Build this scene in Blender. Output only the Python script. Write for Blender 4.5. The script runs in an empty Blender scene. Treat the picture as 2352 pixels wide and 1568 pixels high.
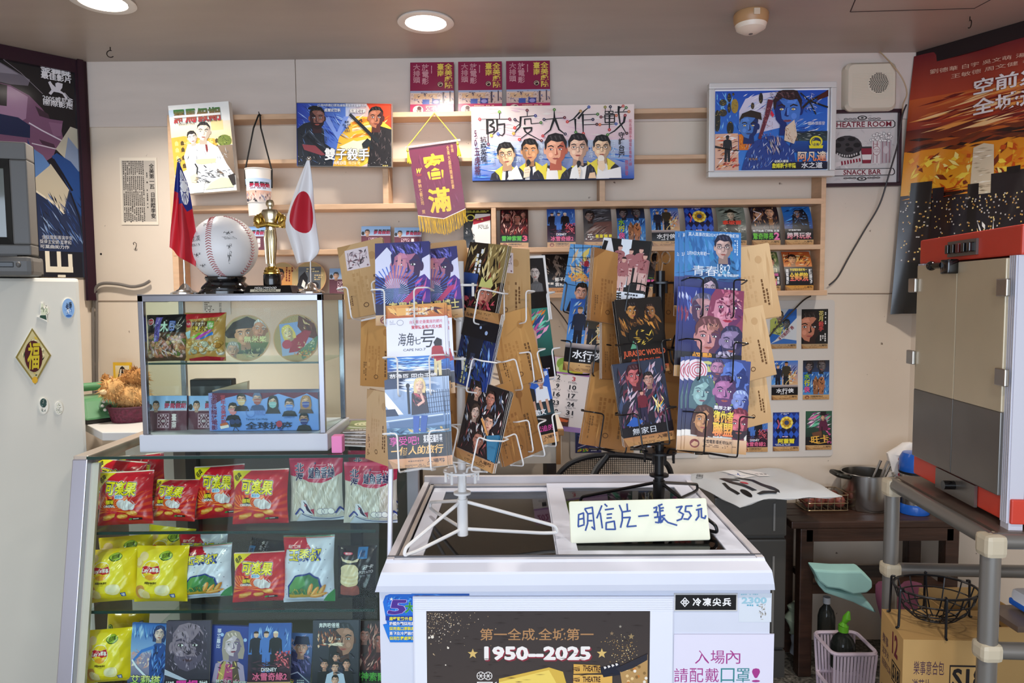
import bpy, bmesh, math, random
from mathutils import Vector, Matrix
PI = math.pi
SC = bpy.context.scene
COL = SC.collection
V = Vector
# ---------------------------------------------------------------- camera
F, CX, CY = 1600.0, 1176.0, 784.0
EYE = V((0, 0, 1.25))
PITCH, ROLL = math.atan(104 / F), math.radians(0.45)
cam_data = bpy.data.cameras.new('camera')
cam_data.sensor_width = 36.0
cam_data.lens = F / 2352 * 36.0
cam_data.clip_start = 0.02
cam = bpy.data.objects.new('camera', cam_data)
COL.objects.link(cam)
CAMR = Matrix.Rotation(PI / 2 - PITCH, 3, 'X') @ Matrix.Rotation(-ROLL, 3, 'Z')
cam.matrix_world = Matrix.Translation(EYE) @ CAMR.to_4x4()
SC.camera = cam
# ---------------------------------------------------------------- daylight from the open shop front, exposure
world = bpy.data.worlds.new('daylight'); SC.world = world
world.use_nodes = True
bg = world.node_tree.nodes['Background']
bg.inputs[0].default_value = (0.82, 0.9, 1.0, 1)
bg.inputs[1].default_value = 0.92
SC.view_settings.view_transform = 'Standard'
SC.view_settings.look = 'None'
SC.view_settings.gamma = 1.0
SC.view_settings.use_curve_mapping = False
SC.view_settings.exposure = 0.17
def area_light(name, loc, direction, size, power, color, size_y=None, shape='DISK', spread=math.radians(130)):
    d = bpy.data.lights.new(name, 'AREA'); d.shape = shape; d.size = size
    if size_y: d.size_y = size_y
    d.energy = power; d.color = color; d.spread = spread
    o = bpy.data.objects.new(name, d); COL.objects.link(o)
    o.location = loc; o.rotation_euler = V(direction).to_track_quat('-Z', 'Y').to_euler()
    return o
# the shop front behind the photographer is open to the street: daylight comes in through it
area_light('shop_front_daylight', (-0.3, -2.3, 1.35), (0.05, 1, -0.05), 3.6, 50, (0.70, 0.82, 1.0), 2.0, 'RECTANGLE')

# ---------------------------------------------------------------- pixel measuring helpers
def ray(px, py):
    return CAMR @ V(((px - CX) / F, (CY - py) / F, -1.0))
def at(px, py, y):
    r = ray(px, py); return EYE + r * (y / r.y)
def onz(px, py, z):
    r = ray(px, py); return EYE + r * ((z - EYE.z) / r.z)
def onplane(px, py, p, n):
    r = ray(px, py); return EYE + r * ((p - EYE).dot(n) / r.dot(n))
WY = 2.46                                   # back wall
WN = V((-math.sin(math.radians(0.6)), -math.cos(math.radians(0.6)), 0))
WP = V((0, WY, 0))
WU = V((-WN.y, WN.x, 0)).normalized()      # along the wall to the right
if WU.x < 0: WU = -WU
def onw(px, py, off=0.0):
    return onplane(px, py, WP + WN * off, WN)
# ---------------------------------------------------------------- colour and material helpers
def lin(c):
    return c / 12.92 if c <= 0.04045 else ((c + 0.055) / 1.055) ** 2.4
def hx(h):
    if isinstance(h, (tuple, list)): return h
    if len(h) == 3: h = h[0] * 2 + h[1] * 2 + h[2] * 2
    return tuple(lin(int(h[i:i + 2], 16) / 255) for i in (0, 2, 4)) + (1.0,)
MATS = {}
def mat(name, col='ccc', rough=.5, metal=0, var=0.0, scale=8.0, bump=0.0, spec=.5, stretch=(1, 1, 1), col2=None, emit=0, coat=0):
    if name in MATS: return MATS[name]
    m = bpy.data.materials.new(name); m.use_nodes = True
    nt = m.node_tree; b = nt.nodes['Principled BSDF']; L = nt.links.new
    b.inputs['Base Color'].default_value = hx(col)
    b.inputs['Roughness'].default_value = rough
    b.inputs['Metallic'].default_value = metal
    b.inputs['Specular IOR Level'].default_value = spec
    b.inputs['Coat Weight'].default_value = coat
    if emit:
        b.inputs['Emission Color'].default_value = hx(col); b.inputs['Emission Strength'].default_value = emit
    if var or bump or col2:
        tc = nt.nodes.new('ShaderNodeTexCoord'); mp = nt.nodes.new('ShaderNodeMapping')
        mp.inputs['Scale'].default_value = stretch
        n = nt.nodes.new('ShaderNodeTexNoise'); n.inputs['Scale'].default_value = scale; n.inputs['Detail'].default_value = 5
        L(tc.outputs['Object'], mp.inputs[0]); L(mp.outputs[0], n.inputs['Vector'])
        r = nt.nodes.new('ShaderNodeValToRGB'); c = hx(col)
        r.color_ramp.elements[0].position = .3; r.color_ramp.elements[1].position = .7
        c2 = hx(col2) if col2 else tuple(min(1, x * (1 + var)) for x in c[:3]) + (1,)
        r.color_ramp.elements[0].color = tuple(x * (1 - var) for x in c[:3]) + (1,)
        r.color_ramp.elements[1].color = c2
        L(n.outputs['Fac'], r.inputs[0]); L(r.outputs[0], b.inputs['Base Color'])
        if bump:
            bn = nt.nodes.new('ShaderNodeBump'); bn.inputs['Strength'].default_value = bump; bn.inputs['Distance'].default_value = .01
            L(n.outputs['Fac'], bn.inputs['Height']); L(bn.outputs[0], b.inputs['Normal'])
    MATS[name] = m; return m
def print_mat(name, rough, spec=.5, coat=0, bump=0.0, bscale=30):
    """Printed surface: the ink colours are stored per face corner on the mesh."""
    if name in MATS: return MATS[name]
    m = bpy.data.materials.new(name); m.use_nodes = True
    nt = m.node_tree; b = nt.nodes['Principled BSDF']
    a = nt.nodes.new('ShaderNodeVertexColor'); a.layer_name = 'Col'
    nt.links.new(a.outputs[0], b.inputs['Base Color'])
    b.inputs['Roughness'].default_value = rough; b.inputs['Specular IOR Level'].default_value = spec
    b.inputs['Coat Weight'].default_value = coat; b.inputs['Coat Roughness'].default_value = .12
    if bump:
        tc = nt.nodes.new('ShaderNodeTexCoord'); n = nt.nodes.new('ShaderNodeTexNoise'); n.inputs['Scale'].default_value = bscale
        bn = nt.nodes.new('ShaderNodeBump'); bn.inputs['Strength'].default_value = bump; bn.inputs['Distance'].default_value = .01
        nt.links.new(tc.outputs['Object'], n.inputs['Vector']); nt.links.new(n.outputs['Fac'], bn.inputs['Height']); nt.links.new(bn.outputs[0], b.inputs['Normal'])
    MATS[name] = m; return m
def glass_mat(name, tint='fff', refl=.5, rough=.02, clear=1.0, film='fff'):
    """Thin clear sheet: lets light through and mirrors at grazing angles."""
    if name in MATS: return MATS[name]
    m = bpy.data.materials.new(name); m.use_nodes = True
    nt = m.node_tree; nt.nodes.clear(); L = nt.links.new
    o = nt.nodes.new('ShaderNodeOutputMaterial'); t = nt.nodes.new('ShaderNodeBsdfTransparent'); t.inputs[0].default_value = hx(tint)
    g = nt.nodes.new('ShaderNodeBsdfGlossy'); g.inputs['Roughness'].default_value = rough
    lw = nt.nodes.new('ShaderNodeLayerWeight'); lw.inputs[0].default_value = .35
    mu = nt.nodes.new('ShaderNodeMath'); mu.operation = 'MULTIPLY'; mu.inputs[1].default_value = refl
    ad = nt.nodes.new('ShaderNodeMath'); ad.operation = 'ADD'; ad.inputs[1].default_value = .002; ad.use_clamp = True
    x = nt.nodes.new('ShaderNodeMixShader')
    L(lw.outputs['Fresnel'], mu.inputs[0]); L(mu.outputs[0], ad.inputs[0]); L(ad.outputs[0], x.inputs[0]); L(t.outputs[0], x.inputs[1]); L(g.outputs[0], x.inputs[2])
    out = x
    if clear < 1:
        d = nt.nodes.new('ShaderNodeBsdfDiffuse'); d.inputs[0].default_value = hx(film)
        y = nt.nodes.new('ShaderNodeMixShader'); y.inputs[0].default_value = 1 - clear
        L(x.outputs[0], y.inputs[1]); L(d.outputs[0], y.inputs[2]); out = y
    L(out.outputs[0], o.inputs[0])
    MATS[name] = m; return m
GLASS = glass_mat('clear_glass', 'f4faf7', .09)
GEDGE = mat('glass_edge', '1d3a36', .15)
FILM = glass_mat('clear_plastic_film', 'fff', .35, .15, .975)
PAPER = print_mat('printed_paper', .55, .35)
GLOSSP = print_mat('glossy_print', .3, .5)
BAGP = print_mat('printed_foil', .22, .6)
STICK = print_mat('printed_sticker', .35, .5)
# ---------------------------------------------------------------- objects
def props(o, label=None, cat=None, group=None, kind=None):
    if label: o['label'] = label
    if cat: o['category'] = cat
    if group: o['group'] = group
    if kind: o['kind'] = kind
    return o
WM = {}
def thing(name, label, cat, m=None, group=None):
    """An Empty at the base of a thing; m = location or 4x4 matrix."""
    o = bpy.data.objects.new(name, None); COL.objects.link(o)
    o.empty_display_size = .05
    mw = m.copy() if isinstance(m, Matrix) else Matrix.Translation(V(m or (0, 0, 0)))
    o.matrix_world = mw; WM[o.name] = mw
    return props(o, label, cat, group)
def frame(origin, right, up):
    """4x4 with local x = right, y = up, z = towards the viewer."""
    r = V(right).normalized(); u = V(up); u = (u - r * u.dot(r)).normalized(); n = r.cross(u)
    m = Matrix((r, u, n)).transposed().to_4x4(); m.translation = V(origin); return m
def rotm(loc, rx=0, ry=0, rz=0):
    return Matrix.Translation(V(loc)) @ Matrix.Rotation(math.radians(rz), 4, 'Z') @ Matrix.Rotation(math.radians(ry), 4, 'Y') @ Matrix.Rotation(math.radians(rx), 4, 'X')
def link(name, me, parent=None, m=None, local=False):
    o = bpy.data.objects.new(name, me); COL.objects.link(o)
    WM[o.name] = (WM[parent.name] if parent else Matrix())
    if parent:
        o.parent = parent
    if m is not None:
        if local:
            o.matrix_local = m; WM[o.name] = WM[parent.name] @ m if parent else m
        else:
            o.matrix_world = m; WM[o.name] = m
    return o
class MB:
    """Collects shapes; build() links them as ONE mesh object. Coordinates are those of the transform m (world if none)."""
    def __init__(s): s.bm = bmesh.new()
    def add(s, vs, fs, m=None):
        b = s.bm; vv = [b.verts.new(m @ V(v) if m is not None else V(v)) for v in vs]
        for f in fs:
            try: b.faces.new([vv[i] for i in f])
            except ValueError: pass
        return s
    def box(s, c, d, m=None, bev=0.0):
        x, y, z = d[0] / 2, d[1] / 2, d[2] / 2
        if bev <= 0:
            vs = [(c[0] + i * x, c[1] + j * y, c[2] + k * z) for i in (-1, 1) for j in (-1, 1) for k in (-1, 1)]
            return s.add(vs, [(0, 1, 3, 2), (4, 6, 7, 5), (0, 4, 5, 1), (2, 3, 7, 6), (0, 2, 6, 4), (1, 5, 7, 3)], m)
        t = bmesh.new(); bmesh.ops.create_cube(t, size=1)
        for v in t.verts: v.co = V((c[0] + v.co.x * d[0], c[1] + v.co.y * d[1], c[2] + v.co.z * d[2]))
        bmesh.ops.bevel(t, geom=list(t.edges), offset=bev, segments=2, affect='EDGES', profile=.6)
        return s.merge(t, m)
    def merge(s, t, m=None):
        t.verts.index_update()
        s.add([v.co.copy() for v in t.verts], [[v.index for v in f.verts] for f in t.faces], m); t.free(); return s
    def hexa(s, p, m=None):
        """8 corners: bottom ring 0-3, top ring 4-7"""
        return s.add(p, [(3, 2, 1, 0), (4, 5, 6, 7), (0, 1, 5, 4), (1, 2, 6, 5), (2, 3, 7, 6), (3, 0, 4, 7)], m)
    def prism(s, pts, z0, z1, m=None):
        n = len(pts); vs = [(p[0], p[1], z0) for p in pts] + [(p[0], p[1], z1) for p in pts]
        return s.add(vs, [list(range(n))[::-1], list(range(n, 2 * n))] + [(i, (i + 1) % n, n + (i + 1) % n, n + i) for i in range(n)], m)
    def lathe(s, prof, n=24, m=None, sx=1, sy=1):
        """prof: (radius, z) list"""
        vs = []; fs = []
        for r, z in prof:
            for i in range(n):
                a = 2 * PI * i / n; vs.append((max(r, 1e-5) * math.cos(a) * sx, max(r, 1e-5) * math.sin(a) * sy, z))
        for k in range(len(prof) - 1):
            for i in range(n):
                j = (i + 1) % n; fs.append((k * n + i, k * n + j, (k + 1) * n + j, (k + 1) * n + i))
        fs.append(list(range(n))[::-1]); fs.append(list(range((len(prof) - 1) * n, len(prof) * n)))
        return s.add(vs, fs, m)
    def tube(s, pts, r, n=8, m=None, closed=False, rs=None):
        pts = [V(p) for p in pts]; N = len(pts); vs = []; fs = []; up = None
        for i, p in enumerate(pts):
            a = pts[(i - 1) % N] if (i > 0 or closed) else p; b = pts[(i + 1) % N] if (i < N - 1 or closed) else p
            t = (b - a).normalized() if (b - a).length > 1e-9 else V((0, 0, 1))
            if up is None:
                up = t.cross(V((0, 0, 1)));
                if up.length < 1e-3: up = t.cross(V((1, 0, 0)))
                up.normalize()
            up = (up - t * up.dot(t)).normalized(); w = t.cross(up); rr = rs[i] if rs else r
            for k in range(n):
                an = 2 * PI * k / n; vs.append(p + (up * math.cos(an) + w * math.sin(an)) * rr)
        for i in range(N if closed else N - 1):
            j = (i + 1) % N
            for k in range(n):
                l = (k + 1) % n; fs.append((i * n + k, i * n + l, j * n + l, j * n + k))
        if not closed: fs.append(list(range(n))[::-1]); fs.append(list(range((N - 1) * n, N * n)))
        return s.add(vs, fs, m)
    def ball(s, c, r, m=None, seg=16, rings=10):
        r = r if isinstance(r, (tuple, list)) else (r, r, r)
        t = bmesh.new(); bmesh.ops.create_uvsphere(t, u_segments=seg, v_segments=rings, radius=1)
        for v in t.verts: v.co = V((c[0] + v.co.x * r[0], c[1] + v.co.y * r[1], c[2] + v.co.z * r[2]))
        return s.merge(t, m)
    def build(s, name, material, parent=None, m=None, smooth=False, kind=None, bevel=0.0, sub=0):
        """m: transform of the coordinates to the world (None = they are world already, or the parent's own if parent is given as local)."""
        me = bpy.data.meshes.new(name)
        pm = WM[parent.name] if parent else Matrix()
        if m is None and parent is not None: s.bm.transform(pm.inverted())
        elif m is not None: s.bm.transform(pm.inverted() @ m)
        bmesh.ops.recalc_face_normals(s.bm, faces=s.bm.faces)
        s.bm.to_mesh(me); s.bm.free()
        me.materials.append(material)
        if smooth:
            me.polygons.foreach_set('use_smooth', [True] * len(me.polygons))
        o = link(name, me, parent)
        if kind: o['kind'] = kind
        if bevel:
            b = o.modifiers.new('bevel', 'BEVEL'); b.width = bevel; b.segments = 2; b.limit_method = 'ANGLE'
        if sub:
            b = o.modifiers.new('sub', 'SUBSURF'); b.levels = sub; b.render_levels = sub
        if smooth and not sub:
            try: me.set_sharp_from_angle(angle=math.radians(40))
            except Exception: pass
        return o
    def loc(s, name, material, parent, **k):
        """coordinates are already in the parent's own frame"""
        return s.build(name, material, parent, m=WM[parent.name], **k)
def rounded(pts, r, seg=4):
    """Polyline with rounded corners."""
    pts = [V(p) for p in pts]; out = [pts[0]]
    for i in range(1, len(pts) - 1):
        a, b, c = pts[i - 1], pts[i], pts[i + 1]
        d1 = (a - b); d2 = (c - b); k = min(r, d1.length * .45, d2.length * .45)
        p = b + d1.normalized() * k; q = b + d2.normalized() * k
        for t in range(seg + 1):
            t /= seg; out.append(p * (1 - t) ** 2 + b * 2 * t * (1 - t) + q * t * t)
    out.append(pts[-1]); return out
def rrect(x0, y0, x1, y1, r, seg=4):
    out = []
    for cx, cy, a0 in ((x1 - r, y1 - r, 0), (x0 + r, y1 - r, 90), (x0 + r, y0 + r, 180), (x1 - r, y0 + r, 270)):
        for k in range(seg + 1):
            a = math.radians(a0 + 90 * k / seg); out.append((cx + r * math.cos(a), cy + r * math.sin(a)))
    return out
def dup(root, m, label=None, group=None):
    """Copy of a thing with copies of its parts and sub-parts; m = its world matrix."""
    r = root.copy(); COL.objects.link(r); r.matrix_world = m; WM[r.name] = m
    if label: r['label'] = label
    if group: r['group'] = group
    for ch in list(root.children):
        c = ch.copy(); COL.objects.link(c); c.parent = r; WM[c.name] = m @ ch.matrix_local
        for g in ch.children:
            d = g.copy(); COL.objects.link(d); d.parent = c; WM[d.name] = WM[c.name] @ g.matrix_local
    return r
# ---------------------------------------------------------------- printed artwork
GLY = {}
_fc = bpy.data.curves.new('lettering', 'FONT'); _fc.resolution_u = 2
_fo = bpy.data.objects.new('lettering', _fc)
def glyphs(s, bold):
    k = (s, bold)
    if k not in GLY:
        _fc.body = s; _fc.offset = bold
        me = bpy.data.meshes.new_from_object(_fo)
        GLY[k] = ([(v.co.x, v.co.y) for v in me.vertices], [tuple(p.vertices) for p in me.polygons])
        bpy.data.meshes.remove(me)
    return GLY[k]
class Art:
    """Flat print w x h metres; drawing coordinates run from box=(x0,y0) top left to (x1,y1) bottom right."""
    def __init__(s, w, h, box=(0, 0, 100, 100), seed=1, bg=None, step=2.5e-5):
        s.w, s.h, s.b, s.P, s.step = w, h, box, [], step; s.R = random.Random(seed); s.L = 0; s.clip = True; s.inc = 1.0
        s.sx = w / (box[2] - box[0]); s.sy = h / (box[3] - box[1])
        if bg: s.rect(box[0], box[1], box[2], box[3], bg)
    def xy(s, p): return ((p[0] - s.b[0]) * s.sx - s.w / 2, s.h / 2 - (p[1] - s.b[1]) * s.sy)
    def poly(s, pts, col, cols=None, up=True):
        if up: s.L += s.inc
        if s.clip and any(not (s.b[0] <= p[0] <= s.b[2] and s.b[1] <= p[1] <= s.b[3]) for p in pts):
            if cols: pts = [(min(max(p[0], s.b[0]), s.b[2]), min(max(p[1], s.b[1]), s.b[3])) for p in pts]
            else:
                for ax, lim, sg in ((0, s.b[0], 1), (0, s.b[2], -1), (1, s.b[1], 1), (1, s.b[3], -1)):
                    out = []
                    for i in range(len(pts)):
                        a, b = pts[i - 1], pts[i]; da, db = (a[ax] - lim) * sg, (b[ax] - lim) * sg
                        if da * db < 0:
                            f = da / (da - db); out.append((a[0] + (b[0] - a[0]) * f, a[1] + (b[1] - a[1]) * f))
                        if db >= 0: out.append(b)
                    pts = out
                    if len(pts) < 3: return s
        s.P.append(([s.xy(p) for p in pts], s.L, [hx(c) for c in cols] if cols else hx(col))); return s
    def rect(s, x0, y0, x1, y1, col, col2=None, horiz=False):
        c = None
        if col2: c = [col, col2, col2, col] if horiz else [col, col, col2, col2]
        return s.poly([(x0, y0), (x1, y0), (x1, y1), (x0, y1)], col, c)
    def ell(s, cx, cy, rx, ry, col, n=18, rot=0, a0=0, a1=360):
        r = math.radians(rot); pts = []
        full = a1 - a0 >= 360
        for i in range(n if full else n + 1):
            a = math.radians(a0 + (a1 - a0) * i / n); x, y = rx * math.cos(a), ry * math.sin(a)
            pts.append((cx + x * math.cos(r) - y * math.sin(r), cy + x * math.sin(r) + y * math.cos(r)))
        return s.poly(pts, col)
    def ring(s, cx, cy, rx, ry, w, col, n=20):
        s.L += 1
        for i in range(n):
            a, b = 2 * PI * i / n, 2 * PI * (i + 1) / n
            s.poly([(cx + rx * math.cos(a), cy + ry * math.sin(a)), (cx + rx * math.cos(b), cy + ry * math.sin(b)), (cx + (rx - w) * math.cos(b), cy + (ry - w) * math.sin(b)), (cx + (rx - w) * math.cos(a), cy + (ry - w) * math.sin(a))], col, up=False)
        return s
    def line(s, pts, w, col, w2=None):
        s.L += 1; n = len(pts)
        for i in range(n - 1):
            (x0, y0), (x1, y1) = pts[i], pts[i + 1]; d = math.hypot(x1 - x0, y1 - y0) or 1
            wa = w if w2 is None else w + (w2 - w) * i / (n - 1); wb = w if w2 is None else w + (w2 - w) * (i + 1) / (n - 1)
            nx, ny = -(y1 - y0) / d / 2, (x1 - x0) / d / 2; e = .25 * w / d if n > 2 else 0
            ex, ey = (x1 - x0) * e, (y1 - y0) * e; s.L += .12
            s.poly([(x0 + nx * wa - ex, y0 + ny * wa - ey), (x1 + nx * wb + ex, y1 + ny * wb + ey), (x1 - nx * wb + ex, y1 - ny * wb + ey), (x0 - nx * wa - ex, y0 - ny * wa - ey)], col, up=False)
        return s
    def frame(s, x0, y0, x1, y1, w, col):
        s.L += 1
        for a in ((x0, y0, x1, y0 + w), (x0, y1 - w, x1, y1), (x0, y0 + w, x0 + w, y1 - w), (x1 - w, y0 + w, x1, y1 - w)):
            s.poly([(a[0], a[1]), (a[2], a[1]), (a[2], a[3]), (a[0], a[3])], col, up=False)
        return s
    def _put(s, g, fn, col, col2=None, ylim=None, r=0):
        if r:
            for k in range(8):
                s.L += .12; dx, dy = r * math.cos(k * PI / 4), r * math.sin(k * PI / 4); s._put(g, lambda v: fn((v[0] + dx, v[1] + dy)), col, col2, ylim)
            s.L += .12
        vs, fs = g; q = [fn(v) for v in vs]
        for f in fs:
            pts = [q[i] for i in f]
            if col2:
                a, b = hx(col), hx(col2)
                cc = [tuple(a[k] + (b[k] - a[k]) * min(1, max(0, (p[1] - ylim[0]) / (ylim[1] - ylim[0]))) for k in range(4)) for p in pts]
                s.P.append(([s.xy(p) for p in pts], s.L, cc))
            else: s.P.append(([s.xy(p) for p in pts], s.L, hx(col)))
    def text(s, t, x0, y0, x1, y1, col, bold=0.0, out=None, ow=.05, rot=0, col2=None, em=False, shear=0, vert=False):
        """Lettering stretched into the rectangle; vert: one character per line."""
        if vert:
            n = len(t); hh = (y1 - y0) / n
            if out:
                for i, c in enumerate(t): s.text(c, x0, y0 + i * hh, x1, y0 + (i + 1) * hh, out, bold + ow, rot=0, em=True)
            for i, c in enumerate(t):
                if c != ' ': s.text(c, x0, y0 + i * hh, x1, y0 + (i + 1) * hh, col, bold, em=True)
            return s
        fat = lambda b: (glyphs(t, .01), (b - .01) * .55) if b > .025 else (glyphs(t, b), 0)
        g = fat(bold); vs = g[0][0]
        if not vs: return s
        if em: a0, a1, b0, b1 = -.02, 1.02, -.1, .9
        else:
            g0 = glyphs(t, 0.0)[0]
            a0, a1 = min(v[0] for v in g0), max(v[0] for v in g0); b0, b1 = min(v[1] for v in g0), max(v[1] for v in g0)
            if b1 - b0 < .35: b0, b1 = -.1, .9
        mx, my = (x0 + x1) / 2, (y0 + y1) / 2; r = math.radians(rot); cr, sr = math.cos(r), math.sin(r)
        def fn(v):
            x = (v[0] - a0) / (a1 - a0) * (x1 - x0) - (x1 - x0) / 2; y = (b1 - v[1]) / (b1 - b0) * (y1 - y0) - (y1 - y0) / 2
            x -= shear * y
            return (mx + x * cr - y * sr, my + x * sr + y * cr)
        if out: q = fat(bold + ow); s.L += 1; s._put(q[0], fn, out, r=q[1])
        s.L += 1; s._put(g[0], fn, col, col2, (y0, y1), r=g[1]); return s
    def micro(s, x0, y0, x1, y1, rows, col, vert=False, fill=.75, lo=.5):
        """Fine print too small to read: rows of short marks."""
        s.L += 1; R = s.R; n = rows; ln = (y1 - y0) if vert else (x1 - x0); th = ((x1 - x0) if vert else (y1 - y0)) / n
        for i in range(n):
            p = 0.0; e = ln * R.uniform(lo, 1); c = (x0 if vert else y0) + th * i
            while p < e:
                w = th * R.uniform(.5, .9); h = th * R.uniform(.45, .62)
                if R.random() < fill:
                    if vert: s.poly([(c, y0 + p), (c + h, y0 + p), (c + h, y0 + p + w), (c, y0 + p + w)], col, up=False)
                    else: s.poly([(x0 + p, c), (x0 + p + w, c), (x0 + p + w, c + h), (x0 + p, c + h)], col, up=False)
                p += w + th * .22
        return s
    def strokes(s, x0, y0, x1, y1, n, cols, ln, w, ang=None, spread=40):
        """Loose brush strokes."""
        s.L += 1; R = s.R; hw = math.hypot(w, 0)
        for i in range(n):
            a = math.radians((ang if ang is not None else R.uniform(0, 180)) + R.uniform(-spread, spread)); l = ln * R.uniform(.4, 1.2) / 2; ww = w * R.uniform(.4, 1.2) / 2
            dx, dy = math.cos(a) * l, math.sin(a) * l; nx, ny = -math.sin(a) * ww, math.cos(a) * ww
            mx, my = abs(dx) + abs(nx), abs(dy) + abs(ny)
            if 2 * mx > x1 - x0 or 2 * my > y1 - y0: continue
            cx, cy = R.uniform(x0 + mx, x1 - mx), R.uniform(y0 + my, y1 - my)
            s.L += .25
            s.poly([(cx - dx, cy - dy), (cx + nx, cy + ny), (cx + dx, cy + dy), (cx - nx, cy - ny)], R.choice(cols), up=False)
        s.L = math.ceil(s.L); return s
    def face(s, cx, cy, r, skin='e8b48c', hair='2a1c18', shade=None, side=1, glasses=None, beard=None, style=0, rot=0, lip='b05a50', neck=True, iris='222'):
        """A generic painted head: r = half of its height."""
        a = math.radians(rot); ca, sa = math.cos(a), math.sin(a); s.inc = .4
        def P(pts): return [(cx + (x * ca - y * sa) * r, cy + (x * sa + y * ca) * r) for x, y in pts]
        def E(x, y, rx, ry, n=12): return P([(x + rx * math.cos(2 * PI * i / n), y + ry * math.sin(2 * PI * i / n)) for i in range(n)])
        sk = hx(skin); sh = hx(shade) if shade else tuple(c * .55 for c in sk[:3]) + (1,); hi = tuple(min(1, c * 1.25 + .03) for c in sk[:3]) + (1,)
        q = side
        if style == 1: s.poly(P([(-.8, -.5), (-.5, -1.02), (.1, -1.15), (.65, -.95), (.9, -.3), (.98, .6), (.8, 1.3), (.3, 1.2), (-.4, 1.25), (-.9, 1.2), (-.95, .4)]), hair)
        if neck: s.poly(P([(-.36, .55), (.36, .55), (.42, 1.4), (-.42, 1.4)]), sh)
        s.poly(E(-.7, .08, .12, .24), sk); s.poly(E(.7, .08, .12, .24), sh)
        s.poly(P([(-.66, -.5), (-.4, -.85), (0, -.95), (.4, -.85), (.66, -.5), (.69, .1), (.6, .55), (.34, .88), (0, 1), (-.34, .88), (-.6, .55), (-.69, .1)]), skin)
        s.poly(P([(.1 * q, -.1), (.5 * q, -.6), (.66 * q, -.4), (.69 * q, .1), (.6 * q, .55), (.34 * q, .88), (0, 1), (.05 * q, .72), (.3 * q, .5), (.36 * q, .1)]), sh)
        s.poly(P([(-.5 * q, -.5), (-.1 * q, -.62), (.05 * q, -.35), (-.4 * q, -.3)]), hi); s.poly(E(-.34 * q, .36, .15, .17), hi)
        for e in (-1, 1):
            s.poly(P([(e * .12, -.2), (e * .3, -.3), (e * .54, -.22), (e * .52, -.16), (e * .3, -.22), (e * .13, -.13)]), hair)
            s.poly(E(e * .31, -.02, .15, .085), sh); s.poly(E(e * .31, -.01, .115, .05), 'eee'); s.poly(E(e * .31 - .02, -.01, .052, .058, 8), iris)
        s.poly(P([(-.02 * q, -.1), (.06 * q, -.1), (.17 * q, .33), (.02 * q, .4), (-.08 * q, .36)]), sh)
        s.poly(P([(-.06 * q, -.08), (.03 * q, -.08), (.03 * q, .3), (-.06 * q, .33)]), hi)
        if beard:
            s.poly(P([(-.66, .2), (-.5, .42), (-.26, .46), (0, .44), (.26, .46), (.5, .42), (.66, .2), (.6, .6), (.34, .95), (0, 1.08), (-.34, .95), (-.6, .6)]), beard)
        s.poly(P([(-.24, .6), (-.08, .55), (0, .575), (.08, .55), (.24, .6), (.1, .68), (-.1, .68)]), lip)
        s.poly(P([(-.22, .6), (.22, .6), (0, .625)]), '301010')
        if style == 0: s.poly(P([(-.72, .05), (-.76, -.5), (-.5, -.98), (0, -1.12), (.5, -1), (.76, -.5), (.72, .05), (.62, -.3), (.5, -.55), (.1, -.5), (-.3, -.62), (-.58, -.4), (-.62, -.1)]), hair)
        elif style == 1: s.poly(P([(-.8, .3), (-.8, -.5), (-.45, -1.02), (.1, -1.12), (.6, -.95), (.82, -.4), (.8, .35), (.66, .1), (.58, -.35), (.15, -.72), (-.2, -.5), (-.58, -.3), (-.66, .2)]), hair)
        elif style == 2: s.poly(P([(-.7, -.2), (-.68, -.6), (-.4, -.95), (0, -1.05), (.4, -.97), (.68, -.6), (.7, -.2), (.6, -.48), (.3, -.68), (-.3, -.68), (-.6, -.48)]), hair)
        if style < 3:
            hh = tuple(min(1, c * 2 + .03) for c in hx(hair)[:3]) + (1,)
            for k in range(3):
                x = -.4 + .3 * k; s.poly(P([(x, -.9), (x + .1, -.95), (x + .2, -.66), (x + .14, -.64)]), hh)
        if glasses:
            for e in (-1, 1):
                s.L += 1
                for i in range(12):
                    t, u = 2 * PI * i / 12, 2 * PI * (i + 1) / 12
                    s.poly(P([(e * .31 + .22 * math.cos(t), .02 + .16 * math.sin(t)), (e * .31 + .22 * math.cos(u), .02 + .16 * math.sin(u)), (e * .31 + .19 * math.cos(u), .02 + .13 * math.sin(u)), (e * .31 + .19 * math.cos(t), .02 + .13 * math.sin(t))]), glasses, up=False)
            s.poly(P([(-.1, -.02), (.1, -.02), (.1, .02), (-.1, .02)]), glasses)
        s.inc = 1.0; return s
    def person(s, cx, top, h, body='223', legs='112', skin='d9a07c', hair='1a1212', arms=1):
        """A generic small standing figure."""
        u = h / 7.5
        s.poly([(cx - u * .75, top + u * 3.9), (cx - u * .8, top + h), (cx - u * .15, top + h), (cx, top + u * 4.6), (cx + u * .15, top + h), (cx + u * .8, top + h), (cx + u * .75, top + u * 3.9)], legs)
        s.poly([(cx - u, top + u * 1.4), (cx - u * .3, top + u * 1.1), (cx + u * .3, top + u * 1.1), (cx + u, top + u * 1.4), (cx + u * .8, top + u * 4), (cx - u * .8, top + u * 4)], body)
        if arms:
            for e in (-1, 1): s.poly([(cx + e * u * .75, top + u * 1.4), (cx + e * u * 1.15, top + u * 1.6), (cx + e * u * 1.3, top + u * 3.9), (cx + e * u * .95, top + u * 3.9)], body)
        s.ell(cx, top + u * .6, u * .46, u * .6, skin, 10); s.ell(cx, top + u * .38, u * .5, u * .42, hair, 10, 0, 180, 360); return s
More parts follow.
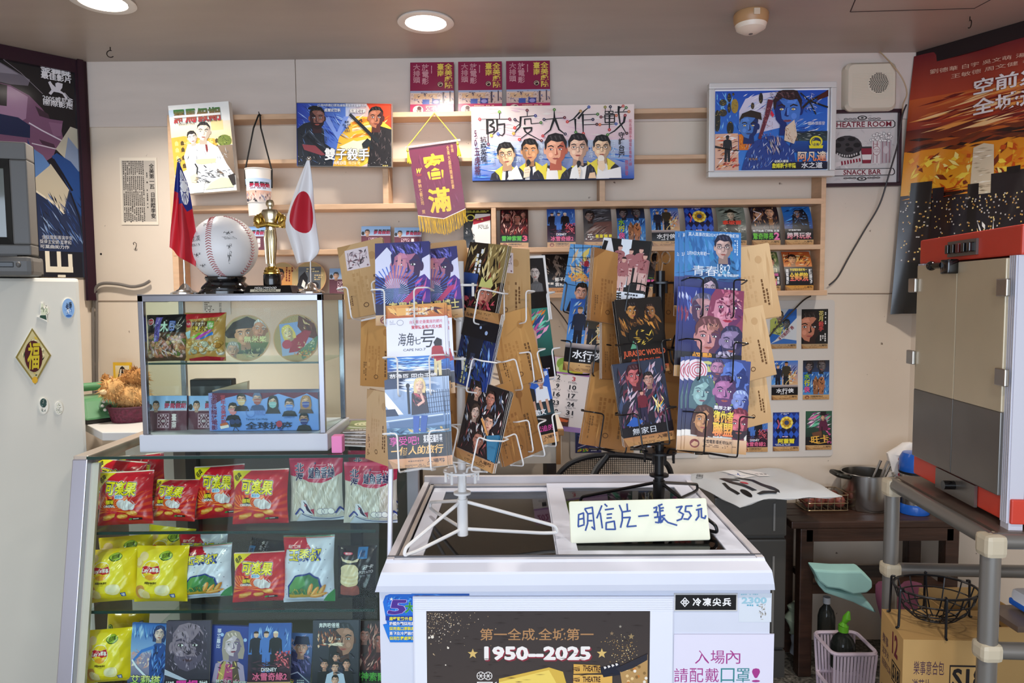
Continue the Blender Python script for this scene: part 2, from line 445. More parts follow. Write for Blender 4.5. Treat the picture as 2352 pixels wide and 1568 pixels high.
    def burst(s, cx, cy, r0, r1, n, col, w=.5, a0=0, a1=360, clip=None):
        s.L += 1
        for i in range(n):
            a = math.radians(a0 + (a1 - a0) * i / n); d = math.radians((a1 - a0) / n * w / 2)
            p = [(cx + r0 * math.cos(a), cy + r0 * math.sin(a)), (cx + r1 * math.cos(a - d), cy + r1 * math.sin(a - d)), (cx + r1 * math.cos(a + d), cy + r1 * math.sin(a + d))]
            if clip: p = [(min(max(x, clip[0]), clip[2]), min(max(y, clip[1]), clip[3])) for x, y in p]
            s.poly(p, col, up=False)
        return s
    def mesh(s, name, warp=None, grid=(8, 8), z0=.0004, base=None):
        if warp:
            bm = bmesh.new(); cl = bm.loops.layers.float_color.new('Col'); lay = bm.verts.layers.float.new('lay')
            for pts, L, c in s.P:
                if sum(pts[i][0] * pts[(i + 1) % len(pts)][1] - pts[(i + 1) % len(pts)][0] * pts[i][1] for i in range(len(pts))) < 0:
                    pts = pts[::-1]; c = c[::-1] if isinstance(c, list) else c
                vs = [bm.verts.new((p[0], p[1], 0)) for p in pts]
                for v in vs: v[lay] = L
                try: f = bm.faces.new(vs)
                except ValueError: continue
                for i, lp in enumerate(f.loops): lp[cl] = c[i] if isinstance(c, list) else c
            for ax, n, ext in ((0, grid[0], s.w), (1, grid[1], s.h)):
                for k in range(1, n):
                    q = -ext / 2 + ext * k / n; co = V((q, 0, 0)) if ax == 0 else V((0, q, 0)); no = V((1, 0, 0)) if ax == 0 else V((0, 1, 0))
                    bmesh.ops.bisect_plane(bm, geom=bm.verts[:] + bm.edges[:] + bm.faces[:], plane_co=co, plane_no=no, dist=1e-6)
            gx, gy = grid; dx, dy = s.w / gx, s.h / gy
            for k in range(1 - gy, gx):
                bmesh.ops.bisect_plane(bm, geom=bm.verts[:] + bm.edges[:] + bm.faces[:], plane_co=V((-s.w / 2 + k * dx, -s.h / 2, 0)), plane_no=V((1 / dx, -1 / dy, 0)).normalized(), dist=1e-6)
            bmesh.ops.triangulate(bm, faces=[f for f in bm.faces if len(f.verts) > 4])
            e = s.w * .01; N = []; G = {}
            for j in range(gy + 1):
                for i in range(gx + 1):
                    x, y = -s.w / 2 + dx * i, -s.h / 2 + dy * j
                    G[i, j] = (V(warp(x, y)), (V(warp(x + e, y)) - V(warp(x - e, y))).cross(V(warp(x, y + e)) - V(warp(x, y - e))).normalized())
            for v in bm.verts:
                fx, fy = (v.co.x + s.w / 2) / dx, (v.co.y + s.h / 2) / dy
                i, j = min(max(int(fx), 0), gx - 1), min(max(int(fy), 0), gy - 1); a, b = fx - i, fy - j
                g0, g1 = G[i, j], G[i + 1, j + 1]; gm = G[i + 1, j] if a >= b else G[i, j + 1]
                if a < b: a, b = b, a
                p, n = [g0[q] + (gm[q] - g0[q]) * a + (g1[q] - gm[q]) * b for q in (0, 1)]
                n = n.normalized(); v.co = p + n * (z0 + v[lay] * s.step); N.append(n)
            if base:
                th, ce = base[0], hx(base[1]); gx, gy = grid; V0 = []
                for j in range(gy + 1):
                    for i in range(gx + 1):
                        x, y = -s.w / 2 + s.w * i / gx, -s.h / 2 + s.h * j / gy
                        n = (V(warp(x + e, y)) - V(warp(x - e, y))).cross(V(warp(x, y + e)) - V(warp(x, y - e))).normalized()
                        V0.append(bm.verts.new(V(warp(x, y)) - n * (th - z0))); N.append(-n)
                for j in range(gy):
                    for i in range(gx):
                        k = j * (gx + 1) + i; f = bm.faces.new([V0[k], V0[k + gx + 1], V0[k + gx + 2], V0[k + 1]])
                        for lp in f.loops: lp[cl] = ce
            me = bpy.data.meshes.new(name); bm.to_mesh(me); bm.free()
            me.polygons.foreach_set('use_smooth', [True] * len(me.polygons))
            me.normals_split_custom_set_from_vertices(N)
            return me
        vs, fs, cs = [], [], []
        for pts, L, c in s.P:
            k = len(vs); area = sum(pts[i][0] * pts[(i + 1) % len(pts)][1] - pts[(i + 1) % len(pts)][0] * pts[i][1] for i in range(len(pts)))
            if area < 0:
                pts = pts[::-1]; c = c[::-1] if isinstance(c, list) else c
            vs += [(p[0], p[1], z0 + L * s.step) for p in pts]; fs.append(list(range(k, k + len(pts))))
            cs += c if isinstance(c, list) else [c] * len(pts)
        if base:
            th, ce, cb = base[0], hx(base[1]), hx(base[2]); X, Y = s.w / 2, s.h / 2; k = len(vs); zt = z0 - .0001
            vs += [(-X, -Y, zt), (X, -Y, zt), (X, Y, zt), (-X, Y, zt), (-X, -Y, zt - th), (X, -Y, zt - th), (X, Y, zt - th), (-X, Y, zt - th)]
            for f, c in (((4, 7, 6, 5), cb), ((0, 1, 2, 3), ce), ((0, 4, 5, 1), ce), ((1, 5, 6, 2), ce), ((2, 6, 7, 3), ce), ((3, 7, 4, 0), ce)):
                fs.append([k + q for q in f]); cs += [c] * 4
        me = bpy.data.meshes.new(name); me.from_pydata(vs, [], fs)
        at_ = me.color_attributes.new('Col', 'FLOAT_COLOR', 'CORNER')
        at_.data.foreach_set('color', [x for c in cs for x in c])
        return me
    def put(s, name, material, parent, m=None, **k):
        """Links the print as a child lying on the parent's local x-y plane (or at local matrix m)."""
        me = s.mesh(name, **k); me.materials.append(material)
        return link(name, me, parent, m, local=True) if m is not None else link(name, me, parent)
def quadframe(fn, x0, y0, x1, y1):
    """Frame, width and height of an upright flat thing whose corners are measured with fn(px, py); x0,y0,x1,y1 may be 4 corner pixels."""
    a, b, c, d = fn(x0, y0), fn(x1, y0), fn(x1, y1), fn(x0, y1)
    return frame((a + b + c + d) / 4, (b - a) + (c - d), (a - d) + (b - c)), ((b - a).length + (c - d).length) / 2, ((a - d).length + (b - c).length) / 2
def quadframe4(fn, *p):
    a, b, c, d = [fn(*q) for q in p]   # TL TR BR BL
    return frame((a + b + c + d) / 4, (b - a) + (c - d), (a - d) + (b - c)), ((b - a).length + (c - d).length) / 2, ((a - d).length + (b - c).length) / 2
# ================================================================ setting
WALL = mat('wall_paint', 'e0d0bd', .55, var=.045, scale=3.5, bump=.04)
_nt = WALL.node_tree; _b = _nt.nodes['Principled BSDF']; _src = _b.inputs['Base Color'].links[0].from_socket      # small dark stains and chips in the old paint
_n = _nt.nodes.new('ShaderNodeTexNoise'); _n.inputs['Scale'].default_value = 34; _n.inputs['Detail'].default_value = 3
_tc = _nt.nodes.new('ShaderNodeTexCoord'); _r = _nt.nodes.new('ShaderNodeValToRGB'); _r.color_ramp.elements[0].position = .735; _r.color_ramp.elements[1].position = .775
_mx = _nt.nodes.new('ShaderNodeMix'); _mx.data_type = 'RGBA'; _mx.inputs[7].default_value = hx('7d6a5a')
for _p, _q in ((_tc.outputs['Object'], _n.inputs['Vector']), (_n.outputs['Fac'], _r.inputs[0]), (_r.outputs[0], _mx.inputs[0]), (_src, _mx.inputs[6]), (_mx.outputs[2], _b.inputs['Base Color'])): _nt.links.new(_p, _q)
WALLG = mat('wall_gloss_paint', 'd5c7bc', .3, var=.04, scale=4, bump=.05, stretch=(1, 1, 6))
CEILM = mat('ceiling_paint', 'aea196', .34, var=.06, scale=2.2, bump=.03, stretch=(1, 5, 1))
MAROON = mat('maroon_gloss', '2c1220', .25)
CZ = (onw(195, 152).z + onw(2110, 114).z) / 2
CL, CR = onw(195, 152), onw(2112, 114)          # corners of the back wall
CL.z = CR.z = 0
LD = V((-.70, -.714, 0)).normalized()           # left diagonal wall runs this way from the corner
RD = V((.53, -.848, 0)).normalized()            # right diagonal wall
LP = CL + LD * 1.1; RP = CR + RD * 1.3
def wallmesh(name, a, b, z0, z1, m, th=.06, out=None):
    d = (b - a).normalized(); n = V((-d.y, d.x, 0))
    if n.dot(V((0, 0, 0)) - (a + b) / 2) > 0: n = -n
    p = [a, b, b + n * th, a + n * th]
    q = MB().hexa([V((v.x, v.y, z0)) for v in p] + [V((v.x, v.y, z1)) for v in p])
    return q.build(name, m, kind='structure')
wallmesh('wall_back', CL - WU * .02, CR + WU * .02, 0, CZ, WALL)
wallmesh('wall_left', CL, LP, 0, CZ, WALL)
wallmesh('wall_right', CR, RP, 0, CZ, WALL)
wallmesh('wall_side_left', LP, V((LP.x, -2.35, 0)), 0, CZ, WALL)
wallmesh('wall_side_right', RP, V((RP.x, -2.35, 0)), 0, CZ, WALL)
MB().box((0, .1, CZ + .03), (4.9, 5.0, .06)).build('ceiling', CEILM, kind='structure')
MB().box((0, .1, -.03), (4.9, 5.0, .06)).build('floor', mat('floor_mosaic', '1a1815', .5, scale=90, col2='8d877c', var=.3), kind='structure')
# glossy plywood band along the top of the back wall (its lower edge, and one joint)
def wstrip(x0, y0, x1, y1, off, th):
    a, b, c, d = [onw(*p, off) for p in ((x0, y0), (x1, y0), (x1, y1), (x0, y1))]
    return [p for p in (d, c, c - WN * th, d - WN * th)] + [p for p in (a, b, b - WN * th, a - WN * th)]
b = MB()
for xa, xb in ((196, 681), (683, 2110)):
    p = [onw(xa, 291, .008), onw(xb, 291, .008)]; zb = onw(300, 291, .008).z
    b.hexa([V((v.x, v.y, zb)) for v in p] + [V((v.x, v.y, zb)) - WN * .008 for v in p[::-1]] + [V((v.x, v.y, CZ)) for v in p] + [V((v.x, v.y, CZ)) - WN * .008 for v in p[::-1]])
b.build('trim_1', WALLG, kind='structure')
# horizontal joint of the lower wall boards
b = MB()
for x0, x1, y0 in ((205, 385, 690), (1902, 2070, 673)):
    b.hexa(wstrip(x0, y0, x1, y0 + 2, .002, .002))
b.build('trim_2', mat('wall_joint', '8d7866', .8), kind='structure')
# maroon door frame at the left corner, dark beam under the ceiling on the right
def on_left(px, py, off=0): return onplane(px, py, CL + V((.7, -.7, 0)) * off, V((.714, -.7, 0)))
RN = V((-.848, -.53, 0))
def on_right(px, py, off=0): return onplane(px, py, CR + RN * off, RN)
b = MB()
pz = on_left(188, 690).z
for w0, w1, o in ((0, .035, .018), (.012, .03, .03)):
    p = [CL + LD * w0, CL + LD * w1]; n = V((.714, -.7, 0)) * o
    b.hexa([V((v.x, v.y, pz)) for v in (p[0], p[1], p[1] + n, p[0] + n)] + [V((v.x, v.y, CZ - .001)) for v in (p[0], p[1], p[1] + n, p[0] + n)])
n = V((.714, -.7, 0)) * .018
p = [CL + LD * .035, CL + LD * .9]
b.hexa([V((v.x, v.y, CZ - .045)) for v in (p[0], p[1], p[1] + n, p[0] + n)] + [V((v.x, v.y, CZ - .001)) for v in (p[0], p[1], p[1] + n, p[0] + n)])
b.build('trim_3', MAROON, kind='structure')
b = MB(); n = RN * .02
p = [CR + RD * .0, CR + RD * 1.2]
b.hexa([V((v.x, v.y, CZ - .05)) for v in (p[0], p[1], p[1] + n, p[0] + n)] + [V((v.x, v.y, CZ - .001)) for v in (p[0], p[1], p[1] + n, p[0] + n)])
b.build('trim_4', mat('dark_beam', '1c1216', .4), kind='structure')
# access hatch in the ceiling: thin dark joint around a panel
b = MB()
h = [onz(1953, 27, CZ), onz(2238, 19, CZ), onz(2330, -30, CZ), onz(1975, -26, CZ)]
for i in (0, 1, 3):
    a, c = h[i], h[(i + 1) % 4]; b.tube([a, c], .0016, 4)
b.build('trim_5', mat('joint_dark', '3a2d2b', .8), kind='structure')
# ---------------------------------------------------------------- ceiling lamps and fittings
def downlight(px, py, label, power):
    c = onz(px, py, CZ)
    t = thing('ceiling_downlight', label, 'ceiling light', c, 'round ceiling downlights')
    MB().lathe([(.082, 0), (.084, -.004), (.078, -.007), (.062, -.005), (.062, 0)], 40).loc('rim', mat('lamp_rim', 'e6e0da', .3), t, smooth=True)
    MB().lathe([(.0, -.0055), (.0605, -.0052), (.0605, -.001), (0, -.001)], 40).loc('diffuser', mat('lamp_diffuser', 'fff6ec', .4, emit=3), t)
    area_light('downlight_beam', c + V((0, 0, -.012)), (0, 0, -1), .11, power, (1, .93, .85))
downlight(978, 50, 'round recessed downlight glowing in the ceiling above the maroon books', 5)
downlight(236, 2, 'round recessed downlight glowing at the top left edge of the picture', 7)
for x, y in ((-.9, .3), (.55, .3), (1.2, 1.45)):
    area_light('downlight_beam', V((x, y, CZ - .012)), (0, 0, -1), .11, 8, (1, .93, .85))
c = onz(1725, 30, CZ)
t = thing('emergency_lamp', 'small round cream fire detector on the ceiling', 'detector', c)
t['label'] = 'small round cream fire alarm fitting on the ceiling, right of the lamps'
MB().lathe([(.046, 0), (.05, -.006), (.049, -.022), (.045, -.034)], 32).loc('base', mat('detector_tan', 'b98f63', .4), t, smooth=True)
MB().lathe([(.045, -.0335), (.041, -.046), (.022, -.057), (.0, -.06)], 32).loc('dome', mat('detector_cream', 'efe2d0', .35), t, smooth=True)
MB().box((0, -.05, -.014), (.018, .006, .018), bev=.002).loc('clip', mat('detector_clip', 'd2bfa6', .4), t)
MB().lathe([(0, -.0603), (.006, -.0602), (.006, -.059)], 12).loc('indicator', mat('detector_dot', '6c5d4f', .4), t)
t.name = 'ceiling_detector'
HOOKM = mat('hook_metal', '3a302c', .4, .8)
for px, py, lab, rz in ((253, 108, 'small open metal hook in the ceiling near the left lamp', 10), (2228, 38, 'small open metal hook in the ceiling near the right corner', 80)):
    c = onz(px, py, CZ)
    pts = [V((0, 0, 0)), V((0, 0, -.012))] + [V((.011 * math.sin(a), 0, -.022 + .011 * math.cos(a))) for a in [math.radians(20 - 25 * k) for k in range(11)]]
    o = MB().tube(pts, .0016, 6).build('ceiling_hook', HOOKM, m=rotm(c, 0, 0, rz), smooth=True)
    props(o, lab, 'hook', 'ceiling hooks')
# ================================================================ things on the back wall
WOOD=mat('shelf_wood','d3ac88',.5,var=.09,scale=14,bump=.05,stretch=(1,1,5))
SH=.085
t=thing('wall_shelf','long cream wooden wall rack of five narrow shelves across the back wall','shelf',onw(1140,690,0))
def board(x0,yt0,yb0,x1,yt1,yb1):
    a,c=onw(x0,yt0,SH),onw(x1,yt1,SH);d,e=onw(x0,yb0,SH),onw(x1,yb1,SH);n=-WN*SH
    return MB().hexa([d,e,e+n,d+n,a,c,c+n,a+n])
SHELF_Y={}
for k,(x0,a,b_,x1,c,d) in enumerate([(390,265,277,1892,243,254),(398,369,378,1892,351,361),(398,473,485,1892,455,468),(398,576,588,1892,561,572),(398,681,692,1900,666,678)]):
    board(x0,a,b_,x1,c,d).build('shelf_board',WOOD,t,bevel=.0015)
    SHELF_Y[k]=(onw(x0,a,SH),onw(x1,c,SH))
def shelf_z(k,px):
    a,b_=SHELF_Y[k];p=onw(px,500,SH);f=(p-a).dot(WU)/(b_-a).dot(WU);return a.z+(b_.z-a.z)*f
def post(name,x0,x1,y0,y1):
    a,c=onw(x0,y0,SH-.001),onw(x1,y0,SH-.001);d=onw(x0,y1,SH).z;n=-WN*(SH-.002)
    MB().hexa([V((a.x,a.y,d)),V((c.x,c.y,d)),V((c.x,c.y,d))+n,V((a.x,a.y,d))+n,a,c,c+n,a+n]).build(name,WOOD,t,bevel=.0015)
post('side_post',383,397,264,692);post('side_post',1891,1902,243,678)
for x0,x1,y0,y1 in ((878,891,372,479),(1377,1390,357,464),(1128,1139,468,571),(1128,1139,580,676)):
    post('divider',x0,x1,y0,y1)

# ---- newspaper clipping
m,w,h=quadframe(lambda x,y:onw(x,y,.002),277,362,362,516)
t=thing('newspaper_clipping','yellowed newspaper clipping taped to the wall left of the shelves','newspaper',m)
A=Art(w,h,(1070,30,1430,665),3,'e9dcc8')
A.rect(1088,58,1412,635,'bdb3a6')
for r0,r1 in ((60,195),(205,340),(350,490),(500,630)):A.micro(1100,r0,1310,r1,11,'4a443f',vert=True,fill=.95,lo=.93)
A.text('全美第一瓦',1352,85,1404,325,'1c1a19',.02,vert=True);A.text('日前贈李安',1358,355,1408,605,'1c1a19',.02,vert=True)
A.micro(1326,170,1346,520,1,'3a3533',vert=True)
MB().box((0,0,-.0008),(w,h,.0012)).loc('sheet',mat('newsprint','d8ccb9',.8),t);A.put('print',PAPER,t)
# ---- holes and hook on the bare wall
for px,py,r,lab in ((232,583,.0035,'small dark nail hole in the wall right of the maroon door frame'),):
    p=onw(px,py,.0005);o=MB().lathe([(0,0),(r,0),(r,.001),(0,.001)],10).build('nail_hole',mat('hole_dark','15110f',.9),m=frame(p,WU,V((0,0,1))));props(o,lab,'hole')
p=[onw(*q,o_) for q,o_ in (((307,562),.012),((306,558),.016),((309,556),.017),((313,559),.016),((313,564),.012),((311,572),.004),((310,574),0))]
props(MB().tube(p,.0012,6).build('wall_hook',HOOKM,smooth=True),'small bent dark hook in the wall below the newspaper clipping','hook')
# ---- grey cables left of the shelves
CABM=mat('cable_grey','77706a',.5);CABD=mat('cable_dark','2c2422',.45)
def cable(name,px,off,r,material,label,cat='cable',group=None):
    pts=[onw(x,y,off if not isinstance(off,(list,tuple)) else off[i]) for i,(x,y) in enumerate(px)]
    fine=[]
    for i in range(len(pts)-1):
        p0,p1,p2,p3=pts[max(i-1,0)],pts[i],pts[i+1],pts[min(i+2,len(pts)-1)]
        for k in range(6):
            u=k/6;fine.append(.5*((2*p1)+(p2-p0)*u+(2*p0-5*p1+4*p2-p3)*u*u+(3*p1-p0-3*p2+p3)*u**3))
    fine.append(pts[-1])
    return props(MB().tube(fine,r,8).build(name,material,smooth=True),label,cat,group)
cable('wall_cable',[(344,645),(328,654),(303,658),(270,652),(235,651),(219,664),(214,700),(214,770),(215,860),(216,950)],.014,.0055,CABM,'grey twin cable curving from a wall hole down behind the telephone')
cable('wall_cable',[(222,672),(222,740),(222,800),(223,950)],.01,.005,CABM,'straight grey cable running down beside the maroon door frame')
for y in (712,836):
    a=onw(216,y,.008);props(MB().box((0,0,0),(.024,.012,.012),frame(a,WU,V((0,0,1))),bev=.002).build('cable_clip',mat('clip_beige','b8a590',.5)),'beige clip on the grey cable, %s' % ('upper one' if y<800 else 'lower one just above the telephone'),'cable clip','cable clips')

# ---- three maroon books
def bookart(w,h):
    A=Art(w,h,(0,0,100,130),5,'8d1f45')
    for s,x,y0,y1,c,b in (('放電影',26,4,56,'e9b9bd',.0),('大排頭',6,4,52,'e9b9bd',.0)):
        A.text(s,x,y0,x+17,y1,c,.012,vert=True);A.text(s,x+.6,y0+.3,x+16.4,y1-.3,'8d1f45',-.018,vert=True)
    A.text('全美戲院',78,3,97,66,'e8cc5a',.02,vert=True);A.text('臺南',61,3,78,36,'e8cc5a',.02,vert=True)
    A.ell(69,56,7,7,'2a1518');A.ring(69,56,6,6,1.2,'d9b9a0');A.line([(65,58),(68,54),(73,54),(74,58)],1.6,'d9b9a0')
    A.micro(48,6,51,42,1,'e9b9bd',vert=True)
    A.rect(0,72,100,106,'e8cdbb','d9b7ad');A.rect(0,72,100,77,'a9b3cf')
    A.rect(8,80,62,92,'e5b98f');A.strokes(0,74,100,106,90,['4a3f52','7c6f8c','f0dccb','b07f6a','5b6fa5','caa183'],7,2.2)
    A.rect(28,94,44,106,'4b5fae');A.rect(50,93,68,106,'3a3f86');A.ell(59,100,7,5,'a39ad0',10)
    A.rect(74,76,78,104,'5a4a55');A.rect(90,74,93,100,'6a5a64')
    A.rect(0,106,100,130,'c43a64');A.micro(36,110,92,124,4,'f2d7a8');A.ell(18,120,12,11,'f0dcc8');A.ell(21,116,5,5,'5a3030',12);A.text('全美',14,119,26,127,'5a3030',.03)
    return A
BKM=mat('book_pages','e6ddd2',.8)
bks=((943,1043,143,'maroon softcover book on the top shelf, leftmost of the three'),(1053,1154,140,'maroon softcover book on the top shelf, middle of the three'),(1163,1265,136,'maroon softcover book on the top shelf, rightmost, partly behind the wide canvas'))
bm_=None
for x0,x1,yt,lab in bks:
    a,b_=onw(x0,300,.05),onw(x1,300,.05);w=(b_-a).length;z0=shelf_z(0,(x0+x1)/2);h=onw(x0,yt,.03).z-z0
    base=(a+b_)/2;base.z=z0+.001
    m=frame(base,WU,V((0,0,1))) @ Matrix.Rotation(math.radians(-7),4,'X')
    if bm_ is None:
        t=thing('book',lab,'book',m,'maroon books on the top shelf');bm_=t
        MB().box((0,h/2,-.009),(w-.002,h-.004,.015)).loc('page_block',BKM,t)
        q=MB();q.box((0,h/2,-.0005),(w,h,.0012));q.box((0,h/2,-.0175),(w,h,.0012));q.box((-w/2,h/2,-.009),(.0012,h,.017));q.loc('cover',mat('book_cover','8d1f45',.35),t)
        bookart(w,h).put('cover_print',GLOSSP,t,Matrix.Translation((0,h/2,0)))
    else:dup(bm_,m,lab)

# ---- tilted canvas with the couple on a scooter
m,w,h=quadframe4(lambda x,y:onw(x,y,.125),(391,243),(526,232),(543,437),(402,447))
t=thing('canvas_poster','tilted white canvas painting of a couple, green and red title, at the left shelves','painting',m)
MB().box((0,0,-.0135),(w,h,.026)).loc('stretcher',mat('canvas_side','e9e6e0',.7),t)
A=Art(w,h,(1530,905,2135,1790),7,'f6f4ee')
A.rect(1530,1090,2135,1330,'f5ead2','f3d58c');A.rect(1530,950,1700,1020,'c9dcec');A.rect(1940,1080,2060,1180,'f6dc9a')
A.poly([(1530,1225),(1660,1215),(1760,1240),(1960,1260),(1990,1330),(1990,1590),(1530,1600)],'d7a63c')
for y in (1255,1320,1400,1480):
    for x in range(1560,1990,58):A.poly([(x,y+50),(x,y+18),(x+17,y+4),(x+34,y+18),(x+34,y+50)],'4a3a18' if (x//58) % 2 else 'f0cf74')
A.strokes(1535,1220,1990,1560,60,['8a6a1c','f5e0a0','b8862a'],26,7);A.ell(2060,1290,70,60,'6f7f2c');A.strokes(1990,1235,2125,1345,30,['93a04a','44521c','2f3a14'],24,9)
A.rect(1930,1335,2135,1650,'8a7560','6b5848')
A.poly([(1530,1600),(1660,1550),(2135,1640),(2135,1790),(1530,1790)],'e9e6dc')
# woman behind, man in a pale suit
A.poly([(1640,1420),(1690,1300),(1800,1300),(1820,1500),(1660,1560)],'f3f1ea');A.face(1740,1235,62,'f3e4d2','16110f',side=1,style=0,rot=-8,lip='a03a30')
A.poly([(1665,1680),(1650,1480),(1700,1350),(1840,1280),(1900,1290),(1990,1350),(2060,1520),(2130,1640),(2110,1690),(1960,1560),(1950,1690)],'edeef0')
A.poly([(1850,1275),(1905,1285),(1890,1400),(1870,1400)],'fff');A.poly([(1862,1300),(1885,1300),(1888,1370),(1876,1400),(1866,1370)],'7a2424')
A.face(1860,1185,92,'f2dcc4','14100f',side=1,style=2,rot=6)
A.strokes(1660,1330,2110,1700,46,['6c7076','3b3d40','c4c7ca'],60,7,75,40)
A.poly([(1750,1465),(1780,1455),(1960,1460),(1950,1500),(1830,1510),(1760,1500)],'f0cf9c');A.line([(1745,1500),(1765,1540),(1740,1660)],14,'1a1a1a');A.line([(1830,1520),(1855,1545)],10,'222')
A.poly([(1680,1620),(1745,1590),(1770,1640),(1740,1690),(1690,1680)],'f2d2ac')
A.strokes(1700,1560,2130,1720,70,['1c1c1c','3d4043','e8e8e6','6a6c70'],70,9,20,40)
A.poly([(1820,1760),(1880,1690),(2000,1640),(2090,1665),(2110,1755)],'d5dcae');A.line([(1830,1755),(1890,1692),(2000,1645),(2085,1668)],7,'f2f4e0');A.poly([(2060,1640),(2130,1620),(2132,1730),(2100,1740)],'2a2322')
A.ell(1600,1690,36,50,'b8202c');A.poly([(1700,1700),(1830,1680),(1800,1785),(1700,1785)],'f4f4f2')
for s,x0,x1 in (('羅',1580,1690),('馬',1695,1800),('假',1815,1920),('期',1930,2042)):
    A.text(s,x0,958,x1,1085,'2f7a3a',.055)
    A.text(s,x0,958,x1,1085,'2f7a3a',.055,col2='c2233c')
A.rect(1575,1012,2048,1034,'f6f4ee')
A.text('GREGORY PECK',1618,1082,1780,1106,'3a3632');A.text('AUDREY HEPBURN',1812,1066,2005,1092,'3a3632')
A.put('painting',PAPER,t)

# ---- board with two men in profile
m,w,h=quadframe4(lambda x,y:onw(x,y,.115),(679,236),(899,238),(902,384),(684,382))
t=thing('poster_board','worn painted board of two dark-haired men face to face, blue and orange','painting',m)
MB().box((0,0,-.008),(w,h,.015)).loc('panel',mat('panel_edge','8c8a86',.6),t)
A=Art(w,h,(310,925,1185,1500),11,'3a5fb8')
A.rect(310,925,760,1500,'2338a0','5d83d4',True);A.rect(760,925,1185,1500,'c8d0e6','ee9a2c',True)
A.poly([(700,1230),(860,1040),(1185,1060),(1185,1330),(900,1500),(640,1500)],'f6bd3c');A.poly([(950,925),(1185,925),(1185,1150),(1000,1010)],'d8401e')
for k in range(4):A.poly([(820,1090+k*62),(1010,1050+k*62),(1010,1078+k*62),(820,1118+k*62)],'f8e6b4' if k % 2 else 'f08a28')
A.strokes(312,927,800,1300,90,['1b2a84','6d95e0','a9c4ef','304fc0'],120,9,35,25);A.strokes(760,1000,1183,1498,60,['ffe27a','f07a1c','fff0c0'],110,10,160,25)
A.poly([(560,1060),(610,1050),(680,1190),(745,1045),(790,1045),(690,1260)],'7f9be0');A.poly([(700,1320),(830,1260),(960,1290),(900,1420)],'fff3c4')
A.poly([(320,1500),(315,1160),(380,1110),(470,1090),(560,1170),(570,1290),(640,1340),(640,1500)],'22262e');A.strokes(320,1110,620,1490,60,['5d7fb8','0e1014','8aa0c8','3b4250'],70,6,60,40)
A.face(500,1060,98,'8a5a4c','14110f',side=-1,style=2,shade='3a2022',beard='2a1a1a');A.ell(478,985,62,34,'15110f',a0=180,a1=360)
A.poly([(360,1300),(480,1310),(600,1390),(540,1400),(380,1350)],'8a3f46');A.line([(370,1230),(420,1180),(640,1400)],14,'3b4048');A.line([(400,1220),(640,1440)],22,'1a1c20')
A.poly([(960,1500),(1000,1180),(1080,1130),(1185,1160),(1185,1500)],'1e1a1c');A.strokes(990,1150,1183,1498,50,['4a4042','0c0a0c','6a5a58'],60,6,100,40)
A.face(1040,1052,96,'a8674a','181210',side=1,style=2,shade='4a2420',lip='7a3a34')
A.line([(805,1030),(890,1110),(1000,1215),(1060,1270)],26,'1d2024',34);A.line([(800,1022),(870,1090)],12,'3a3d42');A.poly([(910,1290),(960,1240),(1000,1270),(960,1330),(920,1330)],'23262a');A.line([(980,1300),(1010,1340)],26,'1d2024');A.line([(870,1095),(905,1070),(912,1095)],8,'2a2d32')
A.text('(少年PI的奇幻漂流)金獎導演李安最新力作',505,935,955,962,'f2f2f4',.01,out='2a3a70',ow=.05);A.text('威爾史密斯',568,975,715,1005,'f0f0f4',.03,out='26356a');A.text('威爾史密斯',800,975,948,1012,'f8f4ee',.03,out='7a5a3a')
A.text('直視',752,1085,790,1105,'2a3350',.02);A.text('你雙手中',735,1112,808,1132,'2a3350',.02);A.text('殺出',757,1140,790,1160,'2a3350',.02);A.text('你自己',752,1167,804,1187,'2a3350',.02)
A.text('雙子殺手',570,1335,975,1440,'f1f1ee',.03,out='4a4a52',ow=.06);A.text('10月23日',652,1450,762,1482,'f0f0f0',.03);A.text('殺己對決',785,1450,895,1480,'eed9b0',.02);A.text('顏振發',1100,1482,1150,1498,'e8d070',.01)
A.strokes(312,1400,1183,1498,40,['e8e6e0','8a8a8a'],22,2.5);A.frame(310,925,1185,1500,5,'6f6d6a')
A.put('painting',PAPER,t)

# ---- pennant in a clear sleeve
p0=onw(998,262,SH+.004)
m,w,h=quadframe4(lambda x,y:onw(x,y,.1),(943,340),(1052,325),(1066,488),(957,503))
t=thing('hanging_pennant','maroon satin pennant with two large gold characters and yellow fringe','pennant',m)
A=Art(w,h,(70,490,740,1340),13)
A.clip=False
A.poly([(70,490),(740,490),(740,1300),(420,1385),(70,1305)],'6b1f3c');A.rect(70,490,740,515,'4a1228');A.strokes(80,520,730,1290,30,['7a2c4c','5a1630','7a3050'],120,20,80,12)
A.text('客',250,600,540,890,'eeb52c',.05);A.text('滿',255,1010,545,1290,'eeb52c',.05)
A.text('台南',650,510,690,610,'e8b468',.0,vert=True);A.text('全美大戲院開幕誌慶',590,520,632,1040,'e8b468',.0,vert=True);A.text('華納七藝公司 賀',130,870,180,1290,'e8b468',.0,vert=True)
A.text('W',130,745,200,800,'f0c83c',.06,shear=.3);A.rect(125,815,200,820,'d04a3a');A.rect(135,830,195,834,'d04a3a')
A.line([(70,1300),(420,1380),(740,1296)],9,'e8d8d8')
MB().add([(*A.xy(p),z) for z in (-.0012,0) for p in ((70,490),(740,490),(740,1300),(420,1385),(70,1305))],[(0,1,2,3,4),(5,6,7,8,9),(0,1,6,5),(1,2,7,6),(2,3,8,7),(3,4,9,8),(4,0,5,9)]).loc('banner',mat('satin_maroon','6b1f3c',.35),t)
A.put('print',GLOSSP,t)
FR=mat('gold_fringe','e0b428',.5,var=.25,scale=60)
q=MB();R=random.Random(4)
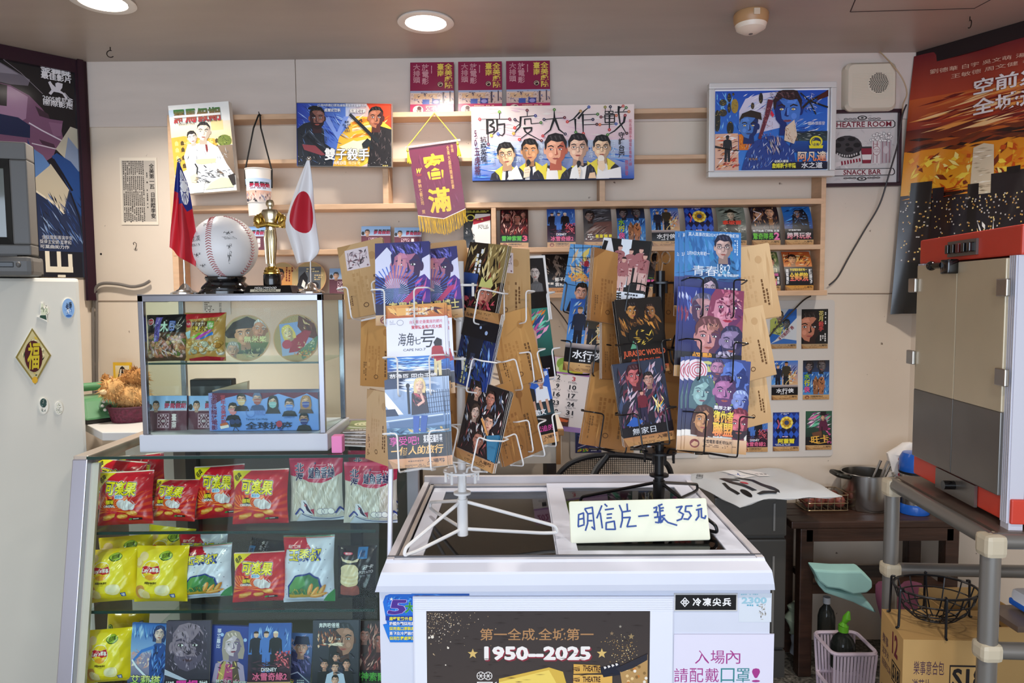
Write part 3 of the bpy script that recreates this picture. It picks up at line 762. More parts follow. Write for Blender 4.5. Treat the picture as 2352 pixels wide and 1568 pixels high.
for i in range(46):
    x=72+666*i/45;yt=1302+(80*(x-70)/350 if x<420 else 80*(740-x)/320);L=190-(40 if x>600 else 0)*((x-600)/140 if x>600 else 0)
    a=A.xy((x,yt));b_=A.xy((x+R.uniform(-10,10),yt+L*.5));c=A.xy((x+R.uniform(-6,6),yt+L+R.uniform(-8,12)))
    q.tube([(a[0],a[1],.001),(b_[0],b_[1],.002),(c[0],c[1],.001)],.0011,5)
o=q.loc('fringe',FR,t);o['kind']='stuff'
CORD=mat('yellow_cord','e8d23a',.6)
inv=m.inverted();hk=inv @ p0;l0,r0=V((-w/2-.004,h/2+.004,.002)),V((w/2+.004,h/2+.004,.002))
MB().tube([l0,hk+V((0,.004,0)),r0],.0018,6).loc('hanging_cord',CORD,t)
MB().tube([l0-V((.006,0,0)),r0+V((.01,0,0))],.0028,8).loc('top_rod',glass_mat('clear_rod','eef',.9,.1,.8),t)
for e in (l0,r0):
    q=MB();q.ball((e.x,e.y-.012,.004),(.0042,.005,.0042))
    for i in range(14):
        a=i*2.4;q.tube([(e.x,e.y-.014,.004),(e.x+.006*math.cos(a),e.y-.05-.003*(i % 3),.004+.005*math.sin(a))],.0012,4)
    q.tube([(e.x,e.y,.002),(e.x,e.y-.012,.004)],.0016,5);q.loc('tassel',CORD,t,smooth=True)
def wav(x,y,s=.004):return s*math.sin(x*60+1)*math.cos(y*40)
q=MB();n=12
q.add([(-w*.5-.006+(w+.014)*i/n,h*.48-(h*1.32)*j/n,.006+wav(i*.02,j*.03,.0025)) for j in range(n+1) for i in range(n+1)],[(j*(n+1)+i,j*(n+1)+i+1,(j+1)*(n+1)+i+1,(j+1)*(n+1)+i) for j in range(n) for i in range(n)])
q.loc('clear_sleeve',glass_mat('sleeve_film','fff',.07,.2,.99),t,smooth=True)

# ---- wide canvas with five men
m,w,h=quadframe4(lambda x,y:onw(x,y,.12),(1082,245),(1456,239),(1457,410),(1085,415))
t=thing('canvas_poster','wide pink and blue canvas of five men in yellow-collared vests, black title','painting',m)
MB().box((0,0,-.0135),(w,h,.026)).loc('stretcher',mat('canvas_dark_side','2a3550',.7),t)
A=Art(w,h,(15,75,2272,1100),17,'f2d8d6')
A.rect(15,75,2272,560,'f5e3d9','eccbd2');A.rect(15,560,2272,1100,'cfd6e6','2b55b0');A.strokes(15,600,2272,1095,120,['9cc4e8','4a86d0','2a5cb8','cfe2f2','6aa4de'],240,20,5,12);A.strokes(20,80,2270,560,40,['f8ece4','e8c6d0','f0d4cf'],300,30,5,15)
K='191717'
def ST(pts,w=26,w2=None):A.line(pts,w,K,w2)
# title strokes
ST([(130,248),(550,255)],10);ST([(405,150),(405,250)],10);ST([(235,250),(235,460)],34);ST([(242,460),(245,600)],12);ST([(250,262),(310,262),(322,300),(270,340),(330,370),(325,420),(255,440)],24)
ST([(370,258),(375,400),(290,480)],28,8);ST([(375,330),(475,320),(470,450),(440,480),(385,462)],24,10)
ST([(790,140),(792,215)],10);ST([(690,228),(905,215)],12);ST([(700,230),(690,360),(600,460)],30,10);ST([(620,265),(680,300)],10);ST([(615,380),(690,320)],10);ST([(755,330),(755,260),(840,255),(845,325),(980,312)],20,8);ST([(740,385),(850,378),(845,420),(790,460),(680,540)],26,10);ST([(750,390),(760,430),(800,460),(985,562)],24,10)
ST([(1165,135),(1168,270)],10,30);ST([(1025,268),(1305,250)],12);ST([(1165,260),(1110,410),(1005,495)],34,10);ST([(1175,260),(1230,410),(1315,475)],34,10)
ST([(1350,308),(1430,270),(1530,165)],10,24);ST([(1455,265),(1462,450)],30,12);ST([(1500,260),(1570,170),(1645,110)],30,8);ST([(1560,200),(1566,470)],32,12);ST([(1575,212),(1765,208)],10);ST([(1575,285),(1700,280)],10);ST([(1575,350),(1755,346)],10)
for x in (1890,1950):ST([(x-20,170),(x+30,170),(x+30,200),(x-20,200),(x-20,170)],12)
ST([(1870,115),(1875,175)],9);ST([(1942,110),(1945,170)],9);ST([(1865,220),(2000,215),(1998,320),(1870,325),(1865,220)],16);ST([(1870,270),(1998,268)],12);ST([(1930,215),(1928,425)],26,12);ST([(1812,250),(2020,232)],9);ST([(1800,352),(2020,345)],10)
ST([(2000,185),(2195,180)],12);ST([(2060,110),(2055,180),(2075,330),(2160,475)],34,10);ST([(2060,130),(2118,105)],20,8);ST([(2145,230),(2130,320),(2000,440),(1905,492)],34,10);ST([(2120,170),(2160,125)],10)
for x,y,c in ((130,250,'d8303a'),(405,155,'6fae3c'),(547,257,'7a1c3c'),(288,478,'f0d03c'),(383,458,'2c56b4'),(245,597,'6a1c48'),(790,140,'6a1c38'),(905,216,'2a3c8a'),(620,265,'20244a'),(616,378,'d83038'),(598,456,'f0b03a'),(980,312,'3a7a3a'),(678,540,'d83040'),(985,562,'5a1630'),(1167,137,'4a8a3a'),(1024,270,'1a2250'),(1308,248,'6a1838'),(1005,496,'c8203a'),(1316,474,'1e2850'),(1346,306,'d8303a'),(1530,163,'b88a4a'),(1645,108,'2a56a8'),(1766,208,'3a7a3a'),(1700,280,'1a2250'),(1755,347,'4a0e2a'),(1462,452,'3a8a3a'),(1566,472,'d83030'),(1870,113,'8a8a3a'),(1942,110,'20264a'),(2118,103,'c85a58'),(2160,125,'3a7a4a'),(2197,180,'d08058'),(2145,230,'9a2038'),(1812,248,'6a1838'),(2023,230,'c86a50'),(1796,353,'d86a3a'),(2020,346,'2a56a8'),(1927,426,'c82038'),(2168,477,'3a1430'),(1902,494,'3a8a3a')):
    A.ell(x,y,21,21,c,14);A.ell(x,y,7,7,'e8c8a8',8)
A.text('50五虎將',48,380,130,1020,'4a1c3c',.03,vert=True);A.text('抗疫英雄',130,490,225,845,'1c1a2a',.02,vert=True);A.text('守護台灣',2048,455,2142,810,'1e1c24',.02,vert=True)
A.text('知名國際手繪電影看板大師',2195,280,2240,930,'c8506a',.0,vert=True);A.text('顏振發',2140,840,2190,1060,'c8506a',.0,vert=True)
for s,x,y in (('周志浩',300,620),('羅一鈞',662,615),('陳時中',975,600),('張上淳',1668,575),('莊人祥',1978,575)):A.text(s,x-32,y,x+32,y+235,'dce9f4',.0,vert=True)
def vest(cx,y,s,tie=None):
    A.poly([(cx-1.9*s,1100),(cx-1.7*s,y+.9*s),(cx-.7*s,y+.25*s),(cx+.7*s,y+.25*s),(cx+1.7*s,y+.9*s),(cx+1.9*s,1100)],'2c2a34')
    A.strokes(cx-1.7*s,y+.6*s,cx+1.7*s,1098,26,['6a6878','14121a','4a4656'],90,9,80,20)
    A.poly([(cx-.7*s,1100),(cx-.6*s,y+.4*s),(cx,y+.7*s),(cx+.6*s,y+.4*s),(cx+.7*s,1100)],'f4f0ec')
    for e in (-1,1):A.poly([(cx+e*.45*s,y),(cx+e*1.35*s,y+.6*s),(cx+e*.9*s,y+1.05*s),(cx+e*.6*s,y+1.9*s),(cx+e*.5*s,y+.7*s)],'ecd84a');A.line([(cx+e*.45*s,y+.1*s),(cx+e*.52*s,y+.8*s)],10,'b09a20')
    if tie:A.poly([(cx-.12*s,y+.5*s),(cx+.12*s,y+.5*s),(cx+.2*s,1100),(cx-.2*s,1100)],tie)
vest(500,900,125,'2a2630');vest(1560,850,125);vest(840,850,125,'2a2a3a');vest(1830,810,130)
A.face(490,750,160,'f0bc92','1a1414',side=-1,glasses='4a4038',rot=-6);A.face(820,700,155,'e0a070','181212',side=-1);A.face(1490,665,180,'f0c0a4','1c1214',side=1,glasses='8a7468')
A.face(1820,670,160,'f2c8a2','16100f',side=1,glasses='3a3430')
vest(1130,870,150);A.face(1180,690,205,'eaa888','1e1416',side=1,shade='b8604a')
for x,y,c in ((800,860,'23202a'),(1500,885,'23202a')):A.ell(x,y,30,38,c);A.line([(x,y),(x-20,y+130)],30,c,20);A.poly([(x-60,y+80),(x+10,y+50),(x+30,y+100),(x+10,y+200),(x-70,y+215)],'f4ddc2');A.line([(x-50,y+110),(x+15,y+100)],5,'b98a68');A.line([(x-55,y+145),(x+15,y+135)],5,'b98a68')
A.ell(1808,825,46,50,'f6ecdc');A.poly([(1760,860),(1850,850),(1870,950),(1830,1000),(1770,960)],'f4d8b8');A.poly([(1830,1000),(2080,940),(2090,1095),(1830,1095)],'f4f0ee');A.poly([(500,1095),(560,980),(640,900),(720,1095)],'f6f4f0');A.poly([(1370,1095),(1400,960),(1470,900),(1510,1095)],'f4f2f0');A.poly([(1630,1095),(1650,1020),(1720,1010),(1740,1095)],'f2cca6')
A.put('painting',PAPER,t)

# ---- framed blue painting
m,w,h=quadframe4(lambda x,y:onw(x,y,.12),(1627,192),(1919,188),(1917,405),(1626,408))
t=thing('framed_picture','white-framed blue painting of two heads, right end of the shelves','picture',m)
bw=.019;q=MB()
for x0,x1,y0,y1 in ((-w/2,w/2,h/2-bw,h/2),(-w/2,w/2,-h/2,-h/2+bw),(-w/2,-w/2+bw,-h/2+bw,h/2-bw),(w/2-bw,w/2,-h/2+bw,h/2-bw)):
    q.box(((x0+x1)/2,(y0+y1)/2,-.006),(x1-x0,y1-y0,.03),bev=.003)
q.loc('frame',mat('frame_silver','d8d6d2',.35,.2),t)
MB().box((0,0,-.012),(w-.01,h-.01,.012)).loc('backing',mat('frame_mat_white','f4f4f4',.6),t)
B2=(130,150,1945,1465);A=Art((w-2*bw)*.975,(h-2*bw)*.965,B2,19,'2f6fd0')
A.rect(*B2,'1f4fb8','3f8ae0');A.poly([(520,480),(620,280),(900,190),(1250,160),(1500,300),(1450,700),(600,900),(520,800)],'d8d4e8');A.strokes(540,160,1940,620,90,['f0f2f8','4a90e8','1a3fa0','cfe0f4'],200,14,160,20)
A.strokes(135,155,520,800,50,['58b0f0','2a6ad0','8ccaf4'],130,18,80,30)
for x,y,rx,ry,c in ((355,260,32,75,'2a2a26'),(420,205,18,26,'1c1c1a'),(255,340,60,55,'3a3a2c'),(445,400,58,120,'a88a34'),(355,430,28,80,'2c2c28'),(865,275,34,90,'2a2826'),(733,400,28,55,'3a332c'),(165,640,50,180,'20241c'),(375,765,55,115,'22241e'),(255,510,65,60,'3c382c'),(1850,930,90,80,'101418')):
    A.ell(x,y,rx,ry,c);A.strokes(x-rx,y-ry,x+rx,y+ry,12,['c8a84a','15140f','6a5c34'],rx*.8,9)
A.poly([(130,860),(500,850),(520,1465),(130,1465)],'e8b89c');A.strokes(132,850,560,1462,90,['f8f0ea','d84a2c','f0a050','8a2a1c','fff','7a3a2a'],150,22,160,30);A.poly([(510,870),(720,850),(760,1130),(520,1130)],'e07a1e');A.strokes(512,860,760,1130,30,['f6b83c','b84818','6a2412'],70,12,70)
A.person(330,885,440,'16161c','16161c','2a2a30','0e0e10');A.poly([(130,1050),(320,1120),(510,1130),(510,1150),(130,1090)],'1a1416')
A.rect(1250,830,1945,1000,'1f2a34','3a4a4c');A.rect(1350,990,1945,1180,'1c4f9c','16387c');A.strokes(1260,820,1940,1000,50,['0e1418','4a7a78','c8d0cc','2c3c3c'],90,12,5,15);A.strokes(1300,620,1940,850,60,['f0f4fa','2a66c8','17429c','6aa8e8'],160,12,165,15)
A.line([(1440,540),(1640,340),(1900,200)],34,'241c1c');A.line([(1640,330),(1945,440)],26,'1c1818');A.line([(1500,200),(1640,330),(1750,550)],20,'20242c');A.poly([(1780,260),(1945,150),(1945,260),(1760,330)],'4a1c18');A.strokes(1500,190,1780,540,30,['e8eaf0','1a1a20','6a3028'],70,8,60)
A.poly([(560,1465),(640,1180),(740,1000),(960,900),(1200,930),(1400,1150),(1460,1465)],'22408e');A.strokes(600,930,1440,1462,130,['0f1c50','3f74d0','88b0e8','1a2c6c','d0dcf0'],90,12,110,30)
A.face(670,730,215,'4a7cc4','241a16',shade='142a66',side=1,style=2,lip='3a4a80',iris='c8b040');A.poly([(510,640),(560,530),(700,475),(860,520),(880,640),(760,600),(600,580)],'2c2018')
A.face(1290,470,305,'4478cc','2a1a1e',shade='152a70',side=-1,style=0,lip='8a4a5a',iris='c8b040')
A.strokes(980,160,1460,330,60,['5a3038','1a1014','8a5a5c','3a2028'],70,9,30,30)
A.line([(1010,330),(960,560),(850,930)],90,'6a2838',50);A.strokes(850,420,1080,930,60,['c07078','3a141c','e8a8a8','8a3844'],40,9,30);A.poly([(1030,480),(1075,560),(1050,600),(1010,540)],'d82a48')
A.strokes(930,880,1200,1230,40,['f0ece8','1a1a20','c8bcb4','e0c0b8'],130,12,75,15);A.poly([(1240,980),(1260,760),(1400,640),(1450,900),(1400,1040)],'e0ccb4');A.strokes(1230,700,1460,1040,26,['f4ece0','b8865c','8a5838'],60,12,70)
A.strokes(140,1300,1900,1460,40,['0a1230','dfe6f4','1a2a60'],30,9);A.rect(1050,1340,1945,1465,'14183a','0c0f22')
A.ell(1755,1010,105,98,'e8dc2c');A.ell(1755,1010,80,72,'2a3a5c');A.ell(1755,1015,70,62,'e8dc2c');A.poly([(1690,1000),(1740,950),(1810,960),(1830,1010),(1760,990)],'2a3a5c');A.poly([(1640,1070),(1870,1070),(1860,1120),(1650,1120)],'e8dc2c');A.text('全美',1710,1030,1800,1080,'2a3a5c',.03)
A.text('阿凡達',1465,1170,1920,1330,'f4f0d8',.035,out='1a1a30',ow=.05,col2='f0702c');A.text('水之道',1525,1350,1862,1445,'f4f4f4',.02);A.text('全美大導演',1085,1305,1310,1350,'f0f0e0',.02);A.text('詹姆斯卡麥隆',1050,1360,1435,1440,'f0ea3c',.05)
A.text('繪師/顏振發',1618,675,1890,735,'f4f4f8',.0);A.micro(675,1270,885,1330,1,'8a6a58',fill=.95)
A.put('painting',GLOSSP,t,Matrix.Translation((0,0,-.0055)))

# ---- theatre room sign
m,w,h=quadframe4(lambda x,y:onw(x,y,.02),(1884,253),(2070,250),(2070,426),(1884,430))
t=thing('snack_bar_sign','maroon-framed grey sign with film reel and popcorn, under the speaker','sign',m)
bw=.012;q=MB()
for x0,x1,y0,y1 in ((-w/2,w/2,h/2-bw,h/2),(-w/2,w/2,-h/2,-h/2+bw),(-w/2,-w/2+bw,-h/2+bw,h/2-bw),(w/2-bw,w/2,-h/2+bw,h/2-bw)):
    q.box(((x0+x1)/2,(y0+y1)/2,-.006),(x1-x0,y1-y0,.02),bev=.002)
q.loc('frame',mat('sign_frame','2e101e',.35),t)
MB().box((0,0,-.01),(w-.01,h-.01,.01)).loc('panel',mat('sign_panel','d0cbc6',.5),t)
# drawing box in zoomed pixels: x 510..1225 , y 1010..1650 (frame inside)
A=Art(w-2*bw,h-2*bw,(540,1020,1220,1650),23,'cfcac6')
A.strokes(545,1025,1215,1645,80,['bdb8b6','dedad6','c4bfbd'],60,20)
K='2a2426'
A.ell(895,1060,45,20,K);A.ell(895,1060,32,12,'cfcac6');A.ell(895,1060,14,7,K)
for e in (-1,1):
    for k in range(3):A.ring(895+e*(70+40*k),1070,20,9,5,K,12)
A.poly([(600,1085),(1180,1085),(1200,1105),(1200,1140),(1180,1155),(600,1155),(580,1120)],K);A.poly([(606,1091),(1175,1091),(1190,1108),(1190,1136),(1175,1149),(606,1149),(592,1120)],'d8d3cf')
A.text('THEATRE ROOM',610,1095,1162,1142,'7a1c30',.03)
A.ell(765,1318,132,95,'302c2e');A.ell(760,1305,130,88,'3d393b')
for x,y,rx,ry in ((700,1250,36,18),(800,1250,36,18),(675,1305,30,22),(850,1305,34,22),(780,1345,38,22),(762,1300,20,14)):A.ell(x,y,rx,ry,'1a1718')
A.line([(650,1360),(720,1400),(800,1408),(870,1385)],28,'252122');
for k in range(9):A.rect(665+k*22,1372+int(22*math.sin(k/8*3)),677+k*22,1390+int(22*math.sin(k/8*3)),'cfcac6')
A.line([(885,1262),(925,1285),(945,1320)],9,'f0ece8');A.line([(885,1262),(925,1285),(945,1320)],3,'8a8486')
A.poly([(885,1330),(995,1330),(978,1472),(902,1472)],'8a2438');A.poly([(890,1392),(988,1392),(982,1440),(896,1440)],'e6e0dc');A.rect(882,1320,998,1336,'3a3436');A.line([(886,1330),(903,1472)],4,K);A.line([(995,1330),(978,1472)],4,K)
A.poly([(985,1265),(1065,1270),(1065,1478),(990,1475)],'dcd3d0');A.poly([(1065,1270),(1170,1265),(1160,1470),(1065,1478)],'b9aeb0')
for x in (1000,1035,1085,1120,1150):A.line([(x,1272),(x,1470)],7,'9c6a72')
A.ell(1028,1360,34,42,'e2dad6');A.ring(1028,1360,34,42,4,'8a3a48');A.ell(1115,1352,24,36,'cfc4c4');A.text('POP',1008,1342,1050,1358,'8a3a48');A.text('CORN',1006,1362,1050,1376,'8a3a48');A.text('fresh',1000,1290,1045,1308,'8a3a48')
R=random.Random(3)
for i in range(40):
    x=R.uniform(975,1165);y=R.uniform(1205,1275);A.ell(x,y,15,12,'ece7e2',8);A.ring(x,y,15,12,2.5,'6a6264',8)
A.poly([(600,1470),(870,1420),(880,1450),(620,1510)],'e0d6d2')
for k in range(7):A.poly([(700+k*27,1452-k*4),(716+k*27,1448-k*4),(722+k*27,1482-k*5),(706+k*27,1490-k*5)],'8a2438')
A.poly([(620,1520),(1185,1520),(1200,1545),(1200,1570),(1180,1585),(620,1585),(600,1552)],K);A.poly([(626,1526),(1178,1526),(1190,1548),(1190,1566),(1175,1579),(626,1579),(612,1552)],'d8d3cf')
A.text('SNACK BAR',725,1530,1070,1574,'7a1c30',.03)
A.ell(895,1612,45,18,K);A.ell(895,1612,30,11,'cfcac6');A.ell(895,1612,14,6,K)
for e in (-1,1):
    for k in range(3):A.ring(895+e*(70+40*k),1605,20,8,5,K,12)
A.put('print',PAPER,t,Matrix.Translation((0,0,-.0048)))

# ---- wall speaker
m,w,h=quadframe4(lambda x,y:onw(x,y,.045),(1943,142),(2063,140),(2062,251),(1945,254))
t=thing('wall_speaker','cream plastic wall speaker with round grille near the right corner','speaker',m)
SPK=mat('speaker_cream','d8cdb8',.4)
q=MB();pr=rrect(-w/2,-h/2,w/2,h/2,.022,6);pr2=rrect(-w/2+.008,-h/2+.008,w/2-.008,h/2-.008,.02,6);n=len(pr)
q.add([(x,y,-.045) for x,y in pr]+[(x,y,-.012) for x,y in pr]+[(x,y,-.002) for x,y in pr2],[list(range(n))[::-1]]+[(i,(i+1) % n,n+(i+1) % n,n+i) for i in range(n)]+[(n+i,n+(i+1) % n,2*n+(i+1) % n,2*n+i) for i in range(n)]+[list(range(2*n,3*n))])
q.loc('housing',SPK,t,smooth=True)
q=MB()
for k in range(26):q.box((.002,.042-k*.0034,-.0018),(w*.78,.0012,.0012))
q.loc('rib_panel',SPK,t)
q=MB()
for j in range(15):
    y=.041-j*.0045;dy=(y-.0095)/.033
    if abs(dy)>=1:continue
    hw=.033*math.sqrt(1-dy*dy);x=-hw+(j % 2)*.0035
    while x<hw:
        e=min(x+.006,hw);q.box(((x+e)/2+.022,y,-.0008),(e-x,.0026,.0016));x+=.0075
q.loc('grille',mat('grille_dark','171413',.6),t)
MB().lathe([(.036,0),(.0375,.0006),(.036,.0012)],32).loc('grille_ring',SPK,t).matrix_local=Matrix.Translation((.022,.0095,-.0015))
CABB=mat('cable_beige','b59a78',.5)
cable('speaker_cable',[(2011,110),(2030,128),(2055,155),(2075,185),(2083,215),(2074,240),(2073,262)],[.004,.03,.052,.056,.05,.03,.03],.0022,CABB,'beige speaker wire hanging from the ceiling past the cream speaker')
cable('black_cable',[(2082,240),(2072,268),(2062,330),(2042,400),(2020,470),(1985,530),(1950,590),(1925,635),(1904,655)],[.045,.045,.045,.045,.03,.02,.02,.02,.012],.0028,CABD,'dark cable sagging from the snack bar sign to the shelf end')
cable('black_cable',[(1862,680),(1845,690),(1820,715),(1790,745),(1765,775),(1752,800),(1748,830)],[.01,.02,.03,.03,.03,.03,.02],.0026,CABD,'dark cable under the shelf crossing the laminated card sheet')
cable('black_cable',[(1255,684),(1275,705),(1298,735),(1312,760),(1325,790)],.012,.002,CABD,'thin dark cable on the wall left of the black rack')

# ---- paper cup in a strap holder
c=onw(597,445,.135)
top,bot=onw(597,392,.135),onw(597,497,.135);hh=top.z-bot.z;r1=(onw(626,392,.135)-onw(568,392,.135)).length/2;r0=r1*.82
t=thing('paper_cup','white paper cup in a printed sleeve hanging by a black strap','cup',bot)
MB().lathe([(0,0),(r0,0),(r1,hh),(r1+.002,hh+.002),(r1+.002,hh+.004),(r1-.001,hh+.004),(r1-.002,hh-.01),(r0-.002,.004),(0,.004)],32).loc('cup',mat('cup_white','ece4da',.5),t,smooth=True)
s0,s1=hh*.28,hh*.80
A=Art(2*PI*r1*.5,s1-s0,(0,0,100,60),29,'dfe4ee');A.rect(0,0,100,26,'b8cce8','cfdcec');A.rect(0,30,100,60,'e8b49c','d8cfc8')
A.text('羅馬假期',36,9,88,17,'1c1c1c',.06);A.text('羅馬假期',36,13,90,22,'b02040',.06);A.micro(38,23,88,28,1,'8a4a5a');A.face(14,22,8,'e8b8a0','1a1414');A.strokes(2,30,98,59,60,['c87a6a','6a4a58','f0dcd0','8a98b8'],12,3,80,30);A.strokes(2,48,60,60,20,['1c1c20','4a4a58'],10,3)
def wcup(x,y):
    f=(y+(s1-s0)/2)/(s1-s0);z=s0+(s1-s0)*f;r=r0+(r1-r0)*z/hh+.0012;a=x/(r1) ;return (r*math.sin(a),-r*math.cos(a),z)
A.put('sleeve_print',PAPER,t,warp=wcup,grid=(14,1))
MB().lathe([(r0+(r1-r0)*s0/hh+.0008,s0),(r0+(r1-r0)*s1/hh+.0008,s1)],32).loc('sleeve',mat('sleeve_white','e4e2e4',.6),t,smooth=True)
hk=onw(596,262,.1)-bot
q=MB()
for e in (-1,1):
    q.tube([V((e*r1*1.02,0,hh*.62)),V((e*r1*1.06,0,hh)),V((e*.012,0,hh+(hk.z-hh)*.72)),V((hk.x+e*.003,hk.y*.9,hk.z-.006)),V((hk.x,hk.y,hk.z))],.0026,6)
q.loc('strap',mat('strap_black','14120f',.7),t)
MB().tube([hk+V((0,.03,.0)),hk+V((0,-.004,0)),hk+V((0,-.008,.006))],.0015,6).loc('nail',HOOKM,t)

# ---- disaster poster bulging off the right wall
zt,zb=onw(2092,128,.02).z,onw(2055,722,.04).z
s0=.06;total=.72
def corner_line(px,off):
    p=onw(px,400,off);return V((p.x,p.y,0))
T0=corner_line(2092,.012);B0=corner_line(2052,.03)
T1=CR+RN*.014+RD*.05;B1=CR+RN*.05+RD*.06
H_=zt-zb
def wpost(x,y):
    f=x+total/2;k=(H_/2-y)/H_
    def P(a,b):return a+(b-a).normalized()*f if f<s0 else b+RD*(f-s0)
    p=P(T0,T1).lerp(P(B0,B1),k)
    p.z=zt-(zt-zb)*k+.004*math.sin(f*20)*k-.13*max(0,f-s0)*max(0,1-k*5)
    return (p+(RN*.005*math.sin(f*26+k*5)))[:]
A=Art(total,H_,(130,0,1700,1950),31,'8a2a20')
# x: 130 left edge, 275 fold, then about 650 per visible .29 m
A.rect(130,0,1700,330,'6a1c24','a8402a');A.rect(130,330,1700,560,'c05a2c','8a2c20');A.rect(130,560,1700,720,'5a1c18','8a3a18');A.rect(130,720,1700,1050,'e08a1c','f0a828');A.rect(130,1050,1700,1950,'2a1410','0a0808')
A.strokes(135,330,1690,640,120,['e89a4a','6a1a18','f4c88a','a83820','c87038'],320,26,174,8);A.strokes(135,620,1690,760,70,['2c1410','6a3018','4a1c14','b85a20'],200,30,176,14)
A.strokes(135,740,1690,1090,260,['f8d84a','c8500e','f0b02c','7a2c0c','fbe88a','e0801a'],90,34);A.strokes(135,1000,1690,1100,60,['a83a10','f8a02a','5a1c0c'],200,14,176,8)
R=random.Random(8)
A.poly([(560,1150),(575,760),(640,740),(700,760),(710,1150)],'d8c8a8');A.strokes(565,760,705,1120,40,['8a7a62','f4ecd8','b8a688'],60,10,0,6)
x=130
while x<1700:
    wd=R.uniform(50,130);tp=R.uniform(1010,1180);A.rect(x,tp,x+wd,1950,R.choice(['1a1418','241a1c','140f12','1e1a22']));x+=wd*.85
A.rect(690,960,900,1500,'221c20');A.rect(780,930,860,980,'1a1518');A.rect(190,960,300,1300,'1c1618')
A.L+=1
for i in range(650):
    x=R.uniform(135,1680);y=1100+500*R.random()**1.5;A.poly([(x,y),(x+8,y),(x+8,y+10),(x,y+10)],R.choice(['f4d890','e0b060','c8c0b8','a87838']),up=False)
A.strokes(600,1280,1200,1560,30,['f8f4ec','f0c878'],110,18,75,25)
A.rect(130,1560,1700,1950,'0c0a0b','080707');A.face(370,1640,42,'b89888','1a1414');A.face(360,1765,46,'c0a090','1a1414')
A.text('劉德華 白宇 吳文萌 湯君慈 王丹妮 詹子好',260,130,1400,165,'e0b8a0',.0);A.text('王敏德 周文健 魯明士 林家熙 黃德斌',400,190,1500,225,'e0b8a0',.0)
A.text('空前災難一觸即發',560,270,1680,385,'eae4e2',.02,out='5a2018',ow=.03);A.text('全城迎戰滅絕危機',560,420,1680,535,'eae4e2',.02,out='7a3a1c',ow=.03)
A.text('末日',960,1400,1420,1500,'f4f2f4',.08)
t=thing('wall_poster','large glossy burning-city poster curling off the right wall behind the red machine','poster',onw(2100,722,.02))
me=A.mesh('poster_print',warp=lambda x,y:tuple(V(wpost(x,y))),grid=(18,8));me.materials.append(print_mat('glossy_poster',.16,.6,.3))
me.transform(WM[t.name].inverted());link('printed_face',me,t)
q=MB();nx,ny=24,8
q.add([V(wpost(-total/2+total*i/nx,H_/2-H_*j/ny))-RN*.006 for j in range(ny+1) for i in range(nx+1)],[(j*(nx+1)+i,(j+1)*(nx+1)+i,(j+1)*(nx+1)+i+1,j*(nx+1)+i+1) for j in range(ny) for i in range(nx)])
q.build('paper_back',mat('poster_back','d8d4d0',.5),t,smooth=True)

# ---- dark film poster in the left frame
a,b_=on_left(0,163,.006),on_left(178,163,.006);w1=(V((a.x,a.y,0))-V((b_.x,b_.y,0))).length;zt=on_left(178,163,.006).z;zb=on_left(182,637,.006).z
ext=1.55;w=w1*ext;h=zt-zb;o=V((b_.x,b_.y,0))+LD*(w/2);o.z=(zt+zb)/2
m=frame(o,-LD,V((0,0,1)))
t=thing('wall_poster','dark blue poster of a man in a hat in the left maroon frame','poster',m)
MB().box((0,0,-.0015),(w,h,.002)).loc('sheet',mat('poster_dark','15161c',.4),t)
A=Art(w,h,(520-520*ext,155,520,1530),37,'14161f');X0=520-520*ext
A.rect(X0,155,520,1530,'12131a','0e1222')
A.poly([(X0,155),(-60,130+40),(190,270),(175,310),(60,320),(X0,300)],'6d6570');A.poly([(X0,170),(0,200),(120,250),(X0,280)],'8d8590');A.line([(0,160),(130,235),(270,345)],3,'9a929a')
A.poly([(X0,310),(60,325),(180,370),(260,440),(310,500),(400,500),(385,560),(400,640),(340,690),(320,740),(250,790),(180,720),(X0,640)],'7c5270');A.poly([(X0,320),(60,335),(170,380),(150,520),(20,600),(X0,600)],'a8809c');A.poly([(215,430),(300,470),(310,500),(240,490)],'3e2838');A.poly([(230,640),(330,660),(340,690),(250,670)],'4a2c42');A.poly([(300,520),(395,520),(380,600),(330,610)],'8c6280');A.line([(170,545),(250,580),(385,630)],9,'e0d4e0');A.line([(180,672),(350,690)],7,'d8ccd8')
A.poly([(X0,300),(40,330),(30,460),(X0,470)],'1c1620')
A.poly([(340,690),(450,530),(520,545),(520,840),(420,760)],'c8c0ac');A.poly([(430,600),(520,700),(520,840),(400,740)],'8c9cb8')
A.poly([(310,740),(345,715),(440,760),(520,850),(520,1180),(430,960)],'1f4a8c');A.line([(320,760),(380,850),(440,950)],16,'0a1020')
A.poly([(X0,500),(100,520),(175,560),(170,640),(X0,640)],'14244c')
A.poly([(180,700),(300,790),(430,960),(520,1180),(520,1360),(200,1360),(X0,1360),(X0,760)],'1c2c50');A.poly([(190,880),(300,790),(420,950),(380,1110),(190,970)],'c8bda6');A.poly([(180,700),(250,740),(295,800),(190,890)],'5d84bc');A.line([(190,975),(300,1040),(375,1105)],12,'e8dfca');A.line([(420,955),(375,1105)],7,'3a4458')
A.strokes(200,960,515,1350,90,['4a6ca8','0e1830','8aa4cc','26427c'],110,8,60,18);A.line([(430,970),(480,1120),(515,1350)],10,'0a0f20')
A.strokes(X0+5,640,200,1340,40,['26427c','0e1830','3a5a94'],100,14,70,18)
A.text('金獅獎',265,165,468,205,'e8e4e6',.06);A.text('最佳影片',265,205,470,245,'e8e4e6',.05)
A.poly([(310,265),(325,255),(340,275),(360,290),(358,265),(375,255),(410,258),(405,285),(390,305),(420,320),(440,345),(430,360),(405,325),(380,320),(345,320),(325,345),(310,335),(330,310)],'dcd6dc');A.line([(420,315),(450,345),(475,352)],4,'dcd6dc')
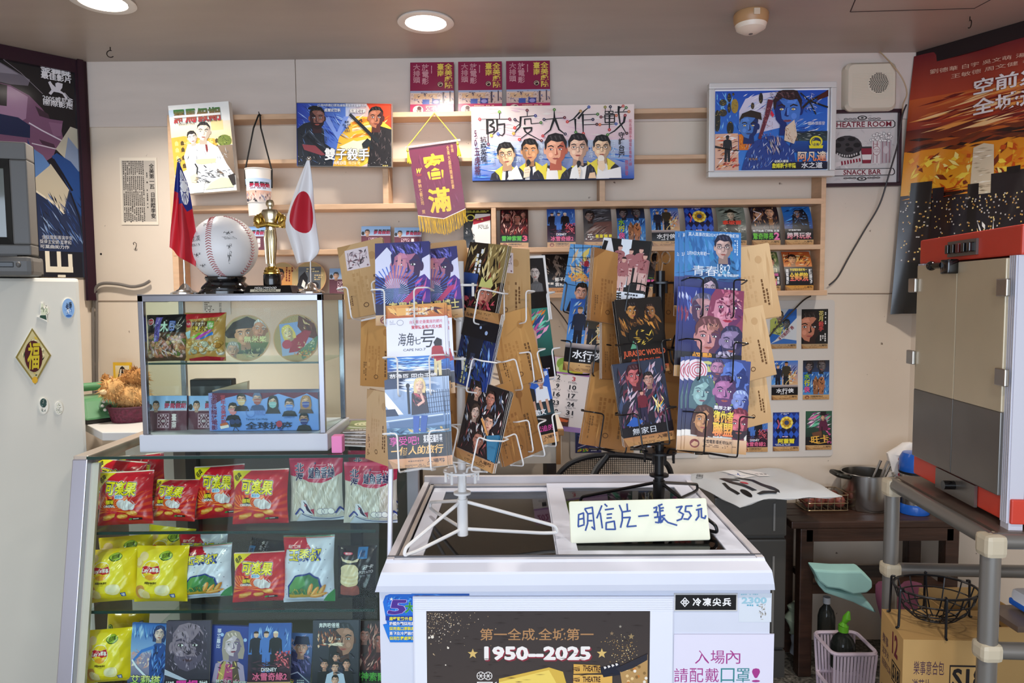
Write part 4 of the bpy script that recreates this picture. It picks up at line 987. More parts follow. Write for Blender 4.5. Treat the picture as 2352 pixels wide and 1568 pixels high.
A.text('2005威尼斯',268,350,475,385,'e8e4e6',.03);A.text('國際影展',270,378,475,415,'e8e4e6',.03)
A.text('金獎電影導演李安',215,1255,425,1282,'b8bcc8',.01);A.text('獎得主安妮 普露和',200,1285,415,1312,'c8ccd4',.01);A.text('可莫曲的力作',200,1318,400,1342,'c8ccd4',.02)
A.rect(230,1460,420,1498,'efe6d2');A.rect(230,1360,260,1470,'efe6d2');A.rect(310,1360,338,1470,'efe6d2');A.rect(388,1375,418,1490,'efe6d2');A.rect(310,1514,365,1530,'efe6d2')
A.put('printed_face',print_mat('glossy_poster',.16,.6,.3),t)
# ================================================================ postcard designs (drawing box 100 x 150, ticket stub at the bottom)
def stub(A,kind=0,y=132,tan='c9a06c'):
    A.rect(0,y,100,150,tan,'b98c58')
    if kind:
        A.ring(16,(y+150)/2,8,7,2.2,'7a2a24',16);A.line([(10,y+11),(15,y+6),(22,y+8)],2.2,'7a2a24')
        A.text('手繪電影看板明信片',29,y+3,76,y+9,'3a2418',.02);A.micro(29,y+11,90,y+16,2,'6a4a30')
    else:
        A.poly([(0,y),(28,150),(0,150)],'7a5230');A.poly([(0,y),(28,150),(8,150)],'a87c4c')
        A.text('入場聯',66,y+3,96,y+9.5,'3a2418',.02);A.micro(34,y+4,60,y+8,1,'7a5a3c');A.micro(28,y+11,92,y+16,2,'6a4a30')
def T2(A,t,x0,y0,x1,y1,c,out='181418',b=.03,**k):A.text(t,x0,y0,x1,y1,c,b,out=out,ow=.06,**k)
def crowd(A,pts,skins=('c89070','b87a60','d8a888'),hairs=('1a1214','2a1a16','3a2a24'),**k):
    for i,(x,y,r) in enumerate(pts):A.face(x,y,r,skins[i % len(skins)],hairs[i % len(hairs)],side=(-1)**i,style=(0,2,1)[i % 3],**k)
def d_red(A):
    A.rect(0,0,100,132,'2a1216','4a1c1c');A.strokes(0,0,100,110,110,['8a2c2c','180a0c','b8786a','5a2a34','e0b0a0'],26,5,100,40);crowd(A,[(26,30,15),(60,42,17),(82,24,12)],('b87868','a86858'))
    A.rect(0,104,100,132,'1a0e12');T2(A,'雷神索爾',6,108,76,126,'5ab84a');T2(A,'3',80,108,95,126,'e0607a',b=.06);stub(A,1)
def d_ice(A):
    A.rect(0,0,100,70,'2c54a8','4a7cc8');A.rect(0,70,100,132,'2a2036','3a1424');A.strokes(0,0,100,70,50,['6a9ce0','1c3a80','9cc4f0'],26,4,100,20)
    for x,b in ((18,'1a1a2a'),(42,'4a78c8'),(64,'16161e')):A.person(x,18,92,b,b,'e0b8a0',('3a2418','e8e0d0','4a3424')[x % 3])
    A.strokes(60,60,100,104,60,['b83a4c','6a1c2c','e0707c'],8,5);A.strokes(0,80,100,110,30,['14101c','4a2a3c'],30,6,0,20)
    T2(A,'DISNEY',32,100,68,108,'f0ecf4',b=.02);T2(A,'冰雪奇緣2',12,111,92,128,'e86a94');stub(A,1)
def d_road(A):
    A.rect(0,0,100,132,'3a3c44','5a5450');A.strokes(0,0,100,60,50,['6a6c74','1c1e24','8a8a90'],40,4,170,10);A.face(24,34,22,'8a7268','1a1618',shade='3a2c2a');A.poly([(40,60),(100,56),(100,132),(0,132)],'6a4a44');A.strokes(0,64,100,130,60,['9a8a84','3a2a2a','7a5a50'],50,4,150,12)
    A.micro(42,106,94,126,1,'e8d83c',fill=1,lo=1);A.micro(6,104,34,128,3,'e8e4e0');stub(A)
def d_water1(A):
    A.rect(0,0,100,45,'1c1e26','2a3a5a');A.rect(0,45,100,132,'2c66b0','4a8cc8');crowd(A,[(26,24,20),(70,22,22)],('6a5a58','5a5252'),shade='24242c');A.strokes(0,45,100,130,100,['88c0e8','1a3a70','c8e4f4','2a5a98'],22,4,100,30)
    A.poly([(40,130),(38,80),(48,58),(60,80),(58,130)],'8a5a3c');A.poly([(62,130),(58,72),(70,62),(84,80),(78,130)],'a86a44');A.strokes(36,60,86,130,26,['3a2418','c88a5c'],16,4,90)
    for i,(c,k) in enumerate((('水','8ac83c'),('行','d8d83c'),('俠','e85a9c'))):T2(A,c,5,50+25*i,26,72+25*i,k)
    stub(A,1)
def d_water2(A):
    A.rect(0,0,60,100,'2858b0','5a9ce0');A.rect(40,0,100,100,'3a78c8','e0b070');A.strokes(0,0,100,96,80,['1c3a80','a8d0f0','4a80c0','f0d8a0'],26,5,120,30)
    A.person(24,16,92,'20283c','161a28','d8a888','6a5a40');A.person(56,4,104,'3a3428','1c2028','b8845c','1a1210');A.line([(52,90),(96,36)],2,'e8d08a');A.strokes(60,40,98,90,30,['e89a4a','8a4a2a','f4e0b0'],16,4);A.rect(0,92,100,104,'c8b8b0','3a3a48')
    A.rect(0,102,100,132,'0e0f14');T2(A,'水行俠',18,106,84,123,'f2f2f4');A.micro(34,125,68,131,1,'e0e0e0');stub(A)
def d_argyle(A):
    A.rect(0,0,100,132,'1a2f7c')
    for j in range(8):
        for i in range(6):A.poly([(i*20-10+10*(j % 2),j*17),(i*20+10*(j % 2),j*17-15),(i*20+10+10*(j % 2),j*17),(i*20+10*(j % 2),j*17+15)],'2c58c0' if j % 2 else '10163c') if 0<=j*17-15 and j*17+15<=132 and 0<=i*20-10+10*(j % 2) and i*20+10+10*(j % 2)<=100 else 0
    A.ell(52,40,24,24,'e8c83c');A.ell(52,40,17,17,'b88a1c')
    for a in range(8):A.ell(52+20*math.cos(a*.785),40+20*math.sin(a*.785),5,5,'f4dc6a')
    A.ell(52,40,9,9,'3a4468');A.line([(18,30),(24,46),(18,62)],5,'c8586a');A.micro(30,3,70,10,2,'e0e0f0');A.micro(36,92,66,99,1,'e8c0d0',fill=1)
    T2(A,'阿蓋爾',20,102,82,120,'f0e03c',b=.05);A.micro(8,122,92,130,2,'e8ecf4');stub(A)
def d_nap(A):
    A.rect(0,0,100,132,'7a8478','4a4e48');A.strokes(0,0,100,130,60,['98a294','5a645c','343a36'],40,6,170,10);A.poly([(34,132),(30,70),(40,52),(62,52),(72,70),(68,132)],'20221f');A.face(50,36,17,'b8a890','2a2a24',style=3);A.poly([(20,30),(50,8),(82,30),(50,24)],'161814');A.text('拿破崙',18,58,84,74,'d8402c',.06);A.strokes(0,84,100,131,40,['1c1e1a','8a8a78','c8c4b0'],16,5);stub(A)
def d_cap2(A):
    A.rect(0,0,100,132,'221822','141014');A.strokes(0,0,100,100,80,['5a3a34','8a5a3c','16101a','b88a5c','4a4a5a'],24,5,100,40);crowd(A,[(30,34,18),(70,26,20)],('b88868','c89878'));A.person(70,46,60,'8a5a2c','3a2a1c','c89070','2a1c14',0);A.line([(14,20),(40,32),(10,62)],3,'d8d0d8')
    A.rect(0,92,100,132,'0f0c10');A.text('布麗拉森 漢娜強 主演',4,95,96,103,'f0f0f0',.02);T2(A,'驚奇隊長',4,107,76,129,'6ac83c');T2(A,'2',79,106,96,130,'f07ab0',b=.06);stub(A)
def d_player(A):
    A.rect(0,0,100,92,'2470c0','123a7c');A.strokes(0,0,100,90,60,['4a9ce0','0e2a5c','1a5aa8'],40,6,160,14);A.poly([(28,92),(32,40),(50,20),(74,12),(86,40),(88,92)],'10141f');A.face(52,34,18,'8a6a5c','14161f',shade='2a2a3a',style=2);A.strokes(30,14,88,90,30,['2a3a5a','0a0c14','5a86b8'],20,4)
    A.rect(0,92,100,132,'0f0e12');A.micro(14,95,86,102,1,'f0f0f0',fill=.95);T2(A,'跨界玩家',8,106,92,128,'f0f0f0',col2='e85a70');stub(A)
def d_boxer(A):
    A.rect(0,0,100,132,'1c1a1c','0e0d0f');A.line([(56,10),(44,40),(60,70),(40,100)],14,'7a6a60',8);A.line([(46,44),(74,56)],8,'8a7a6e');A.strokes(10,5,92,100,50,['4a4442','2c2828','9a8a7e','141214'],22,4,70);A.text('甄子丹',46,96,92,110,'f0f0f0',.03);A.text('袁和平',46,113,92,127,'f0f0f0',.03);A.micro(8,100,40,126,2,'e0d8d0');stub(A,0,tan='d08a3c')
def d_flame(A):
    A.rect(0,0,100,132,'100e12');A.strokes(0,0,100,90,40,['2c2428','3a3034','1c181c'],26,6);A.face(50,50,26,'5a4a44','0e0c0e',shade='241c1c');A.micro(8,106,92,124,1,'e0509c',fill=1,lo=1);A.strokes(10,96,90,104,8,['f0d83c','5ab83c'],14,3,0,10);stub(A,1,tan='d8b878')
def d_back(A):
    A.rect(0,0,100,132,'5a6a3c','3a4a3a');A.strokes(0,0,100,90,50,['8a9a5c','2c3a28','b8a87c'],30,8);crowd(A,[(36,40,20),(68,46,20)]);A.text('6月22日',10,70,90,84,'e0d8b0',.02)
    A.rect(0,84,100,132,'161014');A.text('李安導演金獅獎',6,88,94,98,'e860a8',.03);T2(A,'斷背山',4,102,86,129,'f0d83c',col2='f060b8',b=.06);A.text('重映',88,100,97,128,'f0f0f0',.03,vert=True);stub(A)
def d_chuan(A):
    A.rect(0,0,100,66,'b8542c','d8843c');A.strokes(0,0,100,64,60,['3a1c14','f0b85c','6a2a18','e8d0a0'],22,6,150);A.face(34,34,20,'d8a070','1a1010');A.rect(0,64,100,132,'141014');A.text('手繪電影看板唯一',20,70,80,80,'f0d83c',.02);T2(A,'全美戲院',18,86,82,116,'f0e03c',col2='f05a6a',b=.05);A.text('國寶畫師',4,72,15,128,'f0f0f0',.02,vert=True);A.text('顏振發',85,72,97,128,'f0f0f0',.02,vert=True);stub(A,0,tan='d8973c')
def d_flower(A):
    A.rect(0,0,100,132,'0e0c0d');A.face(30,68,56,'b8765c','1c120e',shade='2a1612',side=1,style=2);A.strokes(0,4,60,30,16,['2a1c16','3a2820'],20,4,20)
    A.text('花月',64,6,84,46,'c8b86a',.05,vert=True);A.text('殺手',64,46,84,84,'c84a44',.05,vert=True);A.micro(88,12,96,76,1,'e8e4e0',vert=True);A.micro(70,92,96,128,3,'e8e4e0',vert=True);stub(A,tan='a8906c')
def d_nurse(A):
    A.rect(0,0,100,132,'c8ccd0');A.poly([(100,0),(100,34),(20,118),(0,132),(0,96),(70,0)],'2c62b0');A.poly([(0,90),(0,40),(30,20),(50,60),(40,100)],'a8b05c');A.face(36,26,20,'7a6a5c','2c3438',style=2);A.face(62,56,17,'5a5654','1c2024');A.strokes(6,40,70,100,24,['4a5a3c','d0cc90','3a4a5c'],20,5);A.poly([(0,132),(50,112),(100,120),(100,132)],'3a6ab0');A.text('不可能的任務',24,84,96,98,'8a2c34',.03,rot=-42);stub(A,tan='a89478')
def d_wonka(A):
    A.rect(0,0,100,132,'2c5a44','1c1a20');A.strokes(0,0,100,70,60,['e87ab0','6ac8a0','f0d8e4','3a8a6a','8a3a7a'],50,6,150,16);A.poly([(50,76),(54,40),(64,30),(78,34),(90,76)],'5a1c3c');A.face(66,24,10,'d8a888','2c1a14',style=0);A.rect(56,2,78,14,'1c1218');A.rect(52,13,82,16,'1c1218');A.poly([(24,84),(60,76),(70,100),(30,104)],'6a4430');A.line([(62,60),(64,100)],3,'161014');A.rect(0,100,100,132,'140f14');T2(A,'旺卡',22,94,88,122,'f0b84a',b=.02,rot=-6);A.line([(16,116),(50,126),(92,118)],2.5,'f0b84a');A.strokes(70,60,100,130,16,['e86aa8','c84a8a'],14,5);stub(A)
def d_alita(A):
    A.rect(0,0,100,70,'2c6cc0','88b0e0');A.rect(0,70,100,150,'b8b0c8','1c3a78');A.strokes(0,0,100,40,60,['1a4a98','5a9ce0','a8d0f0'],26,4,90,8);A.strokes(0,60,60,110,30,['e8d8d0','8a8ab0','d0a0a0'],26,6)
    A.poly([(56,150),(50,90),(58,50),(74,40),(92,54),(94,96),(86,150)],'224a94');A.strokes(54,46,94,148,40,['3a78d0','10244c','6aa0e8'],22,4,100,30);A.face(70,22,17,'d8c0b8','1a3468',style=1);A.line([(58,56),(30,66),(10,90)],8,'3a78d0',5);A.line([(8,88),(20,104),(56,136),(70,140)],4,'dce8f8',6)
    T2(A,'艾莉塔',8,124,82,144,'e8e89a',col2='8ac85a');A.text('ALITA 戰鬥天使',30,145,90,149.5,'f0f0f0',.01)
def d_logan(A):
    A.rect(0,0,100,150,'4a4258','2a2634');A.face(50,54,52,'8a7a8c','4a4058',shade='3a3044',style=3,lip='4a3444',neck=False,beard='5a5068');A.strokes(4,4,96,110,130,['b8a8c0','5a5068','2c2636','7a6c86'],12,2.4,70,40);A.poly([(0,104),(52,128),(46,132),(0,116)],'b8c0d8');A.rect(0,128,100,150,'16121c');A.text('休傑克曼',3,130,22,148,'e8e8ec',.02);T2(A,'羅根',27,129,76,149,'e83ca8',b=.06);A.text('英雄末路',79,130,97,148,'e8e8ec',.02)
def d_harley(A):
    A.rect(0,0,100,150,'2c44a0','1c2a6c');A.ell(30,20,4,4,'a8c8f4');A.ell(84,30,4,4,'a8c8f4');A.text('瑪格羅比',18,6,28,50,'e0e4f4',.02,vert=True);A.poly([(14,126),(20,84),(44,72),(62,72),(84,86),(92,126)],'a898b8');A.poly([(24,126),(30,84),(70,84),(76,126)],'b8487c');A.poly([(26,126),(36,78),(44,78),(40,126)],'b8a45c');A.poly([(62,126),(58,78),(68,76),(80,126)],'5a4a3c');A.face(56,40,27,'d0c0cc','a89a90',style=1,rot=-8,lip='8a2a4a',shade='7a6a88');A.strokes(20,74,90,126,26,['e8d07a','3a2a3c','d888b0'],14,3)
    T2(A,'猛禽小隊',24,118,60,126,'f0f0f0',b=.02);T2(A,'小丑女',8,128,60,141,'9ad88a');A.text('BIRDS OF PREY',64,120,94,138,'f0f0f0',.02);T2(A,'大解放',28,142,80,150,'f0a060')
def d_monk(A):
    A.rect(0,0,100,150,'5a78b8','2a2c50');A.ell(30,22,9,9,'f0c090');A.strokes(0,0,100,80,40,['8aa8dc','3a5498','b8a0c0'],30,7);A.poly([(0,150),(6,80),(40,52),(80,60),(100,90),(100,150)],'3a3a6c');A.strokes(6,56,98,120,40,['6a6aa8','8a80c0','20204a'],26,5,50);A.face(66,40,25,'c89888','20243c',style=2,side=-1);A.poly([(42,32),(48,8),(86,8),(92,32)],'262c4c');A.line([(10,130),(60,112),(96,140)],3,'c8c8e8');A.strokes(4,130,54,149,26,['e8e84a','5ac83c','f0903c'],16,4);A.micro(60,134,96,146,2,'e8e8f0')
def d_father(A):
    A.rect(0,0,100,150,'3a3c4c','1c1a24');A.face(66,40,34,'a87a64','20222c',side=-1,style=2,shade='4a2a24');A.strokes(8,16,54,60,60,['d89870','8a4a34','f0d0b0','5a3028'],12,4,90,20);A.poly([(34,100),(36,56),(44,48),(52,56),(54,100)],'14121a');A.strokes(12,46,70,56,10,['f0e0c8','c86a4a'],20,4,8,10)
    for x,y,r,b in ((26,92,10,'18161c'),(74,92,10,'18161c'),(52,78,10,'2a2c44')):A.poly([(x-15,y+44),(x-14,y+16),(x,y+10),(x+14,y+16),(x+15,y+44)],b);A.face(x,y,r,'d8a088','14100f')
    A.poly([(26,140),(32,112),(50,104),(68,112),(74,140)],'c0d0e8');A.face(50,98,11,'d8a890','181210');A.face(50,124,10,'e0b098','14100f');T2(A,'奔跑吧!爸爸',14,5,58,15,'e8ecf0',b=.03);T2(A,'我和',4,133,28,148,'c8d83c');T2(A,'冠軍女兒',32,133,96,150,'e84ab0',b=.05);A.strokes(4,66,98,132,20,['4a4658','2c2a36'],14,4)
def d_strange(A):
    A.rect(0,0,100,132,'2c2a6c','241a58');A.poly([(0,30),(22,8),(40,30),(20,66),(0,60)],'d8dcf4');A.poly([(70,40),(100,24),(100,70),(80,80)],'dcdcf4');A.poly([(30,132),(34,84),(60,74),(90,60),(100,72),(100,132)],'4a2c8c');A.strokes(34,60,100,130,60,['8a4ab8','c85aa0','2a1a5c','5a4ac0'],26,5,130,30)
    A.face(58,42,38,'b0708c','28265c',shade='3a2450',side=1,style=0,lip='8a3a5c');A.strokes(26,0,92,26,40,['3a3a8c','14123c','5a5ab8','8a8ae0'],20,4,60,30)
    A.poly([(20,84),(24,56),(34,50),(42,58),(46,84)],'c07a8c');A.line([(42,60),(46,24)],8,'d898a0',6);A.line([(50,62),(54,32)],8,'c88898',6);A.line([(30,56),(28,78)],7,'d090a0');A.line([(22,60),(20,80)],6,'b87088')
    A.burst(36,92,0,50,40,'3a6ad0',.22);A.burst(36,92,0,26,40,'a8d0ff',.3);A.poly([(50,108),(74,84),(88,80),(84,90),(58,114)],'b83a6c')
    A.rect(0,112,100,132,'1a1440');T2(A,'奇異博士',24,110,94,130,'e8d88a',b=.02);stub(A,1,132,'d2b48c')
def d_cape(A):
    A.rect(0,0,100,150,'e6e8f8');A.rect(0,0,100,22,'d89a4a','b85a2c');A.strokes(0,0,100,22,40,['f0c070','6a2a2a','e8803c','3a1c24'],26,5,20);A.rect(18,5,40,18,'e8b060');A.text('賀歲檔期全台第一部',34,6,82,11,'f0e8d8',.02);A.text('票房衝破五億元',34,13,72,18,'f0e8d8',.02)
    A.text('台灣影史最賣座的國片',40,27,96,33,'d87080',.01);A.text('賀榮獲金馬六項大獎',43,36,95,42,'c83a4c',.03);A.ring(24,30,6,5,.9,'a8a8b0');A.micro(6,26,18,34,3,'b8b8c4')
    A.text('海角',20,48,46,70,'1a1a20',.0,shear=.1);A.text('七',46,56,58,68,'1a1a20',.0);A.text('号',58,44,82,74,'1a1a20',.0,shear=.15);A.text('CAPE NO.7',28,75,66,79,'3a3a44',.0)
    A.rect(0,88,100,112,'3a7cd0','1c4a98');A.strokes(0,88,100,112,80,['8ac0f0','1c3c80','e0f0fc','4a90dc'],26,3,2,8);A.strokes(0,104,100,114,20,['f4f8fc','d0e4f4'],30,3,2,5);A.rect(0,113,100,136,'2c2c38','14141c')
    A.person(86,62,60,'a82c34','e0d0a0','d8a888','1c1820');A.poly([(80,82),(96,80),(100,94),(84,98)],'a8283a');A.poly([(80,66),(86,58),(94,62),(94,72),(82,72)],'1e1a22');A.text('范逸臣 田中千繪',4,117,84,127,'e8e8ec',.04);stub(A)
def d_eat(A):
    A.rect(0,0,100,92,'a8bcd8','5a80b0');A.rect(0,0,36,16,'2a3a5c');A.strokes(20,0,100,30,30,['e8ecf4','c8d4e8','7a94bc'],40,6,10,10);A.poly([(0,20),(30,60),(12,60),(0,44)],'f0f4fa');A.poly([(0,50),(16,50),(22,62),(0,62)],'1c2c4c')
    for i in range(9):A.line([(66+i*4,22),(68+i*4,62)],.8,'1c2a48')
    for i in range(5):A.line([(64,28+i*8),(100,26+i*8)],.7,'2a3a58')
    A.line([(40,12),(40,60)],4,'141a28');A.ell(40,12,3.5,4,'141a28')
    A.poly([(0,66),(98,60),(98,70),(0,78)],'7a94b8');A.poly([(4,72),(98,66),(98,76),(6,86)],'4a6890');A.line([(0,70),(98,64)],1.5,'dce8f4');A.rect(0,82,100,96,'3a6088','5a88a8');A.strokes(0,82,100,96,40,['2a4468','8ab4d0','c8b070'],14,3,10)
    A.poly([(44,62),(46,26),(58,18),(70,24),(74,58)],'2a2228');A.strokes(44,20,74,56,24,['6a3a44','14101a','b8485c'],14,3,60);A.face(60,12,11,'e8c0a8','e0c890',style=1);A.poly([(46,48),(72,46),(74,60),(46,62)],'221f34');A.line([(52,64),(50,92)],11,'2a54a8',9);A.line([(66,64),(62,92)],11,'2450a0',9);A.line([(62,28),(66,40),(56,46)],4,'e0b0a0')
    A.rect(0,94,100,134,'121016');T2(A,'享受吧!',4,97,54,112,'e84ab0',b=.0);A.text('茱莉亞羅勃茲',62,97,94,110,'e8e8ec',.02);A.text('一個人的旅行',6,114,94,128,'e8b86a',.02,shear=.15);stub(A,0,134,'c8936a')
def d_gold(A):
    A.rect(0,0,100,150,'2a2018','14100e');A.poly([(50,0),(100,0),(100,70),(70,80),(56,40)],'8a7648');A.strokes(0,0,100,120,120,['c8b074','4a3824','14100c','8a4a34','e8d8a0'],26,6,100,35);A.face(66,96,24,'c07a68','18100f');A.poly([(46,84),(50,64),(62,74),(74,62),(82,78),(78,84)],'c8c878');A.micro(26,12,46,66,2,'e8ecf0',vert=True);A.rect(0,60,40,110,'2a4a8c','141428');A.strokes(0,100,100,134,30,['7a1c2c','2a1014','c0505c'],20,6);stub(A,0,134,'a8784c')
def d_bat(A):
    A.rect(0,0,100,130,'1c3c8c','0e1428');A.strokes(0,0,100,130,130,['4a80d8','0c1028','8ab4f0','223c78','3a4a4a'],30,5,60,30);A.poly([(30,130),(36,60),(56,36),(74,60),(76,130)],'141826');A.face(56,44,16,'8a90b0','14182a',shade='2a3450');A.micro(64,4,80,60,2,'d8dca0',vert=True);A.rect(0,96,100,132,'0a0c18');A.ell(30,110,4,4,'9ab0d8');A.ell(48,118,3,3,'9ab0d8');stub(A,0,132,'a8784c')
def d_flip(A):d_bat(A);A.P=[([(-x,-y) for x,y in p],L,c) for p,L,c in A.P]
def d_squad(A):
    A.rect(0,0,100,132,'181418','241820');A.strokes(0,0,100,130,140,['e8e4e4','4a2c34','a85a5c','8a9ab0','14101a','5a6a8a'],18,4,80,40);crowd(A,[(24,18,13),(60,24,14),(30,56,14),(68,66,15),(52,104,17)],('d8a890','b87a68','e0c0b0'));A.line([(50,64),(82,100),(92,130)],5,'e0a060',2);A.poly([(70,90),(100,80),(100,130),(84,130)],'3a7aa0');stub(A,0,132,'b88458')
def d_pair(A):
    A.rect(0,0,100,150,'e8e6e4');A.rect(6,6,94,144,'1c1c20');crowd(A,[(32,30,16),(68,40,16)],('c8bcb4','b8aca6'),('2a2628','1c1a1c'));A.poly([(16,100),(18,56),(34,48),(48,56),(50,100)],'3c3c40');A.poly([(52,104),(54,66),(68,58),(84,66),(88,104)],'5a5a5c')
    for i in range(7):A.line([(56+i*4,66),(58+i*4,104)],.8,'8a8a8c')
    A.rect(6,84,94,144,'141416');A.text('鉅片',10,104,44,120,'f0f0f0',.03);A.ell(40,92,5,5,'3a4a5a');A.text('最長的電影',26,126,90,136,'e0b8c0',.02)
def d_teal(A):
    A.rect(0,0,100,150,'3a8a7c','141016');A.strokes(0,0,100,70,60,['7ad8b8','c85a9c','2a4a8c','f0a8c8','e8863c'],40,8,140,20);A.poly([(24,110),(20,50),(44,30),(62,50),(60,100),(40,124)],'e0b0a0');A.strokes(22,36,62,110,16,['f4d0c4','b87a78'],20,6,80);A.rect(0,104,100,150,'120e14');A.text('自',30,106,58,128,'c05ab0',.04);A.micro(30,130,90,146,3,'e8d8e8')
def d_boys(A):
    A.rect(0,0,100,90,'2c5cb8','3a6cc8');A.text('沈佳宜的真實故事',12,3,98,13,'dfe8f8',.03);A.rect(0,62,100,92,'1c2430','2c4850')
    for x,b in ((48,'20222c'),(78,'e0e4ec')):A.poly([(x-16,64),(x-14,36),(x,30),(x+14,36),(x+16,64)],b);A.face(x,24,10,'d0a088','1a1614');A.line([(x-8,60),(x-4,88)],6,'c89880');A.line([(x+8,60),(x+10,88)],6,'c89880')
    A.text('陳妍希 郝劭文',4,78,80,90,'e8ecf0',.04);A.rect(0,92,100,130,'101014');A.text('那些年,',8,96,40,108,'d84a9c',.01);A.text('我們一起追的',8,112,92,124,'d84a9c',.01);stub(A,0,130,'c8936a')
def d_web(A):
    A.rect(0,0,100,150,'6aa8e0','5a98d8');A.strokes(0,0,100,90,50,['e8a0b0','f0d878','3a78c8','a8d4f4','e8c8a0'],40,10)
    for i in range(5):A.line([(0,10+20*i),(98,-0+24*i+2)],1.2,'1a2434');A.line([(10+22*i,0),(30+16*i,90)],1.2,'1a2434')
    A.burst(70,70,10,50,18,'14203a',.15,200,330,(0,0,100,150));A.person(48,30,34,'a82c3c','1c3a8c','c89078','3a1c14');A.strokes(6,62,60,86,40,['f0a04a','f4b868'],14,5);A.face(46,106,20,'e0a890','1a1614');A.poly([(16,150),(22,128),(46,120),(66,132),(70,150)],'20222c');A.ell(86,108,14,16,'b84a3c')
def d_slam(A):
    A.rect(0,0,100,150,'161618');A.poly([(38,0),(60,0),(62,96),(44,100)],'e4ecf4');A.poly([(0,0),(16,0),(30,40),(20,60),(0,30)],'e8e8ec');A.line([(6,8),(2,34),(24,54),(20,70)],9,'161618')
    for x,y in ((38,12),(62,18),(82,14),(50,36),(92,26)):A.person(x,y,74,'a86a6c','d8b0a8','d8a898','2a1618');A.strokes(x-9,y+10,x+9,y+68,10,['e0c0c0','5a2028','8a3a40'],10,3)
    A.rect(0,106,100,134,'e4ecf6');A.text('灌籃高手',8,108,56,128,'161618',.06);A.micro(62,109,96,128,3,'3a3c44');stub(A,0,134,'d09a5c')
def d_youth(A):
    A.rect(0,0,100,80,'3a80c4','4a88c8');A.rect(0,80,100,132,'46508c','22264c');A.strokes(0,0,100,80,60,['5a9cdc','2c68a8','3a8ac0'],26,8,80,15);A.strokes(0,60,100,90,30,['3a5a8c','6a9cc8','2a3c6c'],40,6,170,10)
    A.text('真人真事改編2024大銀幕感動獻映',6,3,96,10,'dce8f4',.01);A.micro(88,14,96,54,2,'c8dcf0',vert=True);A.text('2月9日大年初一',4,37,44,44,'e0e8f4',.02)
    A.poly([(40,84),(46,54),(62,44),(88,52),(96,84)],'3a78b0');A.strokes(42,46,94,84,20,['6aaed8','24507c','8ac4e4'],20,4,50);A.poly([(60,46),(80,46),(82,58),(66,60)],'2a3a6c');A.face(68,28,21,'c8a8a0','20243c',glasses='3a4458',side=1)
    A.text('青春',14,62,58,80,'eef2f8',.0);A.text('18×2',58,58,80,74,'eef2f8',.0);A.text('通往有你的旅程',58,75,96,80,'e4ecf4',.02);A.poly([(22,132),(28,108),(44,100),(64,110),(68,132)],'a8b0d8');A.face(44,100,17,'c8b0c0','22243c',style=1);A.micro(70,100,96,126,4,'e0e4f0',vert=True);stub(A,0,132,'d8b070')
def d_dino(A):
    A.rect(0,0,100,112,'1a1412','0e0c0c');A.strokes(0,30,100,80,60,['8a5a2c','c8883c','3a2414','5a3a1c'],26,6,60,25);crowd(A,[(36,24,17),(74,28,15)],('a8743c','8a5c34'),shade='2a1810');A.ell(50,76,30,22,'0f0d0d');A.strokes(24,60,78,96,16,['d8b84a','a8842c'],14,3);A.poly([(20,104),(30,84),(40,104)],'5a9c7c')
    A.rect(0,100,100,136,'161010');A.text('JURASSIC WORLD',6,104,96,118,'d8603c',.04);A.text('侏羅紀世界',20,121,84,134,'c8543c',.05);stub(A,0,136,'b05038')
def d_beast(A):
    A.rect(0,0,100,132,'2c3c90','201c4c');A.strokes(0,0,30,60,20,['5a78c8','c8d0f0','8a3a5c'],26,5,90,15);A.face(32,36,27,'b88a90','5a5a78',style=2,side=-1,shade='4a3050');A.face(74,30,36,'d08aa0','8a3c5c',style=1,lip='b82a4c',shade='6a3060');A.strokes(54,0,100,50,40,['c06a80','5a1c3c','d898a8','8a3a5c'],12,5);A.face(44,80,31,'c88a88','6a3c40',style=0,shade='5a3050');A.face(82,86,26,'8a78a0','2c2a4c',style=2,shade='2c244c',beard='3a3458');A.strokes(34,56,62,72,26,['a06a60','4a2a30','c89080'],14,4,70)
    A.rect(0,108,100,132,'140f1c');T2(A,'怪獸',18,108,50,124,'f0a83c',b=.04);T2(A,'與牠們的產地',34,120,96,131,'f0a83c',b=.02);A.strokes(56,100,94,116,14,['c8c0d8','8a80a0'],12,5);stub(A,1)
def d_spid(A):
    A.rect(0,0,100,132,'2c3448','1c1420');A.strokes(0,0,100,130,150,['6a2c3c','3a4a6c','8a5a6c','14101a','c8b0c0','5a3058'],26,5,110,35);A.face(40,24,20,'b05a5c','3a1820',shade='4a1c28');A.face(66,34,13,'b08478','1c1416');A.person(48,52,60,'6a2030','2a2440','c89080','1a1214');A.strokes(60,60,96,100,16,['e0b84a','3a8ab0','f0dca0'],22,3,100);A.poly([(10,112),(26,98),(44,108),(30,118)],'2c5cb0');A.rect(0,116,100,134,'120e16');A.text('無家日',20,119,66,131,'e0e4ec',.0);stub(A,0,134,'a8744c')
